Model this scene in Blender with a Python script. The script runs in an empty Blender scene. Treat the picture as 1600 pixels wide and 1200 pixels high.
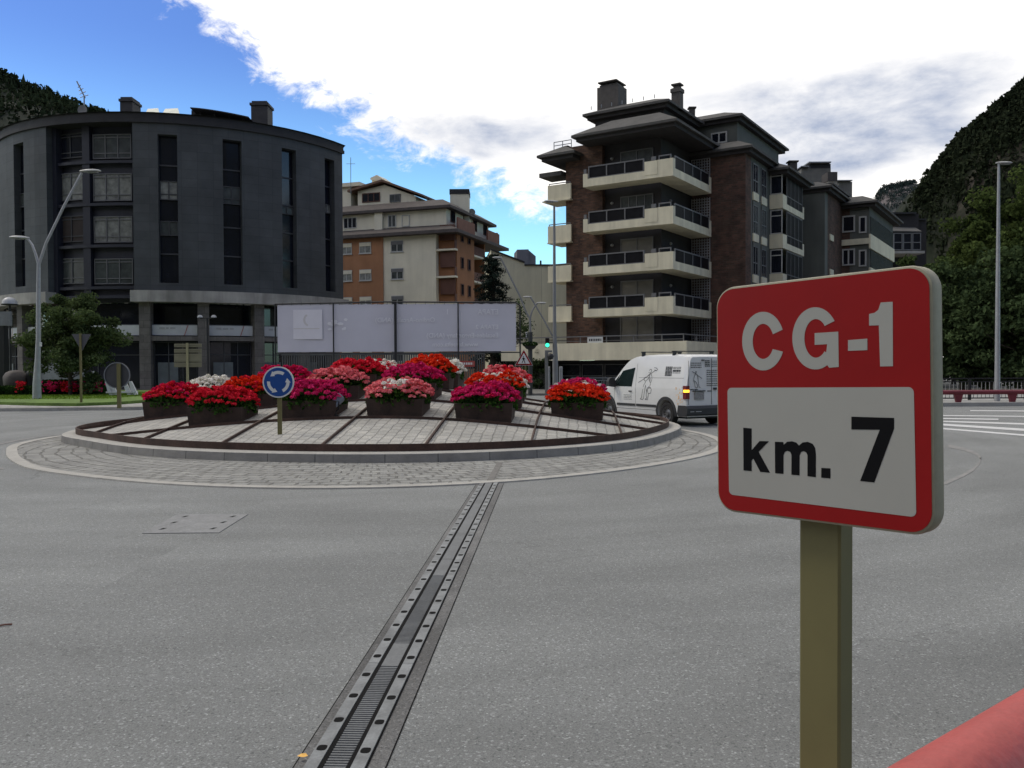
import bpy, bmesh, math, random
from mathutils import Vector, Matrix, noise
R = math.radians
rnd = random.Random(7)
# ---------------------------------------------------------------- camera
scene = bpy.context.scene
EYE = Vector((0, 0, 1.65)); FPX = 1350.0
pitch, roll = 0.0195, 0.005
fw = Vector((0, math.cos(pitch), -math.sin(pitch)))
r0 = Vector((1, 0, 0)); u0 = r0.cross(fw)
right = r0 * math.cos(roll) - u0 * math.sin(roll)
upv = right.cross(fw)
cam = bpy.data.cameras.new('camera'); camo = bpy.data.objects.new('camera', cam)
scene.collection.objects.link(camo); scene.camera = camo
mw = Matrix((right, upv, -fw)).transposed().to_4x4(); mw.translation = EYE
camo.matrix_world = mw
cam.sensor_width = 36; cam.lens = 36 * FPX / 1600; cam.clip_start = 0.05; cam.clip_end = 9000
# ---------------------------------------------------------------- world
SUN_EL, SUN_AZ = R(50), R(-72)        # azimuth measured clockwise from +Y (the view direction)
w = bpy.data.worlds.new('World'); scene.world = w; w.use_nodes = True
nt = w.node_tree; nt.nodes.clear()
def N(t, **k):
    n = nt.nodes.new(t)
    for a, b in k.items(): setattr(n, a, b)
    return n
def L(a, b): nt.links.new(a, b)
def mth(op, a, b=None, c=None, clamp=False):
    n = N('ShaderNodeMath', operation=op); n.use_clamp = clamp
    for i, v in enumerate((a, b, c)):
        if v is None: continue
        if isinstance(v, (int, float)): n.inputs[i].default_value = v
        else: L(v, n.inputs[i])
    return n.outputs[0]
out = N('ShaderNodeOutputWorld'); bg = N('ShaderNodeBackground'); bg.inputs[1].default_value = 0.1
L(bg.outputs[0], out.inputs[0])
sky = N('ShaderNodeTexSky', sky_type='NISHITA'); sky.sun_disc = False
sky.sun_elevation = SUN_EL; sky.sun_rotation = SUN_AZ; sky.altitude = 1000; sky.air_density = 1.0; sky.dust_density = 0.3; sky.ozone_density = 1.5
tc = N('ShaderNodeTexCoord'); sx = N('ShaderNodeSeparateXYZ'); L(tc.outputs['Generated'], sx.inputs[0])
az = mth('ARCTAN2', sx.outputs[0], sx.outputs[1]); el = mth('ARCSINE', sx.outputs[2])
cb = N('ShaderNodeCombineXYZ'); L(az, cb.inputs[0]); L(el, cb.inputs[1])
def wn(scale, det, rough, dist=0.0, sy=1.0, off=(0, 0, 0)):
    mp = N('ShaderNodeMapping'); mp.inputs['Scale'].default_value = (1, sy, 1); mp.inputs['Location'].default_value = off
    L(cb.outputs[0], mp.inputs[0])
    n = N('ShaderNodeTexNoise'); n.inputs['Scale'].default_value = scale; n.inputs['Detail'].default_value = det
    n.inputs['Roughness'].default_value = rough; n.inputs['Distortion'].default_value = dist
    L(mp.outputs[0], n.inputs['Vector']); return mth('SUBTRACT', n.outputs[0], 0.5)
def gauss(a0, e0, sa, se):
    dx = mth('DIVIDE', mth('SUBTRACT', az, a0), sa); dy = mth('DIVIDE', mth('SUBTRACT', el, e0), se)
    d = mth('ADD', mth('MULTIPLY', dx, dx), mth('MULTIPLY', dy, dy))
    return mth('POWER', 2.718, mth('MULTIPLY', d, -1.0))
line = mth('SUBTRACT', 0.366, mth('MULTIPLY', mth('ADD', az, 0.335), 0.50))
n1 = wn(7, 6, 0.62, 0.3, 1.5); n2 = wn(26, 9, 0.68, 0.5, 1.7)
f = mth('ADD', mth('SUBTRACT', el, line), mth('ADD', mth('MULTIPLY', n1, 0.21), mth('MULTIPLY', n2, 0.10)))
f = mth('SUBTRACT', f, mth('MULTIPLY', gauss(-0.02, 0.09, 0.05, 0.03), -0.13))
f = mth('SUBTRACT', f, mth('MULTIPLY', gauss(0.555, 0.340, 0.035, 0.014), 0.55))
f = mth('SUBTRACT', f, mth('MULTIPLY', gauss(0.02, 0.135, 0.10, 0.016), 0.05))
mask = N('ShaderNodeMapRange', interpolation_type='SMOOTHSTEP'); L(f, mask.inputs[0])
mask.inputs[1].default_value = -0.022; mask.inputs[2].default_value = 0.020
# unseen sky shaped for its light: cloud added left, thinned right
def sstep(src, a, b):
    n = N('ShaderNodeMapRange', interpolation_type='SMOOTHSTEP'); L(src, n.inputs[0]); n.inputs[1].default_value = a; n.inputs[2].default_value = b; return n.outputs[0]
sleft = sstep(mth('MULTIPLY', az, -1.0), 0.75, 1.25); sright = sstep(az, 0.85, 1.35)
nb = sstep(wn(3, 5, 0.6, 0.3, 1.6, (2, 5, 0)), -0.10, 0.04); nb2 = sstep(wn(3, 5, 0.6, 0.3, 1.6, (7, 2, 0)), 0.02, 0.12)
low = mth('SUBTRACT', 1.0, sstep(el, 0.8, 1.2))
sl_ = mth('MULTIPLY', sleft, low); sr_ = mth('MULTIPLY', sright, low)
mfin = mth('ADD', mth('MULTIPLY', mask.outputs[0], mth('SUBTRACT', mth('SUBTRACT', 1.0, sl_), sr_)), mth('ADD', mth('MULTIPLY', nb, sl_), mth('MULTIPLY', nb2, sr_)), clamp=True)
# grey undersides
g = mth('MULTIPLY', gauss(-0.020, 0.262, 0.12, 0.028), 1.0)
g = mth('ADD', g, mth('MULTIPLY', gauss(0.37, 0.280, 0.17, 0.032), 1.0))
g = mth('ADD', g, mth('MULTIPLY', gauss(0.37, 0.225, 0.15, 0.024), 1.0))
g = mth('ADD', g, mth('MULTIPLY', gauss(0.34, 0.24, 0.17, 0.055), 0.35))
g = mth('ADD', g, mth('MULTIPLY', gauss(0.20, 0.38, 0.03, 0.012), 0.3))
g = mth('ADD', g, mth('MULTIPLY', gauss(-0.05, 0.42, 0.06, 0.012), 0.35))
g = mth('ADD', g, mth('MULTIPLY', mth('MAXIMUM', wn(5, 7, 0.6, 0.2, 2.2, (9, 4, 0)), 0.0), 1.3))
g = mth('MULTIPLY', g, mth('ADD', 0.95, mth('MULTIPLY', wn(6, 9, 0.6, 0.25, 2.2, (3, 1, 0)), 1.8)), clamp=True)
g = mth('MULTIPLY', g, mth('ADD', 0.72, mth('MULTIPLY', wn(11, 9, 0.6, 0.2, 2.4, (1, 8, 0)), 1.9)), clamp=True)
rampc = N('ShaderNodeMix', data_type='RGBA'); L(g, rampc.inputs['Factor'])
rampc.inputs['A'].default_value = (13.2, 12.8, 12.2, 1); rampc.inputs['B'].default_value = (3.9, 4.6, 6.2, 1)
# blue part: the physical sky, a little lifted and pulled to azure
tint = N('ShaderNodeMix', data_type='RGBA', blend_type='MULTIPLY'); tint.inputs['Factor'].default_value = 1
L(sky.outputs[0], tint.inputs['A']); tg = N('ShaderNodeMix', data_type='RGBA'); tg.inputs['A'].default_value = (1.55, 2.15, 2.1, 1); tg.inputs['B'].default_value = (0.76, 1.0, 1.52, 1); L(sstep(el, 0.12, 0.36), tg.inputs['Factor']); L(tg.outputs['Result'], tint.inputs['B'])
mix = N('ShaderNodeMix', data_type='RGBA'); L(mfin, mix.inputs['Factor'])
L(tint.outputs['Result'], mix.inputs['A']); L(rampc.outputs['Result'], mix.inputs['B'])
L(mix.outputs['Result'], bg.inputs[0])
# ---------------------------------------------------------------- sun + view
sl = bpy.data.lights.new('sun', 'SUN'); sl.energy = 1.35; sl.angle = R(16); sl.color = (1, 0.90, 0.74)
so = bpy.data.objects.new('sun', sl); scene.collection.objects.link(so)
sd = Vector((math.sin(SUN_AZ) * math.cos(SUN_EL), math.cos(SUN_AZ) * math.cos(SUN_EL), math.sin(SUN_EL)))
so.rotation_euler = sd.to_track_quat('Z', 'Y').to_euler(); so.location = sd * 100
vs = scene.view_settings; vs.view_transform = 'Standard'; vs.look = 'None'; vs.exposure = 0; vs.gamma = 1; vs.use_curve_mapping = False
# ---------------------------------------------------------------- pixel -> world
def ray(px, py): return (right * ((px - 800) / FPX) + upv * (-(py - 600) / FPX) + fw)
def onz(px, py, z=0.0):
    d = ray(px, py); return EYE + d * ((z - EYE.z) / d.z)
def aty(px, py, Y):
    d = ray(px, py); return EYE + d * (Y / d.y)
# ---------------------------------------------------------------- materials
MATS = {}
def sset(b, nm, v):
    if nm in b.inputs: b.inputs[nm].default_value = v
def mat(name, col, rough=0.75, var=0.15, scale=2.0, metal=0.0, bump=0.0, bscale=40.0, spec=0.5, emit=None, es=0.0, fine=0.0, fscale=60, coat=0.0, stain=0.0):
    if name in MATS: return MATS[name]
    m = bpy.data.materials.new(name); m.use_nodes = True; t = m.node_tree; b = t.nodes['Principled BSDF']
    sset(b, 'Roughness', rough); sset(b, 'Metallic', metal); sset(b, 'Specular IOR Level', spec); sset(b, 'Coat Weight', coat)
    c = (*col, 1); tcn = t.nodes.new('ShaderNodeTexCoord')
    last = None
    def layer(sc, amt, det, stretch=None):
        nonlocal last
        n = t.nodes.new('ShaderNodeTexNoise'); n.inputs['Scale'].default_value = sc; n.inputs['Detail'].default_value = det; n.inputs['Roughness'].default_value = 0.6
        src = tcn.outputs['Object']
        if stretch:
            mp = t.nodes.new('ShaderNodeMapping'); mp.inputs['Scale'].default_value = stretch; t.links.new(src, mp.inputs[0]); src = mp.outputs[0]
        t.links.new(src, n.inputs['Vector'])
        mr = t.nodes.new('ShaderNodeMapRange'); t.links.new(n.outputs[0], mr.inputs[0])
        mr.inputs[1].default_value = 0.3; mr.inputs[2].default_value = 0.7; mr.inputs[3].default_value = 1 - amt; mr.inputs[4].default_value = 1 + amt
        mx = t.nodes.new('ShaderNodeMix'); mx.data_type = 'RGBA'; mx.blend_type = 'MULTIPLY'; mx.inputs['Factor'].default_value = 1
        if last is None: mx.inputs['A'].default_value = c
        else: t.links.new(last, mx.inputs['A'])
        t.links.new(mr.outputs[0], mx.inputs['B']); last = mx.outputs['Result']
    if var: layer(scale, var, 5)
    if fine: layer(fscale, fine, 3)
    if stain: layer(1.6, stain, 6, (1, 1, 0.12))
    if last is not None: t.links.new(last, b.inputs['Base Color'])
    else: b.inputs['Base Color'].default_value = c
    if bump:
        n = t.nodes.new('ShaderNodeTexNoise'); n.inputs['Scale'].default_value = bscale; n.inputs['Detail'].default_value = 6
        t.links.new(tcn.outputs['Object'], n.inputs['Vector'])
        bp = t.nodes.new('ShaderNodeBump'); bp.inputs['Strength'].default_value = bump; bp.inputs['Distance'].default_value = 0.02
        t.links.new(n.outputs[0], bp.inputs['Height']); t.links.new(bp.outputs[0], b.inputs['Normal'])
    if emit: b.inputs['Emission Color'].default_value = (*emit, 1); b.inputs['Emission Strength'].default_value = es
    MATS[name] = m; return m
def brickmat(name, c1, c2, mortar, bw, bh, ms=0.01, rough=0.85, bump=0.4, off=0.5, var=0.25, vscale=0.6, warp=0.0, smooth=0.1, dist=0.02, cvar=0.0):
    m = bpy.data.materials.new(name); m.use_nodes = True; t = m.node_tree; b = t.nodes['Principled BSDF']; sset(b, 'Roughness', rough); sset(b, 'Specular IOR Level', 0.3)
    tcn = t.nodes.new('ShaderNodeTexCoord'); src = tcn.outputs['UV']
    if warp:
        nn = t.nodes.new('ShaderNodeTexNoise'); nn.inputs['Scale'].default_value = 2.3; nn.inputs['Detail'].default_value = 3; t.links.new(src, nn.inputs['Vector'])
        sb = t.nodes.new('ShaderNodeVectorMath'); sb.operation = 'SUBTRACT'; sb.inputs[1].default_value = (.5, .5, .5); t.links.new(nn.outputs['Color'], sb.inputs[0])
        sc = t.nodes.new('ShaderNodeVectorMath'); sc.operation = 'SCALE'; sc.inputs['Scale'].default_value = warp; t.links.new(sb.outputs[0], sc.inputs[0])
        ad = t.nodes.new('ShaderNodeVectorMath'); ad.operation = 'ADD'; t.links.new(src, ad.inputs[0]); t.links.new(sc.outputs[0], ad.inputs[1]); src = ad.outputs[0]
    br = t.nodes.new('ShaderNodeTexBrick'); t.links.new(src, br.inputs['Vector'])
    br.inputs['Scale'].default_value = 1; br.inputs['Brick Width'].default_value = bw; br.inputs['Row Height'].default_value = bh
    br.inputs['Mortar Size'].default_value = ms; br.inputs['Mortar Smooth'].default_value = smooth; br.offset = off
    br.inputs['Color1'].default_value = (*c1, 1); br.inputs['Color2'].default_value = (*c2, 1); br.inputs['Mortar'].default_value = (*mortar, 1)
    n = t.nodes.new('ShaderNodeTexNoise'); n.inputs['Scale'].default_value = vscale; n.inputs['Detail'].default_value = 8; n.inputs['Roughness'].default_value = 0.65
    t.links.new(tcn.outputs['Object'], n.inputs['Vector'])
    mr = t.nodes.new('ShaderNodeMapRange'); mr.inputs[1].default_value = 0.3; mr.inputs[2].default_value = 0.7; mr.inputs[3].default_value = 1 - var; mr.inputs[4].default_value = 1 + var
    t.links.new(n.outputs[0], mr.inputs[0])
    mx = t.nodes.new('ShaderNodeMix'); mx.data_type = 'RGBA'; mx.blend_type = 'MULTIPLY'; mx.inputs['Factor'].default_value = 1
    t.links.new(br.outputs['Color'], mx.inputs['A']); t.links.new(mr.outputs[0], mx.inputs['B'])
    t.links.new(mx.outputs['Result'], b.inputs['Base Color'])
    n2 = t.nodes.new('ShaderNodeTexNoise'); n2.inputs['Scale'].default_value = 30; n2.inputs['Detail'].default_value = 5; t.links.new(tcn.outputs['Object'], n2.inputs['Vector'])
    hm = t.nodes.new('ShaderNodeMath'); hm.operation = 'MULTIPLY_ADD'; t.links.new(br.outputs['Fac'], hm.inputs[0]); hm.inputs[1].default_value = -1
    t.links.new(n2.outputs[0], hm.inputs[2])
    bp = t.nodes.new('ShaderNodeBump'); bp.inputs['Strength'].default_value = bump; bp.inputs['Distance'].default_value = dist
    t.links.new(hm.outputs[0], bp.inputs['Height']); t.links.new(bp.outputs[0], b.inputs['Normal'])
    MATS[name] = m; return m
def glassmat(name, col, rough=0.08, var=0.3, scale=0.7):
    return mat(name, col, rough=rough, var=var, scale=scale, spec=0.6)
def leafmat(name, c1, c2, trans=0.25, nscale=1.2):
    m = bpy.data.materials.new(name); m.use_nodes = True; t = m.node_tree; t.nodes.clear()
    o = t.nodes.new('ShaderNodeOutputMaterial'); d = t.nodes.new('ShaderNodeBsdfDiffuse'); tr = t.nodes.new('ShaderNodeBsdfTranslucent'); ms = t.nodes.new('ShaderNodeMixShader')
    ms.inputs[0].default_value = trans
    tcn = t.nodes.new('ShaderNodeTexCoord'); n = t.nodes.new('ShaderNodeTexNoise'); n.inputs['Scale'].default_value = nscale; n.inputs['Detail'].default_value = 3
    t.links.new(tcn.outputs['Object'], n.inputs['Vector'])
    ri = t.nodes.new('ShaderNodeTexWhiteNoise'); ri.noise_dimensions = '3D'
    ge = t.nodes.new('ShaderNodeNewGeometry'); t.links.new(ge.outputs['True Normal'], ri.inputs['Vector'])
    ad = t.nodes.new('ShaderNodeMath'); ad.operation = 'MULTIPLY_ADD'; t.links.new(ri.outputs['Value'], ad.inputs[0]); ad.inputs[1].default_value = 0.45; t.links.new(n.outputs[0], ad.inputs[2])
    mr = t.nodes.new('ShaderNodeMapRange'); t.links.new(ad.outputs[0], mr.inputs[0]); mr.inputs[1].default_value = 0.45; mr.inputs[2].default_value = 1.0
    mx = t.nodes.new('ShaderNodeMix'); mx.data_type = 'RGBA'; mx.inputs['A'].default_value = (*c1, 1); mx.inputs['B'].default_value = (*c2, 1); t.links.new(mr.outputs[0], mx.inputs['Factor'])
    t.links.new(mx.outputs['Result'], d.inputs[0]); t.links.new(mx.outputs['Result'], tr.inputs[0])
    t.links.new(d.outputs[0], ms.inputs[1]); t.links.new(tr.outputs[0], ms.inputs[2]); t.links.new(ms.outputs[0], o.inputs[0])
    MATS[name] = m; return m
# ---------------------------------------------------------------- object helpers
ORG = {}
def link(o): scene.collection.objects.link(o)
def tag(o, label=None, cat=None, group=None, kind=None):
    if label: o['label'] = label
    if cat: o['category'] = cat
    if group: o['group'] = group
    if kind: o['kind'] = kind
    return o
def thing(name, label, cat, loc=(0, 0, 0), group=None, rz=0.0):
    o = bpy.data.objects.new(name, None); link(o); o.location = loc; o.rotation_euler = (0, 0, rz); o.empty_display_size = 0.2
    m = Matrix.Translation(Vector(loc)) @ Matrix.Rotation(rz, 4, 'Z'); ORG[o.name] = m.inverted()
    return tag(o, label, cat, group)
def copy_tree(o, parent=None):
    c = o.copy(); link(c)
    if parent: c.parent = parent
    for ch in list(o.children): copy_tree(ch, c)
    return c
class MB:
    def __init__(s): s.v = []; s.f = []; s.uv = []; s.m = []; s.cm = 0; s.sm = False
    def add(s, vs, fs, uvs=None):
        o = len(s.v); s.v += [tuple(p) for p in vs]
        for i, f in enumerate(fs):
            s.f.append(tuple(o + k for k in f)); s.m.append(s.cm)
            s.uv.append(uvs[i] if uvs else None)
    def quad(s, a, b, c, d, uv=None): s.add([a, b, c, d], [(0, 1, 2, 3)], [uv] if uv else None)
    def poly(s, pts): s.add(pts, [tuple(range(len(pts)))])
    def prism(s, pts, off):          # closed solid: outline pts (3D), extruded by vector off
        off = Vector(off); n = len(pts); a = [Vector(p) for p in pts]; b = [p + off for p in a]
        s.add(a + b, [tuple(range(n))[::-1], tuple(range(n, 2 * n))] + [(i, (i + 1) % n, n + (i + 1) % n, n + i) for i in range(n)])
    def box(s, c, d, rz=0.0):
        c = Vector(c); cr, sr = math.cos(rz), math.sin(rz); v = []
        for k in (-1, 1):
            for j in (-1, 1):
                for i in (-1, 1):
                    x, y = i * d[0] / 2, j * d[1] / 2
                    v.append((c.x + x * cr - y * sr, c.y + x * sr + y * cr, c.z + k * d[2] / 2))
        s.add(v, [(0, 2, 3, 1), (4, 5, 7, 6), (0, 1, 5, 4), (2, 6, 7, 3), (0, 4, 6, 2), (1, 3, 7, 5)])
    def tube(s, pts, r, n=10, cap=True):
        pts = [Vector(p) for p in pts]; rs = r if isinstance(r, (list, tuple)) else [r] * len(pts)
        ref = None; rings = []
        for i, p in enumerate(pts):
            t = (pts[min(i + 1, len(pts) - 1)] - pts[max(i - 1, 0)]).normalized()
            if ref is None:
                ref = Vector((0, 0, 1)) if abs(t.z) < 0.9 else Vector((1, 0, 0))
            a = t.cross(ref).normalized(); b = a.cross(t).normalized(); ref = b
            rings.append([p + (a * math.cos(2 * math.pi * k / n) + b * math.sin(2 * math.pi * k / n)) * rs[i] for k in range(n)])
        v = [q for rg in rings for q in rg]; f = []
        for i in range(len(pts) - 1):
            for k in range(n):
                f.append((i * n + k, i * n + (k + 1) % n, (i + 1) * n + (k + 1) % n, (i + 1) * n + k))
        if cap: f += [tuple(range(n))[::-1], tuple(range((len(pts) - 1) * n, len(pts) * n))]
        s.add(v, f)
    def lathe(s, c, prof, n=16):     # prof: list of (r, z)
        c = Vector(c); v = []; f = []
        for r_, z in prof:
            for k in range(n):
                a = 2 * math.pi * k / n; v.append((c.x + r_ * math.cos(a), c.y + r_ * math.sin(a), c.z + z))
        for i in range(len(prof) - 1):
            for k in range(n): f.append((i * n + k, i * n + (k + 1) % n, (i + 1) * n + (k + 1) % n, (i + 1) * n + k))
        f += [tuple(range(n))[::-1], tuple(range((len(prof) - 1) * n, len(prof) * n))]
        s.add(v, f)
    def build(s, name, mats, parent=None, smooth=None, label=None):
        if not isinstance(mats, (list, tuple)): mats = [mats]
        if parent is not None:
            M = ORG[parent.name]; vs_ = [M @ Vector(p) for p in s.v]
        else: vs_ = s.v
        me = bpy.data.meshes.new(name); me.from_pydata([tuple(p) for p in vs_], [], s.f); me.update()
        for m in mats: me.materials.append(m)
        if any(s.m): me.polygons.foreach_set('material_index', s.m)
        if any(u is not None for u in s.uv):
            ul = me.uv_layers.new(name='UVMap').data; k = 0
            for f, u in zip(s.f, s.uv):
                for i in range(len(f)):
                    if u: ul[k].uv = u[i]
                    k += 1
        if smooth is not None:
            me.polygons.foreach_set('use_smooth', [True] * len(me.polygons))
            if smooth > 0: me.set_sharp_from_angle(angle=R(smooth))
        o = bpy.data.objects.new(name, me); link(o)
        if parent is not None: o.parent = parent; ORG[o.name] = ORG[parent.name]
        if label: o['label'] = label
        return o
def rotz_mb(o): return o
# a straight or curved facade frame: s along, n outward, z up
class Frame:
    def __init__(f, C, d, nrm): f.C = Vector((C[0], C[1], 0)); f.d = Vector((d[0], d[1], 0)).normalized(); f.n = Vector((nrm[0], nrm[1], 0)).normalized()
    def pt(f, s, n, z): return f.C + f.d * s + f.n * n + Vector((0, 0, z))
    def px(f, px, py, n=0.0):
        d = ray(px, py); p0 = f.C + f.n * n; t = (p0 - EYE).dot(f.n) / d.dot(f.n); q = EYE + d * t
        return (q - f.C).dot(f.d), q.z
    def segs(f, s0, s1): return 1
class Curved:
    def __init__(f, c, rad): f.c = Vector((c[0], c[1], 0)); f.R = rad
    def pt(f, s, n, z):
        a = s / f.R; return f.c + Vector((math.sin(a), -math.cos(a), 0)) * (f.R + n) + Vector((0, 0, z))
    def px(f, px, py, n=0.0):
        d = ray(px, py); o = Vector((EYE.x - f.c.x, EYE.y - f.c.y)); dd = Vector((d.x, d.y)); rr = f.R + n
        A = dd.dot(dd); B = 2 * o.dot(dd); Cc = o.dot(o) - rr * rr; disc = max(B * B - 4 * A * Cc, 0)
        t = (-B - math.sqrt(disc)) / (2 * A); q = EYE + d * t
        return math.atan2(q.x - f.c.x, -(q.y - f.c.y)) * f.R, q.z
    def segs(f, s0, s1): return max(1, int(abs(s1 - s0) / 1.2))
def fbox(mb, F, s0, s1, n0, n1, z0, z1):
    k = F.segs(s0, s1); ss = [s0 + (s1 - s0) * i / k for i in range(k + 1)]
    for i in range(k):
        a, b = ss[i], ss[i + 1]
        p = [F.pt(a, n0, z0), F.pt(b, n0, z0), F.pt(b, n1, z0), F.pt(a, n1, z0), F.pt(a, n0, z1), F.pt(b, n0, z1), F.pt(b, n1, z1), F.pt(a, n1, z1)]
        fs = [(3, 2, 6, 7), (0, 1, 2, 3), (4, 7, 6, 5), (0, 4, 5, 1)]
        uv = [[(a, z0), (b, z0), (b, z1), (a, z1)], [(a, n0), (b, n0), (b, n1), (a, n1)], [(a, n0), (a, n1), (b, n1), (b, n0)], [(a, z0), (a, z1), (b, z1), (b, z0)]]
        if i == 0: fs.append((0, 3, 7, 4)); uv.append([(n0, z0), (n1, z0), (n1, z1), (n0, z1)])
        if i == k - 1: fs.append((1, 5, 6, 2)); uv.append([(n0, z0), (n0, z1), (n1, z1), (n1, z0)])
        mb.add(p, fs, uv)
def fpoly(mb, F, pts, n0, n1):      # pts (s,z) outline, solid between n0 and n1
    a = [F.pt(s, n0, z) for s, z in pts]; off = F.pt(pts[0][0], n1, pts[0][1]) - a[0]
    mb.prism(a, off)
def window(F, s0, s1, z0, z1, n, parent, fm, pm, cols=2, rows=(), t=0.06, name='window', d=0.05, sill=None):
    if s0 > s1: s0, s1 = s1, s0
    m = MB()
    fbox(m, F, s0, s1, n - d, n + d, z0, z0 + t); fbox(m, F, s0, s1, n - d, n + d, z1 - t, z1)
    for i in range(cols + 1):
        x = s0 + (s1 - s0 - t) * i / cols; fbox(m, F, x, x + t, n - d * .9, n + d * .9, z0 + t, z1 - t)
    for r_ in rows:
        z = z0 + (z1 - z0) * r_; fbox(m, F, s0 + t, s1 - t, n - d * .8, n + d * .8, z - t / 2, z + t / 2)
    o = m.build(name, fm, parent)
    p = MB(); k = F.segs(s0, s1) if F.segs(s0, s1) > 1 else 1
    fbox(p, F, s0 + t * .5, s1 - t * .5, n - d * .5, n - d * .2, z0 + t * .5, z1 - t * .5); p.build('pane', pm, o)
    if sill:
        q = MB(); fbox(q, F, s0 - .06, s1 + .06, n - d, n + d + .08, z0 - .08, z0 - .003); q.build('sill', sill, o)
    return o
def textmesh(body, size, bold=0.0):
    cu = bpy.data.curves.new('t', 'FONT'); cu.body = body; cu.size = size; cu.offset = bold; cu.resolution_u = 3
    o = bpy.data.objects.new('t', cu); link(o); bpy.context.view_layer.update()
    me = bpy.data.meshes.new_from_object(o.evaluated_get(bpy.context.evaluated_depsgraph_get()))
    vs_ = [v.co.copy() for v in me.vertices]; fs = [tuple(p.vertices) for p in me.polygons]
    bpy.data.objects.remove(o); bpy.data.curves.remove(cu); bpy.data.meshes.remove(me); return vs_, fs
def text_on(mb, F, body, s, z, size, n, mirror=False, bold=0.0):
    vs_, fs = textmesh(body, size, bold)
    mb.add([F.pt(s + (-v.x if mirror else v.x), n, z + v.y) for v in vs_], fs)
# ================================================================ SETTING: ground
import numpy as np
nr = np.random.default_rng(5)
def asphalt(name, col, mottled=0.12):
    m = bpy.data.materials.new(name); m.use_nodes = True; t = m.node_tree; b = t.nodes['Principled BSDF']; sset(b, 'Roughness', 0.72); sset(b, 'Specular IOR Level', 0.5)
    tcn = t.nodes.new('ShaderNodeTexCoord')
    def nz(sc, det, rg=0.6):
        n = t.nodes.new('ShaderNodeTexNoise'); n.inputs['Scale'].default_value = sc; n.inputs['Detail'].default_value = det; n.inputs['Roughness'].default_value = rg
        t.links.new(tcn.outputs['Object'], n.inputs['Vector']); return n
    def rng_(o, a, b_, c, d):
        r_ = t.nodes.new('ShaderNodeMapRange'); r_.inputs[1].default_value = a; r_.inputs[2].default_value = b_; r_.inputs[3].default_value = c; r_.inputs[4].default_value = d; t.links.new(o, r_.inputs[0]); return r_.outputs[0]
    def mul(a, b_):
        x = t.nodes.new('ShaderNodeMath'); x.operation = 'MULTIPLY'; t.links.new(a, x.inputs[0]); t.links.new(b_, x.inputs[1]); return x.outputs[0]
    big = rng_(nz(0.35, 5).outputs[0], 0.3, 0.7, 1 - mottled, 1 + mottled)
    # long wear streaks bending with the traffic: stretched noise
    # wear follows the circulating traffic: noise in (radius, angle) round the island
    sep = t.nodes.new('ShaderNodeSeparateXYZ'); t.links.new(tcn.outputs['Object'], sep.inputs[0])
    def mm(op, a, b_=None):
        x = t.nodes.new('ShaderNodeMath'); x.operation = op
        for i_, v_ in enumerate((a, b_)):
            if v_ is None: continue
            if isinstance(v_, (int, float)): x.inputs[i_].default_value = v_
            else: t.links.new(v_, x.inputs[i_])
        return x.outputs[0]
    dx_ = mm('ADD', sep.outputs[0], 3.1); dy_ = mm('ADD', sep.outputs[1], -22.4); rad_ = mm('SQRT', mm('ADD', mm('MULTIPLY', dx_, dx_), mm('MULTIPLY', dy_, dy_)))
    mp = t.nodes.new('ShaderNodeCombineXYZ'); t.links.new(mm('MULTIPLY', rad_, 0.9), mp.inputs[0]); t.links.new(mm('MULTIPLY', mm('ARCTAN2', dx_, dy_), 2.6), mp.inputs[1])
    st = t.nodes.new('ShaderNodeTexNoise'); st.inputs['Scale'].default_value = 1.1; st.inputs['Detail'].default_value = 5; t.links.new(mp.outputs[0], st.inputs['Vector'])
    streak = rng_(st.outputs[0], 0.35, 0.7, 1 - mottled * 1.5, 1 + mottled * 1.0)
    fine = rng_(nz(120, 3, 0.8).outputs[0], 0.34, 0.66, 0.58, 1.42)
    mid = rng_(nz(45, 3, 0.7).outputs[0], 0.3, 0.7, 0.86, 1.14)
    vo = t.nodes.new('ShaderNodeTexVoronoi'); vo.inputs['Scale'].default_value = 95; t.links.new(tcn.outputs['Object'], vo.inputs['Vector'])
    wn_ = t.nodes.new('ShaderNodeSeparateColor'); t.links.new(vo.outputs['Color'], wn_.inputs[0])
    peb = rng_(wn_.outputs[0], 0.86, 1.0, 1.0, 1.9)
    dk = rng_(wn_.outputs[1], 0.0, 0.14, 0.55, 1.0)
    crk = t.nodes.new('ShaderNodeTexVoronoi'); crk.feature = 'DISTANCE_TO_EDGE'; crk.inputs['Scale'].default_value = 0.45
    wv = t.nodes.new('ShaderNodeVectorMath'); wv.operation = 'MULTIPLY_ADD'; t.links.new(nz(1.8, 6).outputs['Color'], wv.inputs[0]); wv.inputs[1].default_value = (1.1, 1.1, 0); t.links.new(tcn.outputs['Object'], wv.inputs[2]); t.links.new(wv.outputs[0], crk.inputs['Vector'])
    crl = rng_(crk.outputs['Distance'], 0.0, 0.006, 0.72, 1.0); gate = rng_(nz(0.23, 2).outputs[0], 0.50, 0.56, 0.0, 1.0)
    gx = mm('SUBTRACT', 1.0, mm('MULTIPLY', mm('SUBTRACT', 1.0, crl), gate)); oil = rng_(nz(1.7, 4).outputs[0], 0.66, 0.74, 1.0, 0.80)
    fac = mul(mul(mul(mul(big, streak), mul(fine, mid)), mul(peb, dk)), mul(gx, oil))
    mx = t.nodes.new('ShaderNodeMix'); mx.data_type = 'RGBA'; mx.blend_type = 'MULTIPLY'; mx.inputs['Factor'].default_value = 1; mx.inputs['A'].default_value = (*col, 1)
    t.links.new(fac, mx.inputs['B']); t.links.new(mx.outputs['Result'], b.inputs['Base Color'])
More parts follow.
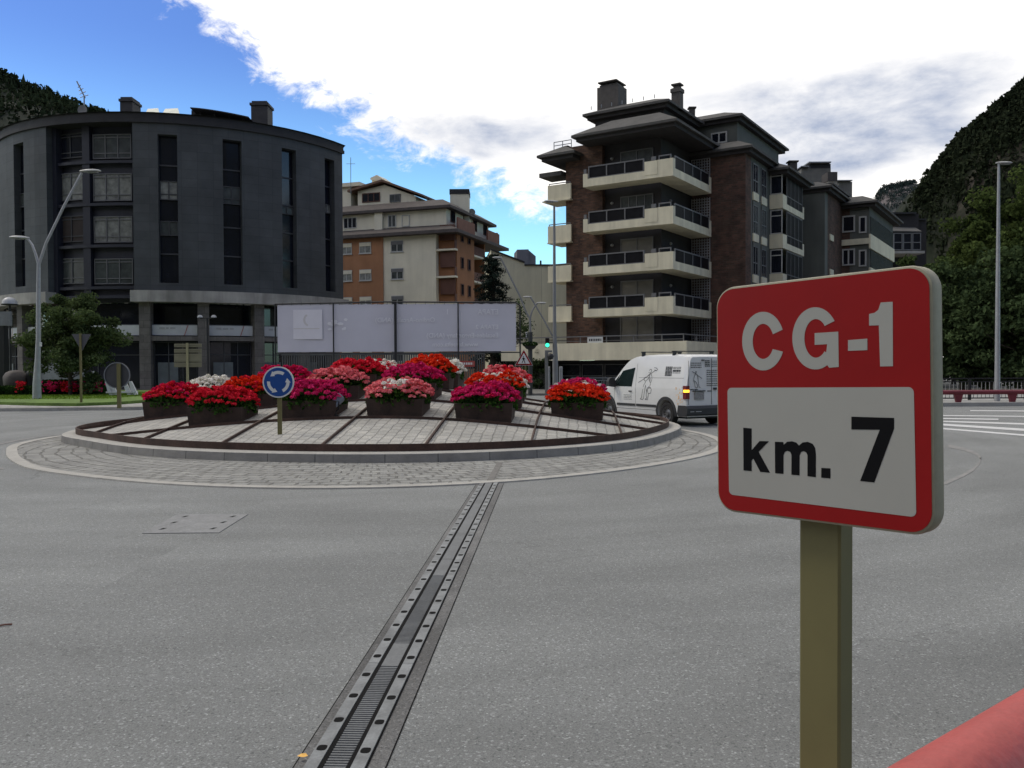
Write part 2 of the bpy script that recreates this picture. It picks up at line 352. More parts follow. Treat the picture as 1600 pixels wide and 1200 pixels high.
    bp = t.nodes.new('ShaderNodeBump'); bp.inputs['Strength'].default_value = 0.5; bp.inputs['Distance'].default_value = 0.006
    t.links.new(fine, bp.inputs['Height']); t.links.new(bp.outputs[0], b.inputs['Normal'])
    MATS[name] = m; return m
M_as = asphalt('asphalt', (0.176, 0.184, 0.180))
M_as2 = asphalt('asphalt_new', (0.135, 0.135, 0.132), 0.3)
M_white = mat('road_paint', (0.56, 0.565, 0.56), rough=0.6, var=0.10, scale=6, fine=0.12, fscale=60)
M_worn = mat('worn_paint', (0.205, 0.202, 0.194), rough=0.8, var=0.2, scale=3, fine=0.2, fscale=40)
M_cob = brickmat('cobble', (0.33, 0.33, 0.308), (0.265, 0.265, 0.25), (0.18, 0.178, 0.165), 0.28, 0.27, ms=0.022, warp=0.18, smooth=0.35, bump=1.0, dist=0.05, var=0.22, vscale=1.5)
M_cob2 = brickmat('cobble_island', (0.40, 0.39, 0.355), (0.33, 0.325, 0.30), (0.24, 0.235, 0.215), 0.26, 0.20, ms=0.014, warp=0.10, smooth=0.35, bump=0.8, dist=0.03, var=0.22, vscale=1.2)
M_kerb = brickmat('kerb_granite', (0.26, 0.252, 0.235), (0.205, 0.20, 0.19), (0.09, 0.09, 0.085), 0.9, 4.0, ms=0.008, bump=0.3, var=0.18, vscale=3, off=0.0)
M_kerbtop = mat('kerb_top', (0.34, 0.33, 0.30), rough=0.8, var=0.15, scale=4, fine=0.15, fscale=50)
M_pave = brickmat('paving', (0.36, 0.355, 0.33), (0.29, 0.285, 0.27), (0.17, 0.165, 0.15), 0.4, 0.4, ms=0.012, bump=0.3, var=0.2, vscale=1)
M_grass = mat('grass', (0.10, 0.17, 0.028), rough=0.9, var=0.3, scale=1.2, fine=0.35, fscale=22, bump=0.6, bscale=30)
M_soil = mat('earth', (0.10, 0.085, 0.06), rough=0.95, var=0.3, scale=2, bump=0.5, bscale=12)
def sheet(name, pts, z, m, kind='structure', uvs=1.0, th=0.0):
    mb = MB(); P = [Vector((p[0], p[1], z)) for p in pts]
    if th:
        mb.prism(P, (0, 0, -th)); 
    else: mb.add(P, [tuple(range(len(P)))], [[(p.x * uvs, p.y * uvs) for p in P]])
    if th: mb.uv[0] = None; mb.uv[0] = [(p.x, p.y) for p in P][::-1]
    o = mb.build(name, m); tag(o, kind=kind); return o
sheet('ground', [(-4000, -3000), (4000, -3000), (4000, 7000), (-4000, 7000)], -0.02, mat('dry_ground', (0.13, 0.13, 0.10), var=0.3, scale=0.02, rough=0.95))
mb = MB()
mb.add([(-75, -12, 0), (60, -12, 0), (60, 62, 0), (-75, 62, 0)], [(0, 1, 2, 3)])
tag(mb.build('road', M_as), kind='structure')
# ------------------------------------------------ roundabout outlines (slightly out of round, as surveyed)
CI = Vector((-3.1, 22.36, 0)); RK = 7.45
kpts = [(-10.75, 20.86), (-8.03, 17.22), (-6.2, 15.81), (-4.7, 15.31), (-2.88, 14.87), (-1.0, 14.87), (1.86, 16.5), (3.57, 19.59), (4.32, 22.33)]
CA = Vector((-3.2, 19.9, 0)); RA = 8.0
apts = [(-9.89, 16.99), (-8.89, 15.55), (-7.5, 13.92), (-10.99, 19.18), (-11.2, 21.6), (-7.06, 13.57), (-5.45, 12.53), (-3.65, 11.87), (-2.08, 11.65), (-0.33, 12.15), (1.52, 13.45), (2.96, 15.06), (3.9, 16.4), (4.6, 18.5)]
def outline(c, r, pts, kw=0.3):
    res = []
    for p in pts:
        d = Vector((p[0] - c.x, p[1] - c.y)); res.append((math.atan2(d.x, -d.y), d.length - r))
    def f(th):
        sw = 0.12; sv = 0
        for a, e in res:
            da = (th - a + math.pi) % (2 * math.pi) - math.pi; q = math.exp(-(da / kw) ** 2); sw += q; sv += q * e
        return r + sv / sw
    return f
rk = outline(CI, RK, kpts); ra = outline(CA, RA, apts, 0.22)
def pol(c, th, r, z=0): return Vector((c.x + math.sin(th) * r, c.y - math.cos(th) * r, z))
NT = 160; TH = [2 * math.pi * i / NT for i in range(NT + 1)]
def band(mb, c, f0, f1, z0, z1, nr_=1):
    for i in range(NT):
        a, b = TH[i], TH[i + 1]
        mb.quad(pol(c, a, f0(a), z0), pol(c, b, f0(b), z0), pol(c, b, f1(b), z1), pol(c, a, f1(a), z1), uv=[(a * 7.5, f0(a) if z0 == z1 or abs(f0(a) - f1(a)) > .01 else z0), (b * 7.5, f0(b) if z0 == z1 or abs(f0(a) - f1(a)) > .01 else z0), (b * 7.5, f1(b) if z0 == z1 or abs(f0(a) - f1(a)) > .01 else z1), (a * 7.5, f1(a) if z0 == z1 or abs(f0(a) - f1(a)) > .01 else z1)])
# apron: from its own outline inwards, under the kerb
mb = MB(); band(mb, CA, lambda t: 2.0, lambda t: ra(t) - 0.2, 0.012, 0.012); tag(mb.build('cobbled_apron', M_cob), kind='structure')
mb = MB(); band(mb, CA, lambda t: ra(t) - 0.2, lambda t: ra(t), 0.02, 0.02); band(mb, CA, ra, lambda t: ra(t) + .004, 0.02, 0.0)
tag(mb.build('apron_edge_stone', M_kerbtop), kind='structure')
mb = MB()
for i in range(NT):
    a, b = TH[i], TH[i + 1]
    if -2.2 < (a + math.pi) % (2 * math.pi) - math.pi < -0.75:
        mb.quad(pol(CA, a, ra(a) + .3, .006), pol(CA, b, ra(b) + .3, .006), pol(CA, b, ra(b) + .42, .006), pol(CA, a, ra(a) + .42, .006))
tag(mb.build('edge_line', M_worn), kind='structure')
# kerb ring and island mound
KH = 0.175
mb = MB(); band(mb, CI, rk, lambda t: rk(t) - .015, 0.0, KH - .015)
o = mb.build('island_kerb_face', M_kerb); tag(o, kind='structure')
mb = MB(); band(mb, CI, lambda t: rk(t) - .015, lambda t: rk(t) - .05, KH - .015, KH); band(mb, CI, lambda t: rk(t) - .05, lambda t: rk(t) - .42, KH, KH + .006)
tag(mb.build('island_kerb', M_kerbtop), kind='structure')
RING_IN = 0.3
def surf(x, y):
    dx, dy = x - CI.x, y - CI.y; r_ = math.hypot(dx, dy); th = math.atan2(dx, -dy); r0_ = rk(th) - RING_IN
    return 0.215 + 0.157 * (r0_ - math.sqrt(r_ * r_ + 0.35) + 0.025)
es = Vector((1, -.08, 0)).normalized(); et = Vector((.08, 1, 0)).normalized()
def isl(s, t): p = CI + es * s + et * t; return p
mb = MB(); NRr = 14
for i in range(NT):
    a, b = TH[i], TH[i + 1]
    for j in range(NRr):
        q = []
        for th, jj in ((a, j), (b, j), (b, j + 1), (a, j + 1)):
            r_ = (rk(th) - RING_IN - .01) * (1 - jj / NRr); p = pol(CI, th, r_); p.z = surf(p.x, p.y); q.append(p)
        mb.add(q, [(0, 1, 2, 3)], [[((p - CI).dot(et), (p - CI).dot(es)) for p in q]])
tag(mb.build('cobbled_mound', M_cob2, smooth=0), kind='structure')
# rusty steel edging: ring and grid strips
M_rust = mat('rusty_steel', (0.055, 0.030, 0.022), rough=0.85, var=0.35, scale=3, fine=0.25, fscale=30, stain=0.25)
edg = thing('steel_edging', 'rusty steel ring with a grid of thin strips edging the cobbled mound of the roundabout', 'edging', CI)
mb = MB()
f_o = lambda t: rk(t) - RING_IN; f_i = lambda t: rk(t) - RING_IN - .03
band(mb, CI, f_o, lambda t: f_o(t) + .0001, KH, KH + .135); band(mb, CI, f_o, f_i, KH + .135, KH + .135); band(mb, CI, f_i, lambda t: f_i(t) - .0001, KH + .135, KH)
mb.build('steel_ring', M_rust, edg, smooth=40)
def strip(s0, t0, s1, t1):
    mb = MB(); n = 200; P = []
    for i in range(n + 1):
        p = isl(s0 + (s1 - s0) * i / n, t0 + (t1 - t0) * i / n)
        d = p - CI; th = math.atan2(d.x, -d.y)
        if d.length < rk(th) - RING_IN - .031: P.append(Vector((p.x, p.y, surf(p.x, p.y))))
    dirv = (isl(s1, t1) - isl(s0, t0)).normalized(); sd_ = Vector((-dirv.y, dirv.x, 0)) * .016
    for a, b in zip(P, P[1:]):
        up_ = Vector((0, 0, .055)); dn = Vector((0, 0, -.03))
        v = [a - sd_ + dn, a + sd_ + dn, a + sd_ + up_, a - sd_ + up_, b - sd_ + dn, b + sd_ + dn, b + sd_ + up_, b - sd_ + up_]
        mb.add(v, [(3, 2, 6, 7), (0, 3, 7, 4), (1, 5, 6, 2)])
    mb.build('grid_strip', M_rust, edg)
for s in (-5.7, -3.75, -1.75, 0.25, 2.1, 3.95, 5.7): strip(s, -7.4, s, 7.4)
for t in (-4.62, -2.72, -0.8, 1.1, 3.0, 4.9): strip(-7.4, t, 7.4, t)
# ------------------------------------------------ leaf meshes with numpy
def leafmesh(name, pos, size, mats, parent=None, asp=0.55, nrm=None, nk=0.0, matidx=None):
    n = len(pos); pos = np.asarray(pos, dtype=float)
    if parent is not None:
        M = np.array(ORG[parent.name]); pos = pos @ M[:3, :3].T + M[:3, 3]
        if nrm is not None: nrm = nrm @ M[:3, :3].T
    a = nr.normal(size=(n, 3)); a /= np.linalg.norm(a, axis=1)[:, None]
    if nrm is not None: a = a * (1 - nk) + nrm * nk; a /= np.linalg.norm(a, axis=1)[:, None]
    h = nr.normal(size=(n, 3)); u = np.cross(a, h); u /= np.linalg.norm(u, axis=1)[:, None] + 1e-9; v = np.cross(a, u)
    sz = (size * (0.7 + 0.6 * nr.random(n)))[:, None]; u = u * sz; v = v * sz * asp; k = a * sz * 0.18
    vt = np.stack([pos - u, pos - v + k, pos + u, pos + v + k], axis=1).reshape(-1, 3)
    me = bpy.data.meshes.new(name); me.vertices.add(4 * n); me.vertices.foreach_set('co', vt.ravel())
    me.loops.add(4 * n); me.loops.foreach_set('vertex_index', np.arange(4 * n, dtype=np.int32))
    me.polygons.add(n); me.polygons.foreach_set('loop_start', np.arange(0, 4 * n, 4, dtype=np.int32)); me.polygons.foreach_set('loop_total', np.full(n, 4, dtype=np.int32))
    if not isinstance(mats, (list, tuple)): mats = [mats]
    for m in mats: me.materials.append(m)
    if matidx is not None: me.polygons.foreach_set('material_index', np.asarray(matidx, dtype=np.int32))
    me.update(calc_edges=True); me.validate()
    o = bpy.data.objects.new(name, me); link(o)
    if parent is not None: o.parent = parent; ORG[o.name] = ORG[parent.name]
    return o
# ------------------------------------------------ planters
M_leafg = leafmat('geranium_leaf', (0.012, 0.035, 0.010), (0.07, 0.15, 0.03), 0.2, 6)
def petal(name, c, c2): return leafmat(name, c, c2, 0.15, 9)
PET = {'red': petal('petal_red', (0.50, 0.008, 0.020), (0.80, 0.04, 0.07)), 'orange': petal('petal_orange', (0.58, 0.015, 0.008), (0.84, 0.075, 0.025)),
       'magenta': petal('petal_magenta', (0.44, 0.008, 0.075), (0.74, 0.045, 0.19)), 'pink': petal('petal_pink', (0.68, 0.10, 0.13), (0.90, 0.32, 0.33)),
       'white': petal('petal_white', (0.70, 0.68, 0.60), (0.92, 0.90, 0.84)), 'crimson': petal('petal_crimson', (0.42, 0.006, 0.05), (0.70, 0.02, 0.10))}
PW, PD, PH = 1.20, 0.95, 0.40
M_box = mat('planter_steel', (0.038, 0.022, 0.016), rough=0.8, var=0.3, scale=4, fine=0.2, fscale=25, stain=0.3)
def sphere_pts(n):
    p = nr.normal(size=(n, 3)); return p / np.linalg.norm(p, axis=1)[:, None]
def planter(s, t, c1, c2, label, patch='side', k=0.0, seed=0, ht=0.34, nh=135):
    p = isl(s, t); fr = isl(s, t - PD / 2); zb = surf(fr.x, fr.y) - 0.03
    o = thing('flower_planter', label, 'flower planter', (p.x, p.y, zb), 'flower planters on the roundabout mound', rz=math.atan2(es.y, es.x) + R(rnd.uniform(-2, 2)))
    M = ORG[o.name]; Mi = M.inverted()
    mb = MB()
    def rr(wx, wy, z): return [Mi @ Vector((x, y, z)) for x, y in ((-wx, -wy), (wx, -wy), (wx, wy), (-wx, wy))]
    a = rr(PW / 2 * .94, PD / 2 * .94, 0); b = rr(PW / 2, PD / 2, PH); c = rr(PW / 2 - .035, PD / 2 - .035, PH); d = rr(PW / 2 - .04, PD / 2 - .04, PH - .08)
    mb.add(a + b + c + d, [(0, 3, 2, 1)] + [(i, (i + 1) % 4, 4 + (i + 1) % 4, 4 + i) for i in range(4)] + [(4 + i, 4 + (i + 1) % 4, 8 + (i + 1) % 4, 8 + i) for i in range(4)] + [(8 + i, 8 + (i + 1) % 4, 12 + (i + 1) % 4, 12 + i) for i in range(4)])
    mb.build('box', M_box, o)
    mb = MB(); mb.add(d, [(0, 1, 2, 3)]); mb.build('soil', M_soil, o)
    # foliage mound
    n = 2600; q = sphere_pts(n); rad = nr.random(n) ** 0.35
    P = np.c_[np.sign(q[:, 0]) * np.abs(q[:, 0]) ** .7 * rad * .67, np.sign(q[:, 1]) * np.abs(q[:, 1]) ** .7 * rad * .56, np.abs(q[:, 2]) ** .6 * rad * ht * .85 + PH - .06]
    edge = (np.abs(P[:, 0]) > PW / 2) | (np.abs(P[:, 1]) > PD / 2); P[edge, 2] -= nr.random(edge.sum()) * .12
    W = np.array(Mi); P = P @ W[:3, :3].T + W[:3, 3]
    leafmesh('leaves', P, np.full(n, .042), M_leafg, o, asp=.85)
    # flower heads: balls of petals
    heads = []; tries = 0
    while len(heads) < nh and tries < 4000:
        tries += 1; a_ = nr.random() * 2 * math.pi; r_ = math.sqrt(nr.random()) * 1.02
        x = math.cos(a_) * r_; y = math.sin(a_) * r_
        x, y = np.sign(x) * abs(x) ** .75 * .69, np.sign(y) * abs(y) ** .75 * .57
        e = min(1, math.hypot(x / .74, y / .63)); lump = noise.noise(Vector((x * 2.6 + s * 3, y * 2.6 + t * 5, 0)))
        if lump < -.28 and nr.random() < .75: continue
        z = PH + ht * (1 - e ** 3.4) * (.80 + .45 * lump) + nr.random() * .12 + .02
        if all((x - h[0]) ** 2 + (y - h[1]) ** 2 + ((z - h[2]) * .6) ** 2 > .0062 for h in heads): heads.append((x, y, z))
    pos = []; nm = []; mi = []
    for h in heads:
        m_ = 26; sp = sphere_pts(m_); sp[:, 2] = np.abs(sp[:, 2]) * 1.0 - .25; R_ = .048 + nr.random() * .022
        pos.append(np.array(h) + sp * R_ * np.array([1, 1, .8])); nm.append(sp)
        if c2 and ((patch == 'mid' and math.hypot((h[0] + .02) / .30, (h[1] + .25) / .25) < 1) or (patch == 'back' and h[1] > .02 and nr.random() < .9) or (patch == 'mix' and nr.random() < k)): mi += [1] * m_
        else: mi += [0] * m_
    pos = np.concatenate(pos); nm = np.concatenate(nm); nm /= np.linalg.norm(nm, axis=1)[:, None]
    pos = pos @ W[:3, :3].T + W[:3, 3]; nm = nm @ W[:3, :3].T
    leafmesh('flowers', pos, np.full(len(pos), .030), [PET[c1], PET[c2 or c1]], o, asp=.85, nrm=nm, nk=.6, matidx=mi)
    return o
SC = {1: -4.72, 2: -2.80, 3: -0.82, 4: 1.02, 5: 2.92, 6: 4.78}
tA, tB, tC, tD = -3.98, -2.12, -0.22, 1.65
for c, t, a, b, pt, k, lab in [
    (2, tA, 'red', None, '', 0, 'planter of bright red geraniums, leftmost box of the front row on the mound'),
    (3, tA, 'magenta', None, '', 0, 'planter of magenta geraniums directly behind the blue roundabout sign'),
    (4, tA, 'pink', 'white', 'mid', 0, 'planter of pink geraniums with a white patch in the middle of its front'),
    (5, tA, 'magenta', 'crimson', 'mix', .2, 'planter of magenta geraniums, rightmost box of the front row'),
    (1, tB, 'red', 'crimson', 'mix', .3, 'planter of dark red geraniums at the far left edge of the mound'),
    (2, tB, 'orange', 'red', 'mix', .3, 'planter of orange red geraniums behind the bright red front planter'),
    (3, tB, 'pink', None, '', 0, 'planter of all pink geraniums behind the magenta one at the blue sign'),
    (4, tB, 'magenta', 'crimson', 'mix', .15, 'planter of magenta geraniums behind the pink and white planter'),
    (5, tB, 'orange', 'white', 'back', 0, 'planter of orange red geraniums with white ones along its back'),
    (6, tB, 'orange', None, '', 0, 'planter of orange geraniums nearest to the white van'),
    (1, tC, 'white', None, '', 0, 'planter of white geraniums behind the dark red one on the left'),
    (2, tC, 'crimson', 'magenta', 'mix', .4, 'planter of crimson geraniums behind the orange red ones on the left'),
    (3, tC, 'red', None, '', 0, 'planter of red geraniums on the top of the mound under the banner, left one'),
    (4, tC, 'orange', None, '', 0, 'planter of orange red geraniums on the top of the mound under the banner, right one'),
    (5, tC, 'pink', 'red', 'mix', .3, 'planter of pink and red geraniums behind the orange and white ones'),
    (6, tC, 'magenta', 'white', 'mix', .15, 'planter of magenta geraniums sprinkled with white behind the orange one near the van'),
    (3, tD, 'white', 'red', 'mix', .4, 'planter of white geraniums mixed with red on the far slope of the mound'),
    (4, tD, 'white', None, '', 0, 'planter of white geraniums just showing behind the top of the mound')]:
    planter(SC[c] + rnd.uniform(-.05, .05), t, a, b, lab, pt, k)
# ------------------------------------------------ floodlight on the mound
M_grey = mat('grey_metal', (0.20, 0.22, 0.24), rough=0.45, var=0.1, metal=0.3)
M_dark = mat('dark_metal', (0.02, 0.021, 0.023), rough=0.5, var=0.15, metal=0.2)
M_galv = mat('galvanised', (0.34, 0.35, 0.36), rough=0.5, var=0.12, scale=5, metal=0.35)
M_post = mat('beige_post', (0.145, 0.132, 0.050), rough=0.55, var=0.08, scale=6)
b0 = onz(522, 652, 0.62); b0.z = surf(b0.x, b0.y)
fl = thing('floodlight', 'small grey blue spotlight standing on the cobbles beside the magenta planter', 'floodlight', b0)
mb = MB(); mb.tube([b0, b0 + Vector((0, 0, .12))], .05, 10); mb.box(b0 + Vector((0, 0, .02)), (.2, .16, .04))
for sx_ in (-.1, .1): mb.tube([b0 + Vector((sx_ * .4, 0, .1)), b0 + Vector((sx_, 0, .16)), b0 + Vector((sx_, 0, .32))], .014, 6)
mb.build('bracket', M_dark, fl)
mb = MB(); ax = Vector((.30, .55, .55)).normalized(); c0 = b0 + Vector((-.03, -.04, .2)); prof = [(.035, -.02), (.07, 0), (.085, .08), (.115, .22), (.125, .26), (.125, .30)]
mb.lathe((0, 0, 0), prof, 16); qt = Vector((0, 0, 1)).rotation_difference(ax); mb.v = [tuple(qt @ Vector(p) + c0) for p in mb.v]
mb.build('lamp_housing', mat('floodlight_paint', (0.22, 0.27, 0.32), rough=0.4, var=0.08), fl, smooth=40)
# ------------------------------------------------ blue roundabout sign
p0 = onz(437, 683, 0.33); p0.z = surf(p0.x, p0.y)
F0 = Frame((p0.x, p0.y), (1, 0), (0, -1))
sg = thing('roundabout_sign', 'round blue sign with three white arrows in a circle on a short beige post', 'road sign', p0)
_, zc = F0.px(436, 597); zc = zc; rad = 0.30
mb = MB(); fbox(mb, F0, -.04, .04, -.04, .0, p0.z - .05, zc + .1); mb.build('post', M_post, sg)
def disc(F, s, z, r_, n0, n1, k=48): return [(s + r_ * math.cos(2 * math.pi * i / k), z + r_ * math.sin(2 * math.pi * i / k)) for i in range(k)]
sc_, _ = F0.px(435.5, 597)
mb = MB(); fpoly(mb, F0, disc(F0, sc_, zc, rad, 0, 0), .004, .03); mb.build('rim', mat('sign_white', (0.62, 0.63, 0.62), rough=0.4, var=0.05), sg, smooth=30)
mb = MB(); fpoly(mb, F0, disc(F0, sc_, zc, rad * .915, 0, 0), .0305, .032); mb.build('blue_face', mat('sign_blue', (0.005, 0.06, 0.26), rough=0.35, var=0.05), sg)
mb = MB()
for k in range(3):
    a0 = R(56 + 120 * k); a1 = R(56 + 120 * k + 62); r1, r2 = rad * .52, rad * .72
    pts = [(r2, a0 + (a1 - a0) * i / 12) for i in range(13)]; am = a1 + R(26)
    pts += [(rad * .80, a1), (rad * .62, am), (rad * .44, a1)] + [(r1, a1 + (a0 - a1) * i / 12) for i in range(13)]
    n_ = .0325
    fpoly(mb, F0, [(sc_ + r_ * math.cos(a_), zc + r_ * math.sin(a_)) for r_, a_ in pts], n_, n_ + .001)
mb.build('arrow_symbol', MATS['sign_white'], sg)
# ------------------------------------------------ drain / expansion joint across the road
M_steel = mat('worn_steel', (0.19, 0.20, 0.205), rough=0.55, var=0.4, scale=5, metal=0.45, fine=0.12, fscale=60)
M_rub = mat('black_rubber', (0.008, 0.008, 0.008), rough=0.9, var=0.2, spec=.1)
M_rib = mat('ribbed_rubber', (0.12, 0.127, 0.13), rough=0.65, var=0.25, scale=2.5, fine=0.15, fscale=60)
A = Vector((-0.735, 3.556, 0)); B = Vector((-0.329, 12.3, 0)); dj = (B - A).normalized()
FJ = Frame(A - dj * 2.4, dj, (dj.y, -dj.x))          # n = to the right across the joint
LJ = (B - A).length + 2.4 - .05
ej = thing('expansion_joint', 'steel bridge expansion joint with bolted plates running across the road to the roundabout', 'expansion joint', (A.x, A.y, 0))
def jbox(mb, s0, s1, n0, n1, z0, z1): fbox(mb, FJ, s0, s1, n0, n1, z0, z1)
mb = MB(); jbox(mb, 0, LJ, -.172, .205, 0.0005, .004); mb.build('mortar_bed', M_as2, ej)
mb = MB(); jbox(mb, 0, LJ, -.178, -.172, .0005, .0035); jbox(mb, 0, LJ, .205, .211, .0005, .0035); jbox(mb, 0, LJ, -.066, -.048, .0045, .012); jbox(mb, 0, LJ, .048, .066, .0045, .012); jbox(mb, 0, LJ, .1265, .133, .0045, .009)
mb.build('rubber_seam', M_rub, ej)
mb = MB(); jbox(mb, 0, LJ, -.0475, .0475, .0045, .008)
s = 0.0
while s < 5.6:
    if not (3.55 < s < 3.95): jbox(mb, s, s + .012, -.046, .046, .008, .0125)
    s += .024
for a_, b_ in ((3.56, 3.95), (5.62, 6.2), (6.21, LJ)): jbox(mb, a_, b_, -.0465, .0465, .008, .0125)
mb.build('centre_profile', M_rib, ej)
for side in (-1, 1):
    s = 0.0
    while s < LJ:
        mb = MB(); e = min(s + 1.795, LJ); n0, n1 = (side * .068, side * .126) if side > 0 else (-.126, -.068)
        jbox(mb, s, e, n0, n1, .0045, .016); mb.build('edge_plate', M_steel, ej); s += 1.8
    s = .145 + (0.02 if side < 0 else 0)
    while s < LJ - .05:
        c = FJ.pt(s, side * .097, 0); pts = []
        for i in range(16):
            a_ = 2 * math.pi * i / 16; x_, y_ = math.cos(a_), math.sin(a_)
            x_ = math.copysign(abs(x_) ** .6, x_) * .028; y_ = math.copysign(abs(y_) ** .7, y_) * .022
            q = c + FJ.d * x_ + FJ.n * y_; pts.append(Vector((q.x, q.y, .0165)))
        mb = MB(); mb.poly(pts); s += .2955; mb.build('bolt_recess', M_rub, ej)
# gap continuing over the cobbles
mb = MB(); q0 = FJ.pt(LJ + .05, 0, 0)
mb.quad(*[Vector((q.x, q.y, .0165)) for q in (FJ.pt(LJ + .05, -.05, 0), FJ.pt(LJ + .05, .05, 0), FJ.pt(LJ + 2.6, .05, 0), FJ.pt(LJ + 2.6, -.05, 0))])
tag(mb.build('cobble_gap', mat('gap_mortar', (0.13, 0.125, 0.115), var=0.4, scale=12)), kind='structure')
# fallen leaf
q = onz(472, 1190, 0.0); lf = MB(); q.z = .022
lf.add([q + Vector(v) for v in ((-.022, .004, 0), (-.006, .014, .006), (.014, .010, .010), (.026, -.004, .004), (.008, -.012, .002), (-.010, -.010, .004))], [(0, 1, 4, 5), (1, 2, 3, 4)])
tag(lf.build('fallen_leaf', mat('yellow_leaf', (0.75, 0.42, 0.08), rough=0.6, var=0.2, scale=60)), 'small yellow fallen leaf lying beside the expansion joint', 'leaf')
# ------------------------------------------------ slotted cover plate in the road
cp = [onz(x, y) for x, y in [(222, 834), (342, 833), (388, 804), (278, 804)]]
cc = sum(cp, Vector()) / 4
cv = thing('cover_plate', 'light concrete cover plate with dark slots set flush in the road on the left', 'road cover', (cc.x, cc.y, 0))
mb = MB(); mb.prism([p + Vector((0, 0, .007)) for p in cp], (0, 0, -.006)); mb.build('plate', mat('concrete_plate', (0.20, 0.205, 0.205), rough=0.8, var=0.15, scale=5, fine=0.15, fscale=40), cv)
mb = MB()
def bil(u, v): return (cp[0] * (1 - u) + cp[1] * u) * (1 - v) + (cp[3] * (1 - u) + cp[2] * u) * v
for u, v in ((.17, .2), (.17, .52), (.17, .85), (.84, .2), (.84, .52), (.84, .85)):
    q = bil(u, v); q.z = .0078; mb.add([q + Vector((-.03, -.045, 0)), q + Vector((.01, -.045, 0)), q + Vector((.03, .045, 0)), q + Vector((-.01, .045, 0))], [(0, 1, 2, 3)])
mb.build('slot', M_rub, cv)
# ------------------------------------------------ road markings on the right
def mark(pts, m=M_white, z=.005, name='road_marking'):
    mb = MB(); P = [onz(x, y) for x, y in pts]; mb.poly([Vector((p.x, p.y, z)) for p in P]); tag(mb.build(name, m), kind='structure')
mark([(1380, 656.5), (1600, 670), (1680, 676), (1680, 680), (1600, 673.5), (1380, 659)], z=.005)
mark([(1380, 661.5), (1600, 679), (1680, 686), (1680, 689), (1600, 681.5), (1380, 663.3)], z=.006)
mark([(1400, 655.6), (1600, 661.5), (1680, 664), (1680, 666.5), (1600, 664.0), (1400, 657)], z=.007)
mark([(1400, 652.6), (1560, 654.6), (1560, 656.4), (1400, 654)], z=.008)
mark([(1400, 648.4), (1680, 651), (1680, 652.6), (1400, 649.6)], z=.009)
mark([(1516, 641.4), (1700, 642.4), (1700, 644), (1516, 642.8)], z=.010)
arc = [(1560, 668), (1545, 684), (1536, 700), (1531, 715), (1522, 732), (1505, 744), (1480, 756), (1440, 768)]
mb = MB(); arc = [(1482, 697), (1507, 702), (1526, 709), (1533, 716), (1530, 724), (1522, 733), (1505, 743), (1480, 754), (1440, 766)]
for (x0, y0), (x1, y1) in zip(arc, arc[1:]):
    P = [onz(*q) for q in ((x0, y0 - 2.5), (x1, y1 - 2.5), (x1, y1 + 2.5), (x0, y0 + 2.5))]; mb.poly([Vector((p.x, p.y, .0045)) for p in P])
tag(mb.build('worn_marking', M_worn), kind='structure')
# ================================================================ KM SIGN (nearest thing)
def crop(x, y): return 1080 + x / 2.552, 390 + y / 2.552
pl = aty(1118.5, 600, 1.568); pr = aty(1456.5, 600, 1.27)
dS = Vector((pr.x - pl.x, pr.y - pl.y, 0)).normalized()
FS = Frame(pl, dS, (dS.y, -dS.x))
def S(x, y): return FS.px(*crop(x, y))
def rounded(c, r, k=10):          # c: 4 corners (s,z) TL,TR,BR,BL
    out = []; n = 4
    for i in range(4):
        p = Vector(c[i]); a = (Vector(c[i - 1]) - p).normalized(); b = (Vector(c[(i + 1) % 4]) - p).normalized()
        rr_ = r[i] if isinstance(r, (list, tuple)) else r
        ctr = p + (a + b) * rr_
        for j in range(k + 1):
            t = math.pi / 2 * j / k; q = ctr - b * rr_ * math.cos(t) * 1.0 - a * rr_ * math.sin(t)
            out.append(tuple(q))
    return out
oc = [S(97, 155), S(962, 52), S(974, 1150), S(103, 1040)]
ks = thing('kilometre_sign', 'red and white kilometre sign reading CG-1 km. 7 on a beige post in front', 'road sign', (FS.pt(.2, -.04, 0).x, FS.pt(.2, -.04, 0).y, 0))
M_rim = mat('sign_rim', (0.28, 0.265, 0.19), rough=0.5, spec=.25, var=0.10, scale=9, fine=0.06, fscale=80)
M_red = mat('sign_red', (0.25, 0.006, 0.007), rough=0.45, var=0.06, scale=8, spec=.18)
M_face = mat('sign_reflective_white', (0.335, 0.335, 0.305), rough=0.42, var=0.03, scale=6)
M_ink = mat('sign_black', (0.006, 0.006, 0.007), rough=0.6, var=0.05, spec=.08)
RS = .036
def shrink(c, e):
    ctr = sum((Vector(p) for p in c), Vector((0, 0))) / 4; o_ = []
    for p in c:
        d = Vector(p) - ctr; o_.append((p[0] - math.copysign(e, d.x), p[1] - math.copysign(e, d.y)))
    return o_
outl = rounded(oc, RS); 
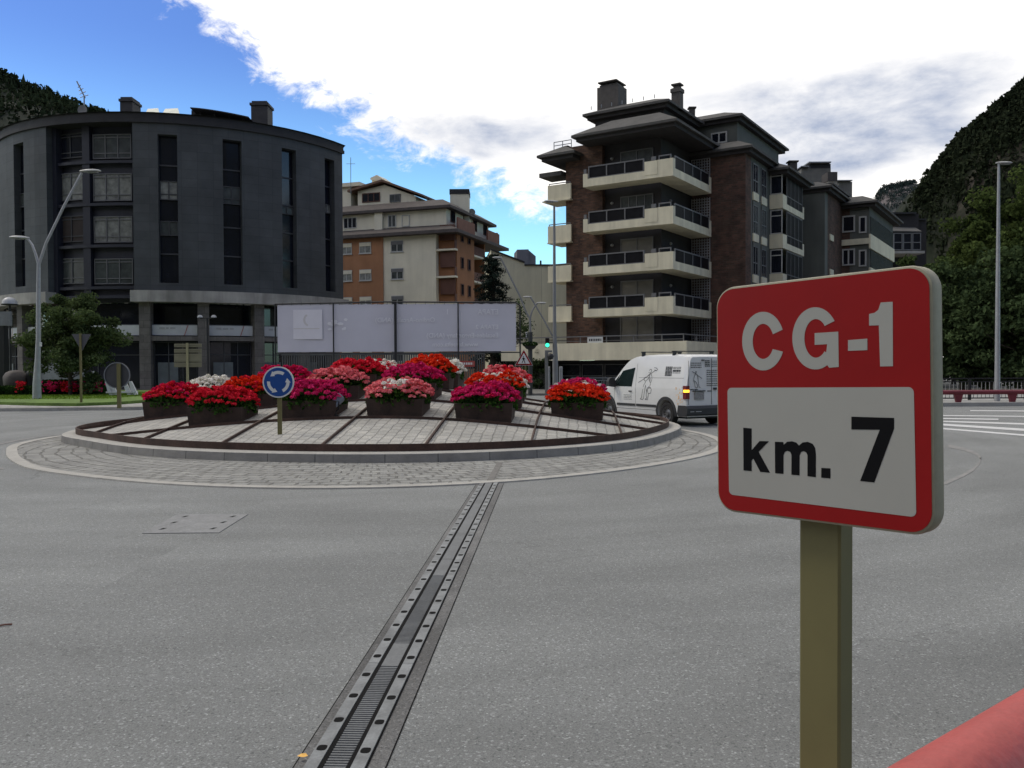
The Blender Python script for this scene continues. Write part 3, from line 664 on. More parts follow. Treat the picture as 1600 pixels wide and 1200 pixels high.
# plate with a rounded edge: loft of rings
mb = MB(); prof = [(-.036, .006), (-.034, .002), (-.028, 0), (-.006, 0), (-.0015, .0014), (0, .005)]
rings = []
for n_, e_ in prof: rings.append([FS.pt(s, n_, z) for s, z in rounded(shrink(oc, e_), RS - e_ * .6)])
k = len(rings[0]); v = [q for r_ in rings for q in r_]; f = []
for i in range(len(rings) - 1):
    for j in range(k): f.append((i * k + j, i * k + (j + 1) % k, (i + 1) * k + (j + 1) % k, (i + 1) * k + j))
f += [tuple(range(k))[::-1], tuple(range((len(rings) - 1) * k, len(rings) * k))]
mb.add(v, f); mb.build('panel', M_rim, ks, smooth=50)
mb = MB(); fpoly(mb, FS, rounded(shrink(oc, .0045), RS - .003), .0003, .0009); mb.build('red_face', M_red, ks)
mb = MB(); wp = [S(146, 551), S(889, 548), S(899, 1067), S(153, 976)]; fpoly(mb, FS, rounded(wp, .0085, 6), .0010, .0014); mb.build('white_field', M_face, ks)
def glyph(name, polys, m, n0):
    mb = MB()
    for P in polys: fpoly(mb, FS, [S(x, y) for x, y in P], n0, n0 + .0004)
    mb.build(name, m, ks)
def ell(cx, cy, rx, ry, a0, a1, n=40, sh=0.0):   # angles: 0 = right, counter-clockwise up (pixel y down)
    o_ = []
    for i in range(n + 1):
        a = R(a0 + (a1 - a0) * i / n); x = cx + rx * math.cos(a); o_.append((x, cy - ry * math.sin(a) + sh * (x - cx)))
    return o_
C_ = ell(289, 365, 84, 117, 22, 342, sh=-.0) + ell(289, 367, 42, 71, 340, 22)[0:]
C_ = ell(289, 365, 84, 117, 23, 339) + ell(289, 366, 42, 70, 334, 24)
G_ = ell(497, 354, 92, 124, 34, 301) + [(552, 471), (590, 468), (588, 327), (494, 333), (494, 380), (544, 377), (540, 410)] + ell(499, 354, 46, 77, 318, 40)
glyph('letter_C', [C_], M_face, .0010); glyph('letter_G', [G_], M_face, .0010)
glyph('hyphen', [[(627, 361), (704, 355), (704, 401), (627, 404)]], M_face, .0010)
glyph('digit_one', [[(757, 211), (805, 208), (806, 465), (755, 466), (750, 302), (711, 303), (711, 257), (733, 252), (748, 240)]], M_face, .0010)
glyph('letter_k', [[(210, 710), (243, 713), (243, 800), (275, 763), (312, 764), (271, 806), (316, 889), (278, 886), (250, 833), (243, 841), (243, 883), (211, 880)]], M_ink, .0015)
glyph('letter_m', [[(336, 766), (369, 767), (371, 778), (385, 766), (404, 764), (421, 769), (432, 781), (446, 769), (466, 766), (486, 774), (496, 790), (499, 815), (499, 907), (466, 903), (466, 820), (461, 808), (450, 803), (440, 807), (434, 820), (434, 900), (402, 897), (402, 818), (397, 806), (385, 802), (375, 807), (370, 820), (370, 894), (337, 891)]], M_ink, .0015)
glyph('full_stop', [[(521, 870), (557, 872), (557, 912), (521, 909)]], M_ink, .0015)
glyph('digit_seven', [[(641, 666), (811, 671), (811, 713), (732, 928), (676, 922), (754, 718), (641, 717)]], M_ink, .0015)
# post: rectangular box section
cs0, _ = FS.px(1248, 1000, -.036); cs1, _ = FS.px(1312, 1000, -.036)
mb = MB(); c_ = .004
def postpts(e): return [(cs0 + e, -.036 - .0), (cs1 - e, -.036), (cs1, -.036 - e), (cs1, -.08 + e), (cs1 - e, -.08), (cs0 + e, -.08), (cs0, -.08 + e), (cs0, -.036 - e)]
ztop = S(500, 600)[1]
P = postpts(c_); a = [FS.pt(s, n_, 0) for s, n_ in P]; mb.prism(a, (0, 0, ztop)); mb.build('post', M_post, ks)
mb = MB()
for x, y in ((430, 60),): pass
# ================================================================ RED TUBE BARRIERS
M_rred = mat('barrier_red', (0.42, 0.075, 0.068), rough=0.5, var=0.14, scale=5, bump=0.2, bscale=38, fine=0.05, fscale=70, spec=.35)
nb = thing('tube_barrier', 'thick red painted steel tube barrier right beside the kilometre sign post', 'barrier', (1.4, 2.2, 0))
TR = .095
top1 = onz(1385, 1200, .85); top2 = onz(1600, 1075, .85); dr = (top2 - top1).normalized()
nrm = Vector((dr.y, -dr.x, 0)); 
if nrm.y > 0: nrm = -nrm
# silhouette edge of a tube seen from above-front: centre lies below and towards the viewer
e_dir = ((top1 + top2) / 2 - EYE); perp = e_dir.cross(dr).normalized()
if perp.z > 0: perp = -perp
ctr1 = top1 + perp * TR; ctr2 = top2 + perp * TR
mb = MB(); mb.tube([ctr1 - dr * 1.6 + Vector((0, 0, 0)), ctr1, ctr2, ctr2 + dr * 2.5], TR, 32); mb.build('tube', M_rred, nb, smooth=60)
for kx in (-1.2, 1.9):
    q = ctr1 + dr * kx; mb = MB(); mb.box((q.x, q.y, (q.z - TR) / 2 + .01), (.12, .16, q.z - TR + .04), rz=math.atan2(dr.y, dr.x)); mb.build('support', M_rred, nb)
# far barrier and pavement
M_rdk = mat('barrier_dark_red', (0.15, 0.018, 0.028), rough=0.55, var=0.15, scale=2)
Yb = 34.75
q = aty(1475, 609, Yb); zt = aty(1520, 609.2, Yb).z; zb_ = aty(1520, 616.5, Yb).z
fb = thing('tube_barrier', 'long red tube barrier on low posts along the far side of the road', 'barrier', (20, Yb, 0))
yl = lambda x: Yb + (x - 20) * .012
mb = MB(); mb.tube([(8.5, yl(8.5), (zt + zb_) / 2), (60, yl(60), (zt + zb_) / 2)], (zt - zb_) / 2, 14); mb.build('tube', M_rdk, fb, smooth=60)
x1 = aty(1497, 620, Yb).x; x2 = aty(1582, 620, Yb).x; stp = x2 - x1; x = x1 - 4 * stp
while x < 60:
    if x > 8.4:
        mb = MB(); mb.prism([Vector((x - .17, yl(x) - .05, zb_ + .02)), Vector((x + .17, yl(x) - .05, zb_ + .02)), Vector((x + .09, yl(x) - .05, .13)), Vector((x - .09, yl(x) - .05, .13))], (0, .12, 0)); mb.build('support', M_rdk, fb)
    x += stp
M_conc = mat('concrete', (0.30, 0.30, 0.285), rough=0.85, var=0.15, scale=2, fine=0.1, fscale=30)
mb = MB(); yk = 34.15; mb.prism([Vector((7.5, yk, .15)), Vector((60, yk + .6, .15)), Vector((60, 46, .15)), Vector((7.5, 46, .15))], (0, 0, -.16)); tag(mb.build('far_pavement', M_conc), kind='structure')
# railing with bars
rl = thing('bar_railing', 'grey metal railing with thin upright bars behind the red barrier', 'railing', (20, 41, .15))
def railing(th, x0, x1, y0, y1, zb, zt, mtl, bm, pitch_=.135, gap=2.4):
    d = Vector((x1 - x0, y1 - y0, 0)); Ln = d.length; d.normalize(); nn = Vector((-d.y, d.x, 0)); a = Vector((x0, y0, 0))
    mb = MB(); rz = math.atan2(d.y, d.x); mid_ = a + d * Ln / 2
    mb.box(mid_ + Vector((0, 0, zt - .02)), (Ln, .06, .05), rz); mb.box(mid_ + Vector((0, 0, zt - .15)), (Ln, .04, .04), rz); mb.box(mid_ + Vector((0, 0, zb + .1)), (Ln, .04, .05), rz); mb.build('rail', mtl, th)
    s = 0
    mb = MB(); mp_ = MB()
    while s < Ln:
        if s % gap < pitch_: 
            p = a + d * s; mp_.box(p + Vector((0, 0, (zb + zt) / 2)), (.10, .10, zt - zb - .04), rz)
        else:
            p = a + d * s; mb.box(p + Vector((0, 0, (zb + zt) / 2 - .03)), (.022, .022, zt - zb - .25), rz)
        s += pitch_
    mb.build('bars', bm, th); mp_.build('posts', mtl, th)
M_bar = mat('rail_bars', (0.27, 0.27, 0.26), rough=0.5, var=0.1)
railing(rl, 9.6, 60, 36.3, 36.9, .15, aty(1530, 590.5, 36.5).z, M_dark, M_bar, .17)
# ================================================================ VAN
van = thing('delivery_van', 'white high roof delivery van with black line drawings driving away behind the roundabout', 'van', (0, 0, 0))
vd = Vector((-.459, .888, 0)).normalized(); VR = onz(1071, 667.5, 0) - vd * .0   # rear left corner on the ground
VF = Frame(VR, vd, (-vd.y, vd.x))
if (VF.n.x > 0): VF.n = -VF.n     # n points to the side facing us (left side of the van)
van.location = (VR.x, VR.y, 0); ORG[van.name] = Matrix.Translation(-Vector((VR.x, VR.y, 0)))
LV, WV, HV = 4.52, 1.80, 1.99
M_van = mat('van_white', (0.66, 0.67, 0.66), rough=0.30, var=0.04, scale=2, coat=.4)
M_plas = mat('black_plastic', (0.028, 0.029, 0.031), rough=0.6, var=0.1)
M_vgl = glassmat('van_glass', (0.012, 0.022, 0.022))
def vp(s, y, z): return VF.pt(s, -y, z)       # y: 0 at the near side, WV at the far side
# stations (s, roof z, lower z) and the cross section
top_prof = [(0.0, 1.90), (.06, 1.955), (.5, 1.985), (1.4, 2.0), (2.2, 1.985), (2.62, 1.94), (2.85, 1.86), (3.05, 1.72), (3.30, 1.50), (3.62, 1.20), (3.74, 1.10), (4.0, 1.04), (4.28, .95), (4.44, .82), (4.52, .62)]
def lerp_prof(s):
    for (a, b), (c, d) in zip(top_prof, top_prof[1:]):
        if a <= s <= c: return b + (d - b) * (s - a) / (c - a)
    return top_prof[-1][1]
def half_w(s):
    return WV / 2 - (.03 if s < .05 else 0) - max(0, (s - 3.7)) ** 2 * .28
bm = bmesh.new(); rows = []
stn = [0.0, .03, .10, .25, .5, .8, 1.1, 1.4, 1.7, 2.0, 2.3, 2.5, 2.65, 2.8, 2.95, 3.1, 3.25, 3.4, 3.55, 3.68, 3.8, 3.95, 4.1, 4.25, 4.36, 4.45, 4.52]
for s in stn:
    zt_ = lerp_prof(s); hw = half_w(s); prof = []
    zb2 = .27; belt = min(1.02, zt_ - .10)
    tum = .035 + .115 * max(0, (zt_ - 1.05)) / .95      # lean inwards towards the roof
    rr_ = .13 if s > .05 else .10
    rr_ = min(rr_, (zt_ - belt) * .8)
    half = [(hw - .03, zb2), (hw - .005, .42), (hw, .70), (hw, belt), (hw - .004, belt + .03 * (zt_ > 1.2)), (hw - tum * .5, belt + (zt_ - rr_ - belt) * .55), (hw - tum, zt_ - rr_), (hw - tum - rr_ * .25, zt_ - rr_ * .35), (hw - tum - rr_ * .9, zt_ - rr_ * .04), (hw * .45, zt_ + .004), (0, zt_ + .006)]
    full = [(WV / 2 - x, z) for x, z in half] + [(WV / 2 + x, z) for x, z in half[-2::-1]]
    rows.append([bm.verts.new(vp(s, y, z)) for y, z in full])
for a, b in zip(rows, rows[1:]):
    for j in range(len(a) - 1): bm.faces.new((a[j], a[j + 1], b[j + 1], b[j]))
    bm.faces.new((a[-1], a[0], b[0], b[-1]))
bm.faces.new(rows[0]); bm.faces.new(rows[-1]); bmesh.ops.recalc_face_normals(bm, faces=bm.faces)
me = bpy.data.meshes.new('body'); bm.to_mesh(me); bm.free(); body = bpy.data.objects.new('body', me); link(body)
cut = MB(); WX = [.855, 3.765]; WR = .325
for s in WX:
    for y in (-.2, WV - .28):
        cut.tube([vp(s, y, WR + .02), vp(s, y + .48, WR + .02)], .385, 32)
co = cut.build('cut', M_plas); bmo = body.modifiers.new('b', 'BOOLEAN'); bmo.object = co; bmo.operation = 'DIFFERENCE'; bmo.solver = 'EXACT'
bm2 = bmesh.new(); bm2.from_mesh(co.data); bmesh.ops.recalc_face_normals(bm2, faces=bm2.faces); bm2.to_mesh(co.data); bm2.free()
bpy.context.view_layer.update(); ev = body.evaluated_get(bpy.context.evaluated_depsgraph_get()); me2 = bpy.data.meshes.new_from_object(ev)
bpy.data.objects.remove(body); bpy.data.objects.remove(co)
mb = MB(); mb.v = [tuple(v.co) for v in me2.vertices]; mb.f = [tuple(p.vertices) for p in me2.polygons]; mb.m = [0] * len(mb.f); mb.uv = [None] * len(mb.f)
mb.build('body', M_van, van, smooth=38)
def side_pt(s, z, off=.004):      # point on the near side skin
    zt_ = lerp_prof(s); hw = half_w(s); belt = min(1.02, zt_ - .10); rr_ = min(.13, (zt_ - belt) * .8); tum = .035 + .115 * max(0, zt_ - 1.05) / .95
    pf = [(hw - .03, .27), (hw - .005, .42), (hw, .70), (hw, belt), (hw - .004, belt + .03 * (zt_ > 1.2)), (hw - tum * .5, belt + (zt_ - rr_ - belt) * .55), (hw - tum, zt_ - rr_), (hw - tum - rr_ * .9, zt_)]
    x = pf[0][0]
    for (x0, z0), (x1, z1) in zip(pf, pf[1:]):
        if z0 <= z <= z1 + 1e-6: x = x0 + (x1 - x0) * (z - z0) / max(z1 - z0, 1e-6)
    return vp(s, WV / 2 - x - off, z)
def far_pt(s, z, off=.004):
    q = side_pt(s, z, off); y = -(q - VF.C).dot(VF.n); return vp(s, WV - y, z)
def patch(mb, pts, fn=side_pt, off=.006, nsub=6):
    # pts: quad of (s,z): a b c d, subdivided so that it follows the skin
    a, b, c, d = pts
    for i in range(nsub):
        for j in range(nsub):
            q = []
            for u, v in ((i, j), (i + 1, j), (i + 1, j + 1), (i, j + 1)):
                u /= nsub; v /= nsub; s = (a[0] * (1 - u) + b[0] * u) * (1 - v) + (d[0] * (1 - u) + c[0] * u) * v; z = (a[1] * (1 - u) + b[1] * u) * (1 - v) + (d[1] * (1 - u) + c[1] * u) * v
                q.append(fn(s, z, off))
            mb.quad(*q)
for fn in (side_pt, far_pt):
    mb = MB(); patch(mb, [(2.50, 1.06), (3.42, 1.06), (3.08, 1.52), (2.44, 1.62)], fn, .008); patch(mb, [(3.42, 1.06), (3.55, 1.06), (3.40, 1.26), (3.20, 1.42)], fn, .0085, 3); mb.build('side_window', M_vgl, van)
    mb = MB()
    for a_, b_ in (((.62 + .66, .50), (1.25 + 1.0, .50)), ((2.3, .50), (3.25, .50))): patch(mb, [(a_[0], .49), (b_[0], .49), (b_[0], .56), (a_[0], .56)], fn, .022)
    mb.build('rub_strip', M_plas, van)
    mb = MB()      # door gaps
    for s in (2.30, 3.40): patch(mb, [(s, .34), (s + .012, .34), (s + .012, 1.0), (s, 1.0)], fn, .003, 3)
    patch(mb, [(2.30, 1.0), (2.312, 1.0), (2.36, 1.74), (2.348, 1.74)], fn, .003, 4)
    patch(mb, [(.12, 1.32), (2.2, 1.32), (2.2, 1.33), (.12, 1.33)], fn, .002, 5); patch(mb, [(1.28, .40), (3.3, .40), (3.3, .412), (1.28, .412)], fn, .003, 4)
    mb.build('panel_gap', mat('gap_grey', (0.16, 0.165, 0.165), var=0.05), van)
    mb = MB(); patch(mb, [(2.46, .90), (2.62, .90), (2.62, .94), (2.46, .94)], fn, .03, 2); mb.build('door_handle', M_plas, van)
    for s in WX:      # arch cladding
        mb = MB(); n = 28
        for i in range(n):
            a0, a1 = R(-12 + 204 * i / n), R(-12 + 204 * (i + 1) / n); q = []
            for a_, r_, of in ((a0, .375, .02), (a1, .375, .02), (a1, .46, .02), (a0, .46, .02)):
                zz = max(WR + .02 + r_ * math.sin(a_), .272); q.append(fn(min(s + r_ * math.cos(a_), 4.5), zz, of))
            mb.quad(*q); q2 = [fn(min(s + .46 * math.cos(a_), 4.5), max(WR + .02 + .46 * math.sin(a_), .272), o_) for a_, o_ in ((a0, .02), (a1, .02), (a1, 0), (a0, 0))]; mb.quad(*q2)
        mb.build('arch_cladding', M_plas, van)
for s in WX:
    for y in (.02, WV - .22):
        mb = MB(); cw = vp(s, y, WR); n = 36; prof = [(.19, .02), (.235, .0), (.30, .0), (.325, .03), (.325, .17), (.30, .20), (.19, .20)]
        for i in range(n):
            a0, a1 = 2 * math.pi * i / n, 2 * math.pi * (i + 1) / n
            for (ra_, ya), (rb_, yb) in zip(prof, prof[1:]):
                mb.quad(*[vp(s + r_ * math.cos(a_), y + yy, WR + r_ * math.sin(a_)) for a_, r_, yy in ((a0, ra_, ya), (a1, ra_, ya), (a1, rb_, yb), (a0, rb_, yb))])
        wh = mb.build('wheel', mat('tyre', (0.018, 0.018, 0.018), rough=0.85, var=0.2, scale=20), van, smooth=40)
        out_ = 0.0 if y < 1 else .20; sg_ = 1 if y < 1 else -1
        mb = MB(); prof = [(.0, .015), (.055, .015), (.065, .04), (.12, .055), (.17, .035), (.19, .01), (.205, .005)]
        for i in range(n):
            a0, a1 = 2 * math.pi * i / n, 2 * math.pi * (i + 1) / n
            for (ra_, ya), (rb_, yb) in zip(prof, prof[1:]):
                if i % 3 == 1 and .12 <= ra_ < .17: continue
                mb.quad(*[vp(s + r_ * math.cos(a_), y + out_ + sg_ * yy, WR + r_ * math.sin(a_)) for a_, r_, yy in ((a0, ra_, ya), (a1, ra_, ya), (a1, rb_, yb), (a0, rb_, yb))])
        mb.build('rim', mat('wheel_rim', (0.16, 0.16, 0.16), rough=0.4, metal=0.6, var=0.1), wh, smooth=30)
    mb = MB(); mb.tube([vp(s, .25, WR), vp(s, WV - .25, WR)], .05, 8); mb.build('axle', M_dark, van)
mb = MB(); mb.add([vp(.3, .3, .30), vp(4.2, .3, .30), vp(4.2, 1.5, .30), vp(.3, 1.5, .30), vp(.3, .3, .2), vp(4.2, .3, .2), vp(4.2, 1.5, .2), vp(.3, 1.5, .2)], [(0, 1, 2, 3), (4, 5, 6, 7), (0, 1, 5, 4), (1, 2, 6, 5), (2, 3, 7, 6), (3, 0, 4, 7)]); mb.build('underbody', M_dark, van)
# rear bumper
mb = MB(); P = [(-.03, .30), (-.09, .34), (-.10, .50), (-.06, .56), (.02, .58), (.30, .58), (.34, .36), (.30, .28)]
def vbox(mb, s0, s1, y0, y1, z0, z1):
    v = [vp(a, b, c) for c in (z0, z1) for b in (y0, y1) for a in (s0, s1)]; mb.add(v, [(0, 2, 3, 1), (4, 5, 7, 6), (0, 1, 5, 4), (2, 6, 7, 3), (0, 4, 6, 2), (1, 3, 7, 5)])
v = [vp(s, -.018, z) for s, z in P]; mb.prism(v, vp(0, WV + .036, 0) - vp(0, 0, 0)); mb.build('rear_bumper', M_plas, van)
mb = MB(); P = [(4.30, .28), (4.54, .30), (4.58, .42), (4.56, .56), (4.34, .58)]; v = [vp(s, .10, z) for s, z in P]; mb.prism(v, vp(0, WV - .2, 0) - vp(0, 0, 0)); mb.build('front_bumper', M_plas, van)
mb = MB(); z_ = .012
vbox(mb, -z_, .0, WV / 2 - .005, WV / 2 + .005, .6, 1.86); vbox(mb, -z_, 0, .10, .108, .6, 1.80); vbox(mb, -z_, 0, WV - .108, WV - .1, .6, 1.80); mb.build('rear_door_gap', MATS['gap_grey'], van)
for y in (.005, WV - .115):
    mb = MB(); vbox(mb, -.035, .10, y, y + .11, .76, 1.12); vbox(mb, -.034, .10, y + (-.012 if y < 1 else .11), y + (.0 if y < 1 else .122), .76, 1.12); tl = mb.build('tail_light', mat('tail_red', (0.16, 0.006, 0.008), rough=0.2, var=0.1, coat=.5), van)
    if y < 1:
        mb = MB(); vbox(mb, -.042, .07, y - .018, y + .095, .94, 1.01); mb.build('indicator', mat('lit_amber', (0.9, 0.4, 0.05), var=0, emit=(1.0, 0.42, 0.03), es=3.2), tl)
mb = MB(); vbox(mb, -.03, 0, .30, .62, .74, .94); mb.build('licence_plate', mat('plate_grey', (0.25, 0.25, 0.24), var=0.2, scale=20), van)
mb = MB(); vbox(mb, -.045, 0, .27, .66, .96, .99); vbox(mb, -.04, 0, .55, .63, 1.80, 1.83); vbox(mb, -.04, 0, WV / 2 + .06, WV / 2 + .16, 1.0, 1.06); mb.build('rear_trim', M_plas, van)
# mirror
mb = MB(); cmr = vp(3.38, -.14, 1.14)
bmx = [vp(3.30, -.02, 1.04), vp(3.46, -.02, 1.04)]
mb.prism([vp(3.30, -.26, 1.06), vp(3.30, -.05, 1.03), vp(3.30, .0, 1.08), vp(3.30, -.04, 1.26), vp(3.30, -.12, 1.32), vp(3.30, -.24, 1.30), vp(3.30, -.28, 1.2)], vp(.13, 0, 0) - vp(0, 0, 0)); mb.build('mirror', M_plas, van)
mb = MB(); mb.prism([vp(3.30, WV + .26, 1.06), vp(3.30, WV + .05, 1.03), vp(3.30, WV, 1.08), vp(3.30, WV + .04, 1.26), vp(3.30, WV + .24, 1.30)], vp(.13, 0, 0) - vp(0, 0, 0)); mb.build('mirror', M_plas, van)
# roof bars
for s in (.75, 2.2):
    mb = MB(); vbox(mb, s, s + .05, .16, WV - .16, 2.06, 2.085); vbox(mb, s - .02, s + .07, .20, .28, 1.93, 2.06); vbox(mb, s - .02, s + .07, WV - .28, WV - .2, 1.93, 2.06); mb.build('roof_bar', M_dark, van)
# windscreen
mb = MB()
for i in range(6):
    s0, s1 = 2.95 + .11 * i, 2.95 + .11 * (i + 1)
    mb.quad(vp(s0, .25, lerp_prof(s0) + .012), vp(s1, .22, lerp_prof(s1) + .012), vp(s1, WV - .22, lerp_prof(s1) + .012), vp(s0, WV - .25, lerp_prof(s0) + .012))
mb.build('windscreen', M_vgl, van, smooth=0)
for y in (.12, WV - .42):
    mb = MB(); vbox(mb, 4.30, 4.49, y, y + .3, .70, .86); mb.build('headlight', mat('lamp_glass', (0.5, 0.52, 0.53), rough=0.15, var=0.05), van)
# line drawing on the side: a worker with a pole over the shoulder and a bucket
M_line = mat('decal_black', (0.03, 0.032, 0.034), rough=0.5, var=0.05)
Z7 = 7.619
def SV(x, y):      # zoom-7 pixel to side (s, z)
    px, py = 920 + x / Z7, 540 + y / Z7; s, z = VF.px(px, py, 0); return s, z
def stroke(mb, pts, fn, w=.012):
    for (a, b), (c, d) in zip(pts, pts[1:]):
        L_ = math.hypot(c - a, d - b)
        if L_ < 1e-5: continue
        nx, nz = -(d - b) / L_ * w / 2, (c - a) / L_ * w / 2
        mb.quad(fn(a + nx, b + nz), fn(c + nx, d + nz), fn(c - nx, d - nz), fn(a - nx, b - nz))
sk = [[(582, 440), (640, 398), (700, 350), (745, 312), (775, 290)], [(748, 262), (775, 268), (790, 285), (780, 300), (752, 290)],
      [(695, 300), (700, 285), (712, 282), (722, 292), (720, 308), (712, 318)], [(690, 318), (705, 330), (720, 322)],
      [(700, 340), (672, 375), (650, 380), (645, 405), (662, 425), (690, 400), (700, 370)], [(722, 338), (735, 370), (738, 400), (728, 445), (718, 430), (716, 385)], [(706, 345), (704, 395), (712, 425)],
      [(668, 430), (650, 470), (640, 540), (632, 590), (628, 622), (612, 636), (640, 642), (652, 628), (660, 570), (668, 510), (672, 470)], [(728, 450), (724, 480)],
      [(695, 520), (688, 560), (684, 600), (690, 622), (670, 640), (700, 645), (704, 615), (712, 570)], [(700, 505), (735, 505), (745, 520), (738, 565), (708, 570), (698, 540), (700, 505)], [(700, 505), (715, 488), (738, 505)], [(672, 470), (684, 520), (690, 560)]]
mb = MB()
for s in sk: stroke(mb, [SV(*p) for p in s], lambda a, b: side_pt(a, b, .005), .014)
mb.build('worker_drawing', M_line, van)
mb = MB(); rt = random.Random(3)
def dashes(mb, s0, s1, z, fn, h=.02, lo=.03, hi=.10, gap=.018):
    s = s0; sg2 = 1 if s1 > s0 else -1
    while (s1 - s) * sg2 > 0:
        l_ = rt.uniform(lo, hi); e = s + sg2 * min(l_, abs(s1 - s)); mb.quad(fn(s, z), fn(e, z), fn(e, z + h), fn(s, z + h)); s = e + sg2 * gap
fs_ = lambda a, b: side_pt(a, b, .005)
a0, z0 = SV(965, 260); a1, _ = SV(885, 260); a2, _ = SV(1065, 260)
_, zt2 = SV(965, 262); _, zb3 = SV(965, 362); st = (zt2 - zb3) / 6
for i in range(7):
    z = zt2 - i * st; dashes(mb, a1, a0, z, fs_, .030, .05, .12, .012)
    if i in (0, 1, 2, 3, 4): dashes(mb, a0 - .03, a2, z, fs_, .016 if i != 3 else .05, .04, .16, .015)
a3, _ = SV(412, 600); a4, _ = SV(520, 600)
for y in (588, 605, 622, 640):
    _, z = SV(465, y); dashes(mb, a3 - .02, a4 + .03, z, fs_, .012, .02, .07)
mb.build('lettering', M_line, van)
# rear lettering, drawing
mb = MB(); fr_ = lambda y, z: vp(-.0145, y, z)
def RV(x, y):
    px, py = 1030 + x / 9.23, 550 + y / 9.23; F = Frame(VF.C, (-VF.n.x, -VF.n.y), (-VF.d.x, -VF.d.y)); return F.px(px, py, .0)
for y in (160, 190, 220): a_, z = RV(450, y); b_, _ = RV(605, y); dashes(mb, a_, b_, z - .01, fr_, .02, .03, .08, .012)
for y in (270, 298, 330, 360, 395, 425, 460, 488): a_, z = RV(680, y); dashes(mb, a_, a_ + .52, z, fr_, .02, .03, .08, .012)
for y in (135, 160, 185, 210): a_, z = RV(655, y); dashes(mb, a_, a_ + .18, z, fr_, .028, .05, .09, .01); dashes(mb, a_ + .22, a_ + .5, z, fr_, .014, .05, .09, .01)
for y in (548, 572): a_, z = RV(420 + (y - 548) * 2, y); b_, _ = RV(555, y); dashes(mb, a_, b_, z, fr_, .024, .03, .07, .01)
a_, z = RV(690, 570); dashes(mb, a_, a_ + .16, z, fr_, .03, .03, .05, .008)
mb.build('rear_lettering', M_line, van)
mb = MB()
for s in [[(470, 280), (520, 310), (560, 345), (612, 382)], [(525, 275), (535, 290), (528, 305), (518, 295), (525, 275)], [(520, 310), (500, 360), (492, 410), (515, 425), (530, 440)], [(540, 318), (555, 370), (560, 420), (565, 470), (570, 505), (590, 512)], [(492, 410), (505, 450), (510, 480), (520, 512), (545, 515), (550, 480), (530, 440)]]:
    stroke(mb, [RV(*p) for p in s], fr_, .014)
mb.build('rear_drawing', M_line, van)
mb = MB(); mo = mat('decal_orange', (0.75, 0.45, 0.18), var=0.3, scale=12)
for i in range(26):
    mb = MB()
    x_ = rt.uniform(.12, .42); z = rt.uniform(.60, 1.10); 
    if (x_ - .855) ** 2 + (z - .345) ** 2 < .5 ** 2: continue
    stroke(mb, [(x_, z), (x_ + rt.uniform(-.04, .04), z + .035)], fs_, .02); mb.build('orange_decal', mo, van)
mb = MB(); fr2 = lambda y, z: vp(-.112, y, z)
dashes(mb, .08, .22, .41, fr2, .016, .02, .03, .01); dashes(mb, .27, .46, .41, fr2, .016, .015, .03, .01); mb.build('bumper_lettering', MATS['sign_white'], van)
# ================================================================ LEFT: dark curved building
M_slate = brickmat('slate_panel', (0.068, 0.074, 0.078), (0.056, 0.062, 0.066), (0.044, 0.048, 0.051), 1.05, 0.62, ms=0.014, bump=0.15, var=0.28, vscale=.35, off=0.0, rough=.6)
M_stone = brickmat('stone_column', (0.155, 0.145, 0.132), (0.125, 0.117, 0.108), (0.07, 0.066, 0.06), .8, .5, ms=0.012, bump=0.3, var=0.25, vscale=2)
M_beam = mat('stone_beam', (0.33, 0.32, 0.295), rough=0.85, var=0.25, scale=0.5, stain=0.25)
M_dgl = glassmat('dark_glass', (0.010, 0.012, 0.020), rough=.12)
M_navy = mat('navy_panel', (0.020, 0.022, 0.034), rough=0.45, var=0.2, scale=1)
M_cur = mat('curtained_glass', (0.19, 0.195, 0.178), rough=0.35, var=0.5, scale=2.2)
M_cur2 = mat('curtained_glass_dim', (0.06, 0.068, 0.066), rough=0.25, var=0.4, scale=1.8)
M_frd = mat('dark_window_frame', (0.05, 0.052, 0.056), rough=0.5, var=0.1)
M_frg = mat('grey_window_frame', (0.13, 0.132, 0.135), rough=0.5, var=0.1)
M_roofd = mat('dark_roof', (0.018, 0.018, 0.020), rough=0.7, var=0.3, scale=1.5)
FC = Curved((-27, 74.4), 14.8)
lb = thing('curved_building', 'dark grey curved stone building with tall narrow window slits on the left', 'building', (-27, 74.4, 0))
fx = lambda x, y, n=0.0: FC.px(x, y, n)
sE = fx(536, 400)[0]; sL = -28.0
zT = fx(206, 191)[1]; zS1 = fx(260, 210)[1]; zS0 = fx(262, 442)[1]; zB = fx(262, 471)[1]
slits = [(-27.0, -25.6), (-21.5, -20.2)] + [(fx(a, 330)[0], fx(b, 330)[0]) for a, b in ((22.5, 38), (247.5, 278), (349, 378.5), (441, 463.5), (508, 523))]
bay = (fx(73.5, 330)[0], fx(208, 330)[0])
def fillwall(m, a, b, z0, z1, n0=-.5, n1=0.0): fbox(m, FC, a, b, n0, n1, z0, z1)
cuts = sorted(slits + [bay]); mb = MB(); cur = sL
for a, b in cuts:
    fillwall(mb, cur, a, zB, zT)
    if (a, b) == bay: mb.build('wall', M_slate, lb); mb = MB()
    if (a, b) != bay: fillwall(mb, a, b, zS1, zT, -.498, -.002); fillwall(mb, a, b, zB, zS0, -.498, -.002)
    cur = b
fillwall(mb, cur, sE, zB, zT)
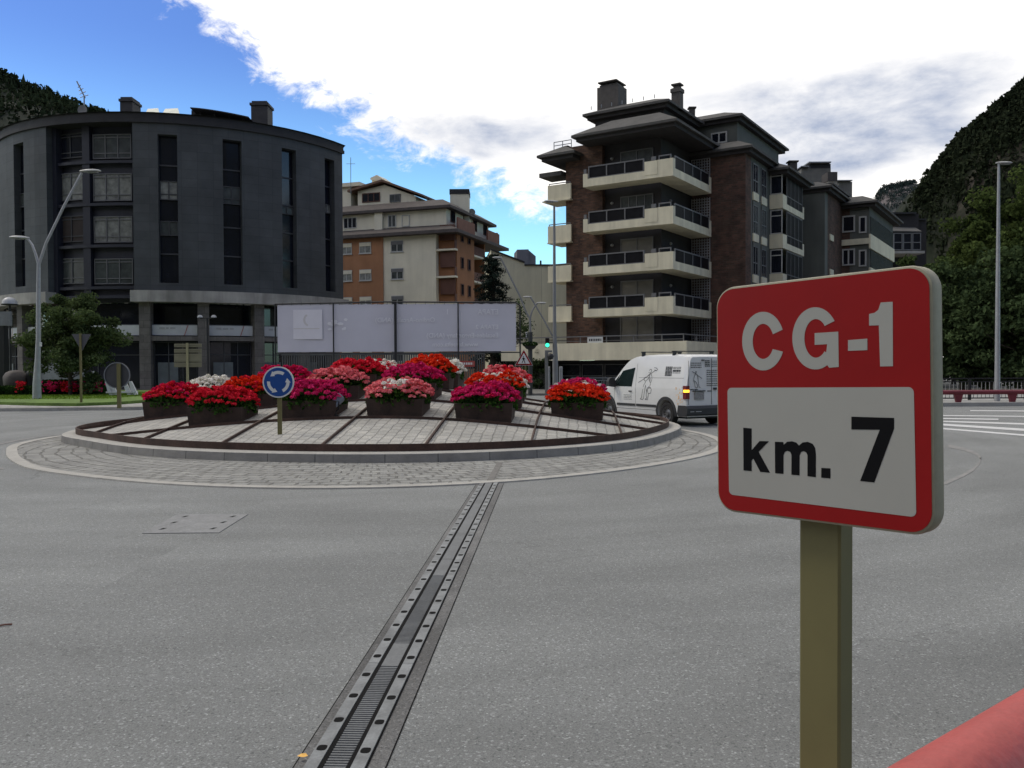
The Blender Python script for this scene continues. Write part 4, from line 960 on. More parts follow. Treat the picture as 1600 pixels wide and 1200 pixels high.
# the return wall on the right going back
e0 = FC.pt(sE, 0, 0); FRt = Frame(e0, (-.42, 1), (1, .42)); o_ = mb.build('wall', M_slate, lb); mb = MB(); fbox(mb, FRt, 0.55, 22, -.5, -.003, zB, zT)
mb.build('wall', M_slate, lb)
mb = MB(); fbox(mb, FC, sL, bay[0] , -.62, -.52, zB, zT); mb.build('slit_glazing', M_dgl, lb); mb = MB(); fbox(mb, FC, bay[1], sE - .05, -.62, -.52, zB, zT); mb.build('slit_glazing', M_dgl, lb)
for i, (a, b) in enumerate(slits):
    for k in range(1, 5):
        z = zS0 + (zS1 - zS0) * k / 5.0
        if (k, i) in ((1, 0), (3, 2)): continue
        m = MB(); fbox(m, FC, a + .01, b - .01, -.50, -.44, z - .05, z + .05); m.build('transom', M_frd, lb)
for i, ya, yb, pm in ((3, 281, 311, M_cur), (3, 344, 367, M_cur2), (4, 290, 318, M_cur2), (2, 300, 322, M_cur2), (5, 322, 334, M_cur2), (6, 318, 332, M_cur)):
    a, b = slits[i]; xm = (a + b) / 2; ang = xm / FC.R
    xc = {2: 30, 3: 262, 4: 364, 5: 452, 6: 515}[i]
    z1_, z0_ = fx(xc, ya)[1], fx(xc, yb)[1]
    window(FC, a + .03, b - .03, z0_, z1_, -.40, lb, M_frd, pm, cols=2, rows=(.3,) if yb - ya > 25 else ())
# recessed bay
mb = MB(); fbox(mb, FC, bay[0] - .2, bay[1] + .2, -1.3, -1.1, zB, zT); fbox(mb, FC, bay[0], bay[0] + .35, -1.09, -.501, zB, zT)
fbox(mb, FC, fx(134, 330, -1)[0], fx(145, 330, -1)[0], -1.09, -.7, zB, zT); mb.build('bay_panel', M_navy, lb)
rowsY = [(209.5, 248), (271, 314), (338, 379), (404, 444)]
for k, (ya, yb) in enumerate(rowsY):
    for cx, (xa, xb) in enumerate(((77.7, 132), (147, 207))):
        xm = (xa + xb) / 2; z1_ = fx(xm, ya, -1)[1]; z0_ = fx(xm, yb, -1)[1]; a, b = fx(xa, 330, -1)[0], fx(xb, 330, -1)[0]
        pm = [M_cur2, M_cur, M_cur, M_cur2][k] if cx else [M_dgl, M_cur, mat('brown_blind', (0.035, 0.025, 0.022), var=.3), M_cur2][k]
        window(FC, a, b, z0_, z1_, -.98, lb, M_frg if (k > 0 or cx) and not (k == 2 and cx == 0) else M_frd, pm, cols=3, rows=(.22, .86), t=.07)
    m = MB(); fbox(m, FC, bay[0] + .36, bay[1] - .02, -1.08, -.62, fx(140, yb + 3, -.8)[1] - .25, fx(140, yb + 3, -.8)[1] - .05); m.build('bay_ledge', M_navy, lb)
# lintel with gap at the bay
zl1, zl0 = fx(204, 453, .5)[1], fx(204, 471, .5)[1]
mb = MB(); fbox(mb, FC, sL, bay[0] + .3, -.4, .5, zl0, zl1 - .003); mb.build('lintel', M_beam, lb); mb = MB(); fbox(mb, FC, fx(203, 460, .5)[0], sE, -.4, .5, zl0, zl1 - .003)
for a in (fx(296, 460, .5)[0], fx(301, 460, .5)[0], fx(311, 460, .5)[0], fx(316, 460, .5)[0], fx(333, 460, .5)[0]): fbox(mb, FC, a, a + .09, .501, .53, zl0, zl1 - .01)
mb.build('lintel', M_beam, lb)
# ground storeys
mb = MB(); fbox(mb, FC, sL, sE, -2.2, -2.0, 0, zB); mb.build('shop_glazing', M_dgl, lb)
mb = MB(); fbox(mb, FC, sL, sE, -2.0, -.401, zl0 + .3, zl0 + .5); mb.build('soffit', M_navy, lb)
cols_ = [(fx(a, 560, -.1)[0], fx(b, 560, -.1)[0]) for a, b in ((29, 37), (218.5, 236), (309.5, 327.5), (398, 413), (470, 482), (520, 530))] + [(-22, -21.1), (-17.5, -16.5)]
for a, b in cols_:
    m = MB(); fbox(m, FC, a, b, -.85, -.02, 0, zl0 - .003); m.build('column', M_stone, lb)
zb1, zb0 = fx(270, 508, -.5)[1], fx(270, 524, -.5)[1]; zs1 = fx(270, 525.5, -.4)[1]; zs0 = fx(270, 532.5, -.4)[1]
mb = MB(); fbox(mb, FC, sL, sE, -.80, -.12, zs0, zs1 - .004); mb.build('beam', M_stone, lb)
M_fascia = mat('fascia_white', (0.50, 0.52, 0.52), rough=0.5, var=0.15, scale=.8)
M_redl = mat('red_stripe', (0.35, 0.10, 0.08), var=0)
cs_ = sorted(cols_)
for (a0_, a1_), (b0_, b1_) in zip(cs_, cs_[1:]):
    if a1_ > sE: break
    m = MB(); fbox(m, FC, a1_ + .02, b0_ - .02, -.50, -.42, zb0, zb1); o = m.build('sign_panel', M_fascia, lb)
    m = MB(); q = a1_ + (b0_ - a1_) * .70; fpoly(m, FC, [(q, zb0), (q + .05, zb0), (q + .30, zb1), (q + .25, zb1)], -.415, -.41); m.build('slanted_stripe', M_redl, o)
    m = MB(); dashes(m, a1_ + .5, a1_ + (b0_ - a1_) * .55, (zb0 + zb1) / 2 + .08, lambda s, z: FC.pt(s, -.41, z), .12, .15, .4, .1); m.build('sign_lettering', mat('fascia_text', (0.36, 0.37, 0.37), var=0), o)
    # upper gallery glazing
    zg1 = zl0 - .9; m = MB(); fbox(m, FC, a1_ + .02, b0_ - .02, -.52, -.47, zb1 + .02, zg1 - .6); m.build('glass_parapet', mat('gallery_glass', (0.075, 0.083, 0.088), rough=.3, var=.2), lb)
    # shop window
    window(FC, a1_ + .05, b0_ - .05, .25, zs0 - .05, -.75, lb, M_frd, M_dgl, cols=3, rows=(.72,), name='shop_window')
    m = MB(); fbox(m, FC, a1_ + .3, a1_ + (b0_ - a1_) * .55, -.735, -.73, .4, 2.1); m.build('window_film', mat('film_grey', (0.12, 0.14, 0.145), rough=.4, var=.2), lb)
    m = MB(); fbox(m, FC, a1_ + .02, b0_ - .02, -.9, -.5, 0, .25); m.build('plinth', M_stone, lb)
# roof
zR = fx(300, 177, .5)[1]
mb = MB(); fbox(mb, FC, sL, sE + .12, -2.2, .14, zT + .002, zT + .25); fbox(mb, FC, sL, sE + .1, -2.0, .06, zT + .25, zR)
mb.build('roof_edge', M_roofd, lb)
mb = MB(); c = Vector((-27, 74.4, zR + 1.2)); ring = [FC.pt(sL + (sE + .2 - sL) * i / 30, .2, zR + .003) for i in range(31)] + [FRt.pt(22, 0, zR), Vector((-46, 92, zR))]
for i in range(len(ring)): a, b = ring[i], ring[(i + 1) % len(ring)]; mb.add([a, b, c], [(0, 1, 2)])
mb.build('roof', M_roofd, lb)
def chimney(parent, px0, px1, py0, py1, Y, m, name='chimney', cap=.12, dep=1.4):
    a = aty(px0, py1, Y); b = aty(px1, py1, Y); t = aty((px0 + px1) / 2, py0, Y).z; w_ = b.x - a.x
    mb = MB(); cx = (a.x + b.x) / 2; h_ = t - a.z + 1.2; mb.box((cx, Y, t - h_ / 2), (w_ * .88, dep, h_ - .3)); mb.box((cx, Y, t - .24), (w_, dep + .2, .18)); mb.box((cx, Y, t - .06), (w_ * .8, dep, .12)); return mb.build(name, m, parent)
chimney(lb, 193, 215, 156, 178, 64, mat('chimney_dark', (0.045, 0.044, 0.047), var=.2))
chimney(lb, 395, 424, 162, 193, 66, MATS['chimney_dark'])
for a, b in ((226, 250), (253, 281)):
    f0, f1, k0, k1 = aty(a, 178.5, 61.4), aty(b, 179, 61.4), aty(a + 5, 170, 62.8), aty(b - 3, 169, 62.8); dn = Vector((0, 0, -1.2))
    m = MB(); m.add([f0, f1, k1, k0, f0 + dn, f1 + dn, k1 + dn, k0 + dn], [(0, 1, 2, 3), (0, 4, 5, 1), (1, 5, 6, 2), (0, 3, 7, 4), (2, 6, 7, 3)])
    m.build('skylight', mat('skylight_glass', (0.45, 0.48, 0.42), rough=.15, var=.2, metal=.6), lb)
m = MB(); P = []
for i in range(9):
    x = 297 + 91 * i / 8; y = 167.5 + 14.5 * (i / 8) ** 1.4; q = aty(x, y, 63); P.append(q)
for a, b in zip(P, P[1:]): m.add([a, b, b + Vector((0, 2.0, -.1)), a + Vector((0, 2.0, -.1)), a - Vector((0, 0, .07)), b - Vector((0, 0, .07)), b + Vector((0, 2, -.17)), a + Vector((0, 2, -.17))], [(0, 1, 2, 3), (4, 5, 6, 7), (0, 1, 5, 4), (2, 3, 7, 6)])
for q in P[1::2]: m.tube([q + Vector((0, .6, -.05)), q + Vector((0, .6, -1.4))], .05, 6)
m.build('roof_canopy', MATS['chimney_dark'], lb)
m = MB(); q = [aty(x, y, 64) for x, y in ((299, 172), (385, 190), (385, 200), (299, 200))]; m.prism(q, (0, 2.5, 0)); m.build('roof_box', M_roofd, lb)
# antenna and dish on the roof
q = aty(131, 176, 66)
an = thing('roof_antenna', 'thin tilted aerial mast with a satellite dish on the dark curved building roof', 'antenna', (q.x, 66, zR))
m = MB(); m.tube([Vector((q.x, 66, zR - .5)), aty(131.5, 152, 66)], .05, 6); m.tube([aty(120, 127, 66), aty(133, 153, 66)], .05, 6)
for t in (.3, .5, .7, .9): c_ = aty(120, 127, 66).lerp(aty(133, 153, 66), t); m.tube([c_ + Vector((-.35 * t, 0, -.1)), c_ + Vector((.35 * t, 0, .1))], .03, 5)
m.build('mast', M_grey, an)
m = MB(); c_ = aty(129.5, 172, 65.6); m.lathe((0, 0, 0), [(.02, .0), (.18, .02), (.34, .08), (.36, .09), (.30, .075), (.02, .03)], 18); m.v = [(p[0] + c_.x, c_.y - p[2], p[1] + c_.z) for p in m.v]; m.build('dish', mat('dish_grey', (0.22, 0.22, 0.21), var=.1), an)
# ================================================================ MIDDLE: orange and cream block
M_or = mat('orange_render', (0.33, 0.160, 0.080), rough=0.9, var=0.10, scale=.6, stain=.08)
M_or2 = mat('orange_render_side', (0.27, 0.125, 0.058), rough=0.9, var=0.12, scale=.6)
M_cr = mat('cream_render', (0.66, 0.62, 0.49), rough=0.9, var=0.07, scale=.5, stain=.06)
M_brn = mat('brown_render', (0.105, 0.048, 0.034), rough=0.8, var=0.2, scale=.8)
M_tile = mat('dark_tile', (0.060, 0.050, 0.047), rough=0.75, var=0.25, scale=1.5, fine=.25, fscale=9)
M_wfr = mat('white_window_frame', (0.42, 0.42, 0.40), rough=.5, var=.1)
Cm = aty(681, 400, 96); um = Vector((-.945, .327, 0)).normalized(); vm = Vector((.327, .945, 0)).normalized()
FA = Frame(Cm, -um, -vm)      # left face: s negative towards the left, n towards us
FB = Frame(Cm, vm, -um)       # right face, receding; n towards the right
mbld = thing('apartment_block', 'orange and cream apartment block with brown balconies behind the white banner', 'building', (Cm.x, Cm.y, 0))
zE = FA.px(681, 366)[1]; aL = FA.px(520, 400)[0]; aO = FA.px(599, 400)[0]
sR = FB.px(758, 420)[0]
mb = MB(); fbox(mb, FA, aO, -.0, -14, 0, 0, zE); mb.build('cream_wall', M_cr, mbld)
mb = MB(); fbox(mb, FA, aL - 6, aO - .003, -13.9, .12, 0, zE); mb.build('orange_wall', M_or, mbld)
FBs = lambda x: FB.px(x, 400, 2.2)[0]
# right side: loggias between an orange pier and an end post, 2.2 m proud of the cream core
b1, b2, b3 = FBs(714), FBs(741), FBs(758)
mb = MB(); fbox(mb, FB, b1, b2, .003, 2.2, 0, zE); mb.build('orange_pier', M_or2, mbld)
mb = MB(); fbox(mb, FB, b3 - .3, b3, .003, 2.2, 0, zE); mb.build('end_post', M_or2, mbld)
fl_h = 3.0
for k in range(0, 6):
    zf = FA.px(681, 394)[1] + .35 - fl_h * (k + 0) - .0
    if zf < .5: break
    m = MB(); fbox(m, FB, .1, b1 - .003, .003, 2.3, zf - .2, zf); fbox(m, FB, b2 + .003, b3 - .31, .003, 2.2, zf - .2, zf); m.build('balcony_slab', M_cr, mbld)
    m = MB(); fbox(m, FB, b1 * .35, b1 - .003, 2.1, 2.2, zf + .003, zf + 1.0); m.build('balcony_parapet', M_brn, mbld); m = MB(); fbox(m, FB, b2 + .003, b3 - .31, 2.1, 2.2, zf + .003, zf + 1.0); m.build('balcony_parapet', M_brn, mbld)
    m = MB(); fbox(m, FB, b1 * .62, b1 - .003, .3, 2.05, zf + 1.001, zf + 2.7); m.build('brown_screen', M_brn, mbld)
    for a_ in (.28, .68): s_ = b1 + (b2 - b1) * a_; window(FB, s_ - .42, s_ + .42, zf + .95, zf + 2.25, 2.24, mbld, M_brn, M_dgl, cols=1, t=.09)
    window(FB, .9, 2.2, zf + .2, zf + 2.2, .02, mbld, M_brn, M_dgl, cols=1, t=.09, name='balcony_door')
rowsM = [(376, 393.5), (418, 436.5), (459.5, 478)]
z0r = [(FA.px(620, b)[1], FA.px(620, a)[1]) for a, b in rowsM]; dz = z0r[0][0] - z0r[1][0]
for k in range(6):
    za = z0r[0][0] - dz * k; zb_ = z0r[0][1] - dz * k
    if za < 1: break
    for xa, xb, pm in ((611, 630, M_cur2), (561.5, 580, M_cur), (533, 550, M_cur)):
        n_ = .01 if xa > 600 else .13
        a, b = FA.px(xa, 400, n_)[0], FA.px(xb, 400, n_)[0]
        window(FA, a, b, za, zb_, n_, mbld, M_wfr, pm, cols=2, t=.08, sill=M_wfr, d=.04)
        m = MB(); fbox(m, FA, a + .02, b - .02, n_ + .0, n_ + .07, zb_ - .45, zb_ - .07); m.build('roller_blind', M_frg if xa > 600 else M_cr, mbld)
# lower roof, set-back floor, upper roof, gable
zr1 = FA.px(650, 353.5, -1)[1]
def hiproof(mb, F, s0, s1, n0, n1, z0, z1, inset, th=.18):
    # z0 eave underside, z1 top at inset
    P0 = [(s0, n0), (s1, n0), (s1, n1), (s0, n1)]; si = inset; P1 = [(s0 + si, n0 + si), (s1 - si, n0 + si), (s1 - si, n1 - si), (s0 + si, n1 - si)]
    A_ = [F.pt(s, n, z0) for s, n in P0]; B_ = [F.pt(s, n, z0 + th) for s, n in P0]; C_2 = [F.pt(s, n, z1) for s, n in P1]
    mb.add(A_ + B_ + C_2, [(0, 1, 2, 3), (8, 9, 10, 11)] + [(i, (i + 1) % 4, 4 + (i + 1) % 4, 4 + i) for i in range(4)] + [(4 + i, 4 + (i + 1) % 4, 8 + (i + 1) % 4, 8 + i) for i in range(4)])
mb = MB(); hiproof(mb, FA, aL - 7, 3.0, -16, .9, zE, zr1, 2.0, .35)
mb.build('lower_roof', M_tile, mbld)
zU = FA.px(689, 327, -1.3)[1]
mb = MB(); fbox(mb, FA, aL - 6, .8, -14.5, -1.1, zr1 - .5, zU); mb.build('upper_wall', M_cr, mbld)
zr2 = FA.px(650, 314.5, -2)[1]
mb = MB(); hiproof(mb, FA, aL - 7, 1.6, -15.3, -.4, zU, zr2, 1.6, .3); mb.build('upper_roof', M_tile, mbld)
for xa, xb, ya, yb, pm, c_ in ((537, 557.5, 340, 357, M_dgl, 3), (606.5, 619, 336, 355, M_cur2, 2), (628, 640, 336, 354, M_cr, 1)):
    a, b = FA.px(xa, 350, -1.1)[0], FA.px(xb, 350, -1.1)[0]; window(FA, a, b, FA.px((xa + xb) / 2, yb, -1.1)[1], FA.px((xa + xb) / 2, ya, -1.1)[1], -1.07, mbld, M_wfr, pm, cols=c_, t=.08, d=.04)
m = MB(); s_ = FA.px(593, 350, -1)[0]; fbox(m, FA, s_ - .5, s_ + .5, -1.099, -.7, zr1 - .3, zU - .003); m.build('pilaster', M_cr, mbld)
FBu = Frame(FA.pt(.8, -1.1, 0), vm, -um)
for a_ in (1.2, 5.0, 8.0, 11.5): window(FBu, a_, a_ + 1.3, zr1 + .5, zr1 + 1.9, .03, mbld, M_brn, M_dgl, cols=1, t=.08, d=.04)
m = MB(); q0, q1 = FBu.px(689, 345, 1.2)[0], FBu.px(722, 355, 1.2)[0]
for a_, b_ in ((.1, 5.2), (9.5, 13.6)):
    m = MB(); fbox(m, FBu, a_, b_, 1.2, 1.4, zr1 - .9, zr1 + .75); fbox(m, FBu, b_ - .25, b_ - .003, .0, 1.197, zr1 - .9, zr1 + .95)
    m.build('terrace_parapet', mat('terrace_brown', (0.17, 0.075, 0.05), var=.15), mbld)
# gabled penthouse
gx0, gx1 = FA.px(559, 300, -3)[0], FA.px(640, 300, -3)[0]; gm = FA.px(601, 300, -3)[0]
zg0 = FA.px(600, 318, -3)[1]; zgp = FA.px(601, 284, -3)[1]; zgl = FA.px(562, 296, -3)[1]; zgr = FA.px(652, 305, -3)[1]
mb = MB(); fpoly(mb, FA, [(gx0, zr2 - 1.5), (gx1 + .8, zr2 - 1.5), (gx1 + .8, zgr - .1), (gm, zgp - .35), (gx0, zgl - .2)], -3, -10); mb.build('gable_wall', M_cr, mbld)
mb = MB(); fpoly(mb, FA, [(gx0 - 1, zgl - .35), (gm, zgp - .1), (gx1 + 2.0, zgr - .3), (gx1 + 2.0, zgr - .1), (gm, zgp + .15), (gx0 - 1, zgl - .1)], -2.3, -11); mb.build('gable_roof', mat('roof_wood', (0.15, 0.085, 0.055), var=.2), mbld)
a, b = FA.px(566, 305, -3)[0], FA.px(594, 305, -3)[0]; window(FA, a, b, FA.px(580, 316, -3)[1], FA.px(580, 301.5, -3)[1], -2.96, mbld, M_brn, M_dgl, cols=3, t=.1, d=.04)
a, b = FA.px(609, 305, -3)[0], FA.px(626, 305, -3)[0]; window(FA, a, b, FA.px(618, 316, -3)[1], FA.px(618, 303.5, -3)[1], -2.96, mbld, M_frg, M_cur2, cols=2, t=.08, d=.04)
m = MB(); a, b = FA.px(581, 290, -6)[0], FA.px(599, 290, -6)[0]; z_ = FA.px(590, 275, -6)[1]; fbox(m, FA, a, b, -8, -6, zgl - 1, z_ - .4); fpoly(m, FA, [(a - .1, z_ - .4), (b + .4, z_ - .9), (b + .4, z_ - .7), ((a + b) / 2, z_ + .1), (a - .1, z_ - .2)], -5.8, -8.2); m.build('chimney', M_cr, mbld)
m = MB(); a, b = FA.px(535, 290, -3)[0], FA.px(548, 290, -3)[0]; fbox(m, FA, a - 2, b, -8, -3, zr2 - 1, FA.px(540, 293, -3)[1]); fbox(m, FA, a - 2, b + 1.4, -8.4, -2.6, FA.px(540, 293, -3)[1] + .003, FA.px(540, 287, -3)[1]); m.build('roof_pavilion', M_cr, mbld)
# big chimney, dish, roof rail, aerial
FBc = 5.2
q0 = aty(704.5, 340, 103); q1 = aty(733.5, 340, 103); zt_ = aty(719, 299, 103).z; zc_ = aty(719, 306.5, 103).z
m = MB(); m.box(((q0.x + q1.x) / 2, 103, (zt_ + zE) / 2), (q1.x - q0.x, 2.6, zt_ - zE - .6)); m.build('chimney', M_cr, mbld)
m = MB(); m.box(((q0.x + q1.x) / 2, 103, (zt_ + zc_) / 2), (q1.x - q0.x + .12, 2.75, (zt_ - zc_))); m.build('chimney_cap', M_roofd, mbld)
m = MB(); a, b = aty(667, 307, 100), aty(703, 322, 104)
for t in range(9): c_ = a.lerp(b, t / 8); m.tube([c_ - Vector((0, 0, 1.0)), c_], .03, 5)
m.tube([a, b], .04, 5); m.tube([a - Vector((0, 0, .4)), b - Vector((0, 0, .4))], .03, 5); m.build('roof_rail', M_grey, mbld)
m = MB(); c_ = aty(737, 332, 103); m.lathe((0, 0, 0), [(.02, .0), (.2, .03), (.42, .12), (.44, .12), (.3, .09), (.02, .05)], 16); m.v = [(p[0] + c_.x, c_.y - p[2], p[1] + c_.z) for p in m.v]; m.tube([c_, c_ + Vector((0, .3, -1.6))], .04, 5); m.build('satellite_dish', MATS['dish_grey'], mbld)
m = MB(); q = aty(548, 290, 97); m.tube([q - Vector((0, 0, 1)), aty(548, 246, 97)], .035, 5); c_ = aty(548, 256, 97); m.tube([c_ - Vector((.5, 0, 0)), c_ + Vector((.5, 0, 0))], .025, 5); m.build('aerial', M_grey, mbld)
# ================================================================ background cream building
Cc = aty(800, 450, 84); FG = Frame((Cc.x, 84), (1, .10), (.10, -1))
cbd = thing('cream_building', 'plain cream building with a sloping roof line between the orange block and the brick tower', 'building', (Cc.x, 84, 0))
M_cr2 = mat('pale_render', (0.56, 0.54, 0.40), rough=0.9, var=0.08, scale=.35, stain=.12)
pts = [FG.px(*p) for p in ((767, 391), (768, 391.5), (819.5, 411), (819.5, 415), (905, 415))]
mb = MB(); fpoly(mb, FG, [(pts[0][0], 0)] + pts + [(pts[-1][0], 0)], 0, -9); mb.build('wall', M_cr2, cbd)
mb = MB(); fpoly(mb, FG, [(pts[0][0], pts[0][1] + .003), (pts[1][0], pts[1][1] + .003), (pts[2][0], pts[2][1] + .003), (pts[2][0], pts[2][1] + .15), (pts[1][0], pts[1][1] + .15), (pts[0][0], pts[0][1] + .15)], .15, -9.2); fpoly(mb, FG, [(pts[3][0], pts[3][1] + .003), (pts[4][0], pts[4][1] + .003), (pts[4][0], pts[4][1] + .12), (pts[3][0], pts[3][1] + .12)], .12, -9.1); mb.build('coping', M_roofd, cbd)
a, b = FG.px(808, 400, -4)[0], FG.px(826, 400, -4)[0]; c_ = FG.px(837.5, 400, -4)[0]
m = MB(); fpoly(m, FG, [(a, FG.px(808, 416, -4)[1] - 1), (b, FG.px(826, 416, -4)[1] - 1), (b, FG.px(826, 389.5, -4)[1]), (a, FG.px(808, 390, -4)[1])], -4, -7); fpoly(m, FG, [(b + .003, FG.px(826, 416, -4)[1] - 1), (c_, FG.px(826, 416, -4)[1] - 1), (c_, FG.px(837, 400, -4)[1]), (b + .003, FG.px(826, 390, -4)[1])], -4.2, -7); m.build('roof_plant_box', mat('plant_grey', (0.17, 0.18, 0.20), var=.1), cbd)
m = MB(); s_, z_ = FG.px(845, 407, -1); fbox(m, FG, s_ - .08, s_ + .08, -1.2, -1.0, z_ - 1.2, z_); m.build('vent_pipe', M_dark, cbd)
for xs in (846, 862): 
    m = MB(); s_ = FG.px(xs, 500)[0]; fbox(m, FG, s_, s_ + .03, .002, .01, 1, pts[3][1] - .2); m.build('wall_joint', mat('joint_grey', (0.33, 0.32, 0.26), var=.1), cbd)
for xa, xb in ((764, 770), (789, 803)):
    a, b = FG.px(xa, 570, .5)[0], FG.px(xb, 570, .5)[0]; window(FG, a, b, FG.px(xa, 577)[1], FG.px(xa, 566)[1], .03, cbd, M_frd, M_dgl, cols=1, t=.08, d=.04)
# ================================================================ RIGHT: brick tower with cream balconies
M_brk = brickmat('brown_brick', (0.135, 0.070, 0.045), (0.060, 0.036, 0.027), (0.075, 0.060, 0.050), .34, .11, ms=.012, bump=.5, var=.45, vscale=1.1)
M_brk2 = brickmat('red_brick', (0.115, 0.060, 0.045), (0.060, 0.040, 0.030), (0.07, 0.058, 0.048), .40, .13, ms=.012, bump=.5, var=.40, vscale=1.3)
M_dr = mat('dark_render', (0.036, 0.034, 0.036), rough=.9, var=.2, scale=.8)
M_grn = mat('grey_green_render', (0.105, 0.112, 0.100), rough=.9, var=.12, scale=.6, stain=.1)
M_bal = mat('balcony_cream', (0.64, 0.60, 0.45), rough=.85, var=.08, scale=1.0, stain=.14)
M_rt = mat('grey_roof_slab', (0.058, 0.057, 0.054), rough=.8, var=.3, scale=1.2)
M_sof = mat('soffit_dark', (0.040, 0.037, 0.037), rough=.9, var=.15)
M_bgl = mat('balcony_glass', (0.011, 0.011, 0.013), rough=.35, spec=.10, var=.3)
C0 = Vector((10.27, 55, 0)); U = Vector((-.841, .541, 0)); V = Vector((.541, .841, 0))
FL = Frame(C0, -U, -V)     # s = -a ; n = -b   (left hand face)
FRr = Frame(C0, V, -U)     # s = b ; n = -a    (right hand face)
def abox(mb, a0, a1, b0, b1, z0, z1): 
    a0, a1 = sorted((a0, a1)); b0, b1 = sorted((b0, b1))
    # UV: left face uses a, right face uses b
    p = [C0 + U * a + V * b + Vector((0, 0, z)) for z in (z0, z1) for a, b in ((a0, b0), (a1, b0), (a1, b1), (a0, b1))]
    mb.add(p, [(0, 4, 5, 1), (3, 2, 6, 7), (0, 3, 7, 4), (1, 5, 6, 2), (0, 1, 2, 3), (4, 7, 6, 5)],
           [[(a0, z0), (a0, z1), (a1, z1), (a1, z0)], [(a0, z0), (a1, z0), (a1, z1), (a0, z1)], [(b0, z0), (b1, z0), (b1, z1), (b0, z1)], [(b0, z0), (b0, z1), (b1, z1), (b1, z0)], [(a0, b0), (a1, b0), (a1, b1), (a0, b1)], [(a0, b0), (a0, b1), (a1, b1), (a1, b0)]])
def hz(px, py, n=0.0, F=FL): return F.px(px, py, n)[1]
tw = thing('brick_tower', 'brown brick apartment tower with stacked cream corner balconies and dark glass railings', 'building', C0)
zts1, zts0 = hz(1030, 534), hz(1030, 562)            # terrace beam
zb = [hz(1052, y) for y in (490, 420, 349, 274)]       # balcony undersides at the corner
HT = 17.0
mb = MB(); abox(mb, 5.75, 8.6, 1.5, 6.5, zts1, HT); mb.build('brick_wall', M_brk, tw)
mb = MB(); abox(mb, 1.6, 5.745, 1.9, 12, zts1, HT); abox(mb, 1.6, 9, 6.6, 14, 0, HT); mb.build('dark_wall', M_dr, tw)
mb = MB(); abox(mb, -1.2, 12.6, -.8, 0.0, zts0, zts1); abox(mb, 12.0, 12.6, 0.003, 9, zts0, zts1); abox(mb, -1.2, -.4, 0.003, 9, zts0, zts1); mb.build('terrace_beam', M_bal, tw)
mb = MB(); abox(mb, -.39, 11.9, .003, 9, zts1 - .35, zts1 - .05); mb.build('terrace_floor', M_conc, tw)
m = MB()
for a in [12.2 - 1.95 * i for i in range(7)] + [-.95]: abox(m, a, a + .06, -.60, -.54, zts1, zts1 + .42)
abox(m, -.95, 12.3, -.62, -.52, zts1 + .40, zts1 + .47); abox(m, -.95, 12.3, -.59, -.55, zts1 + .12, zts1 + .15)
abox(m, -.98, -.90, -.515, 9, zts1 + .40, zts1 + .47)
for b in (1.5, 3.5, 5.5, 7.5): abox(m, -.97, -.91, b, b + .06, zts1, zts1 + .4)
m.build('terrace_railing', M_frg, tw)
a0_, a1_ = -FL.px(918, 530, .64)[0], -FL.px(942, 530, .64)[0]
m = MB(); abox(m, a1_, a0_, -.66, -.63, hz(930, 536, .64), hz(930, 526.5, .64)); bs = m.build('banner', MATS['fascia_white'], tw)
m = MB(); zz = hz(930, 533, .64); dashes(m, -a0_ + .12, -a1_ - .1, zz, lambda s, z: FL.pt(s, .664, z), .16, .05, .12, .04); m.build('banner_lettering', M_line, bs)
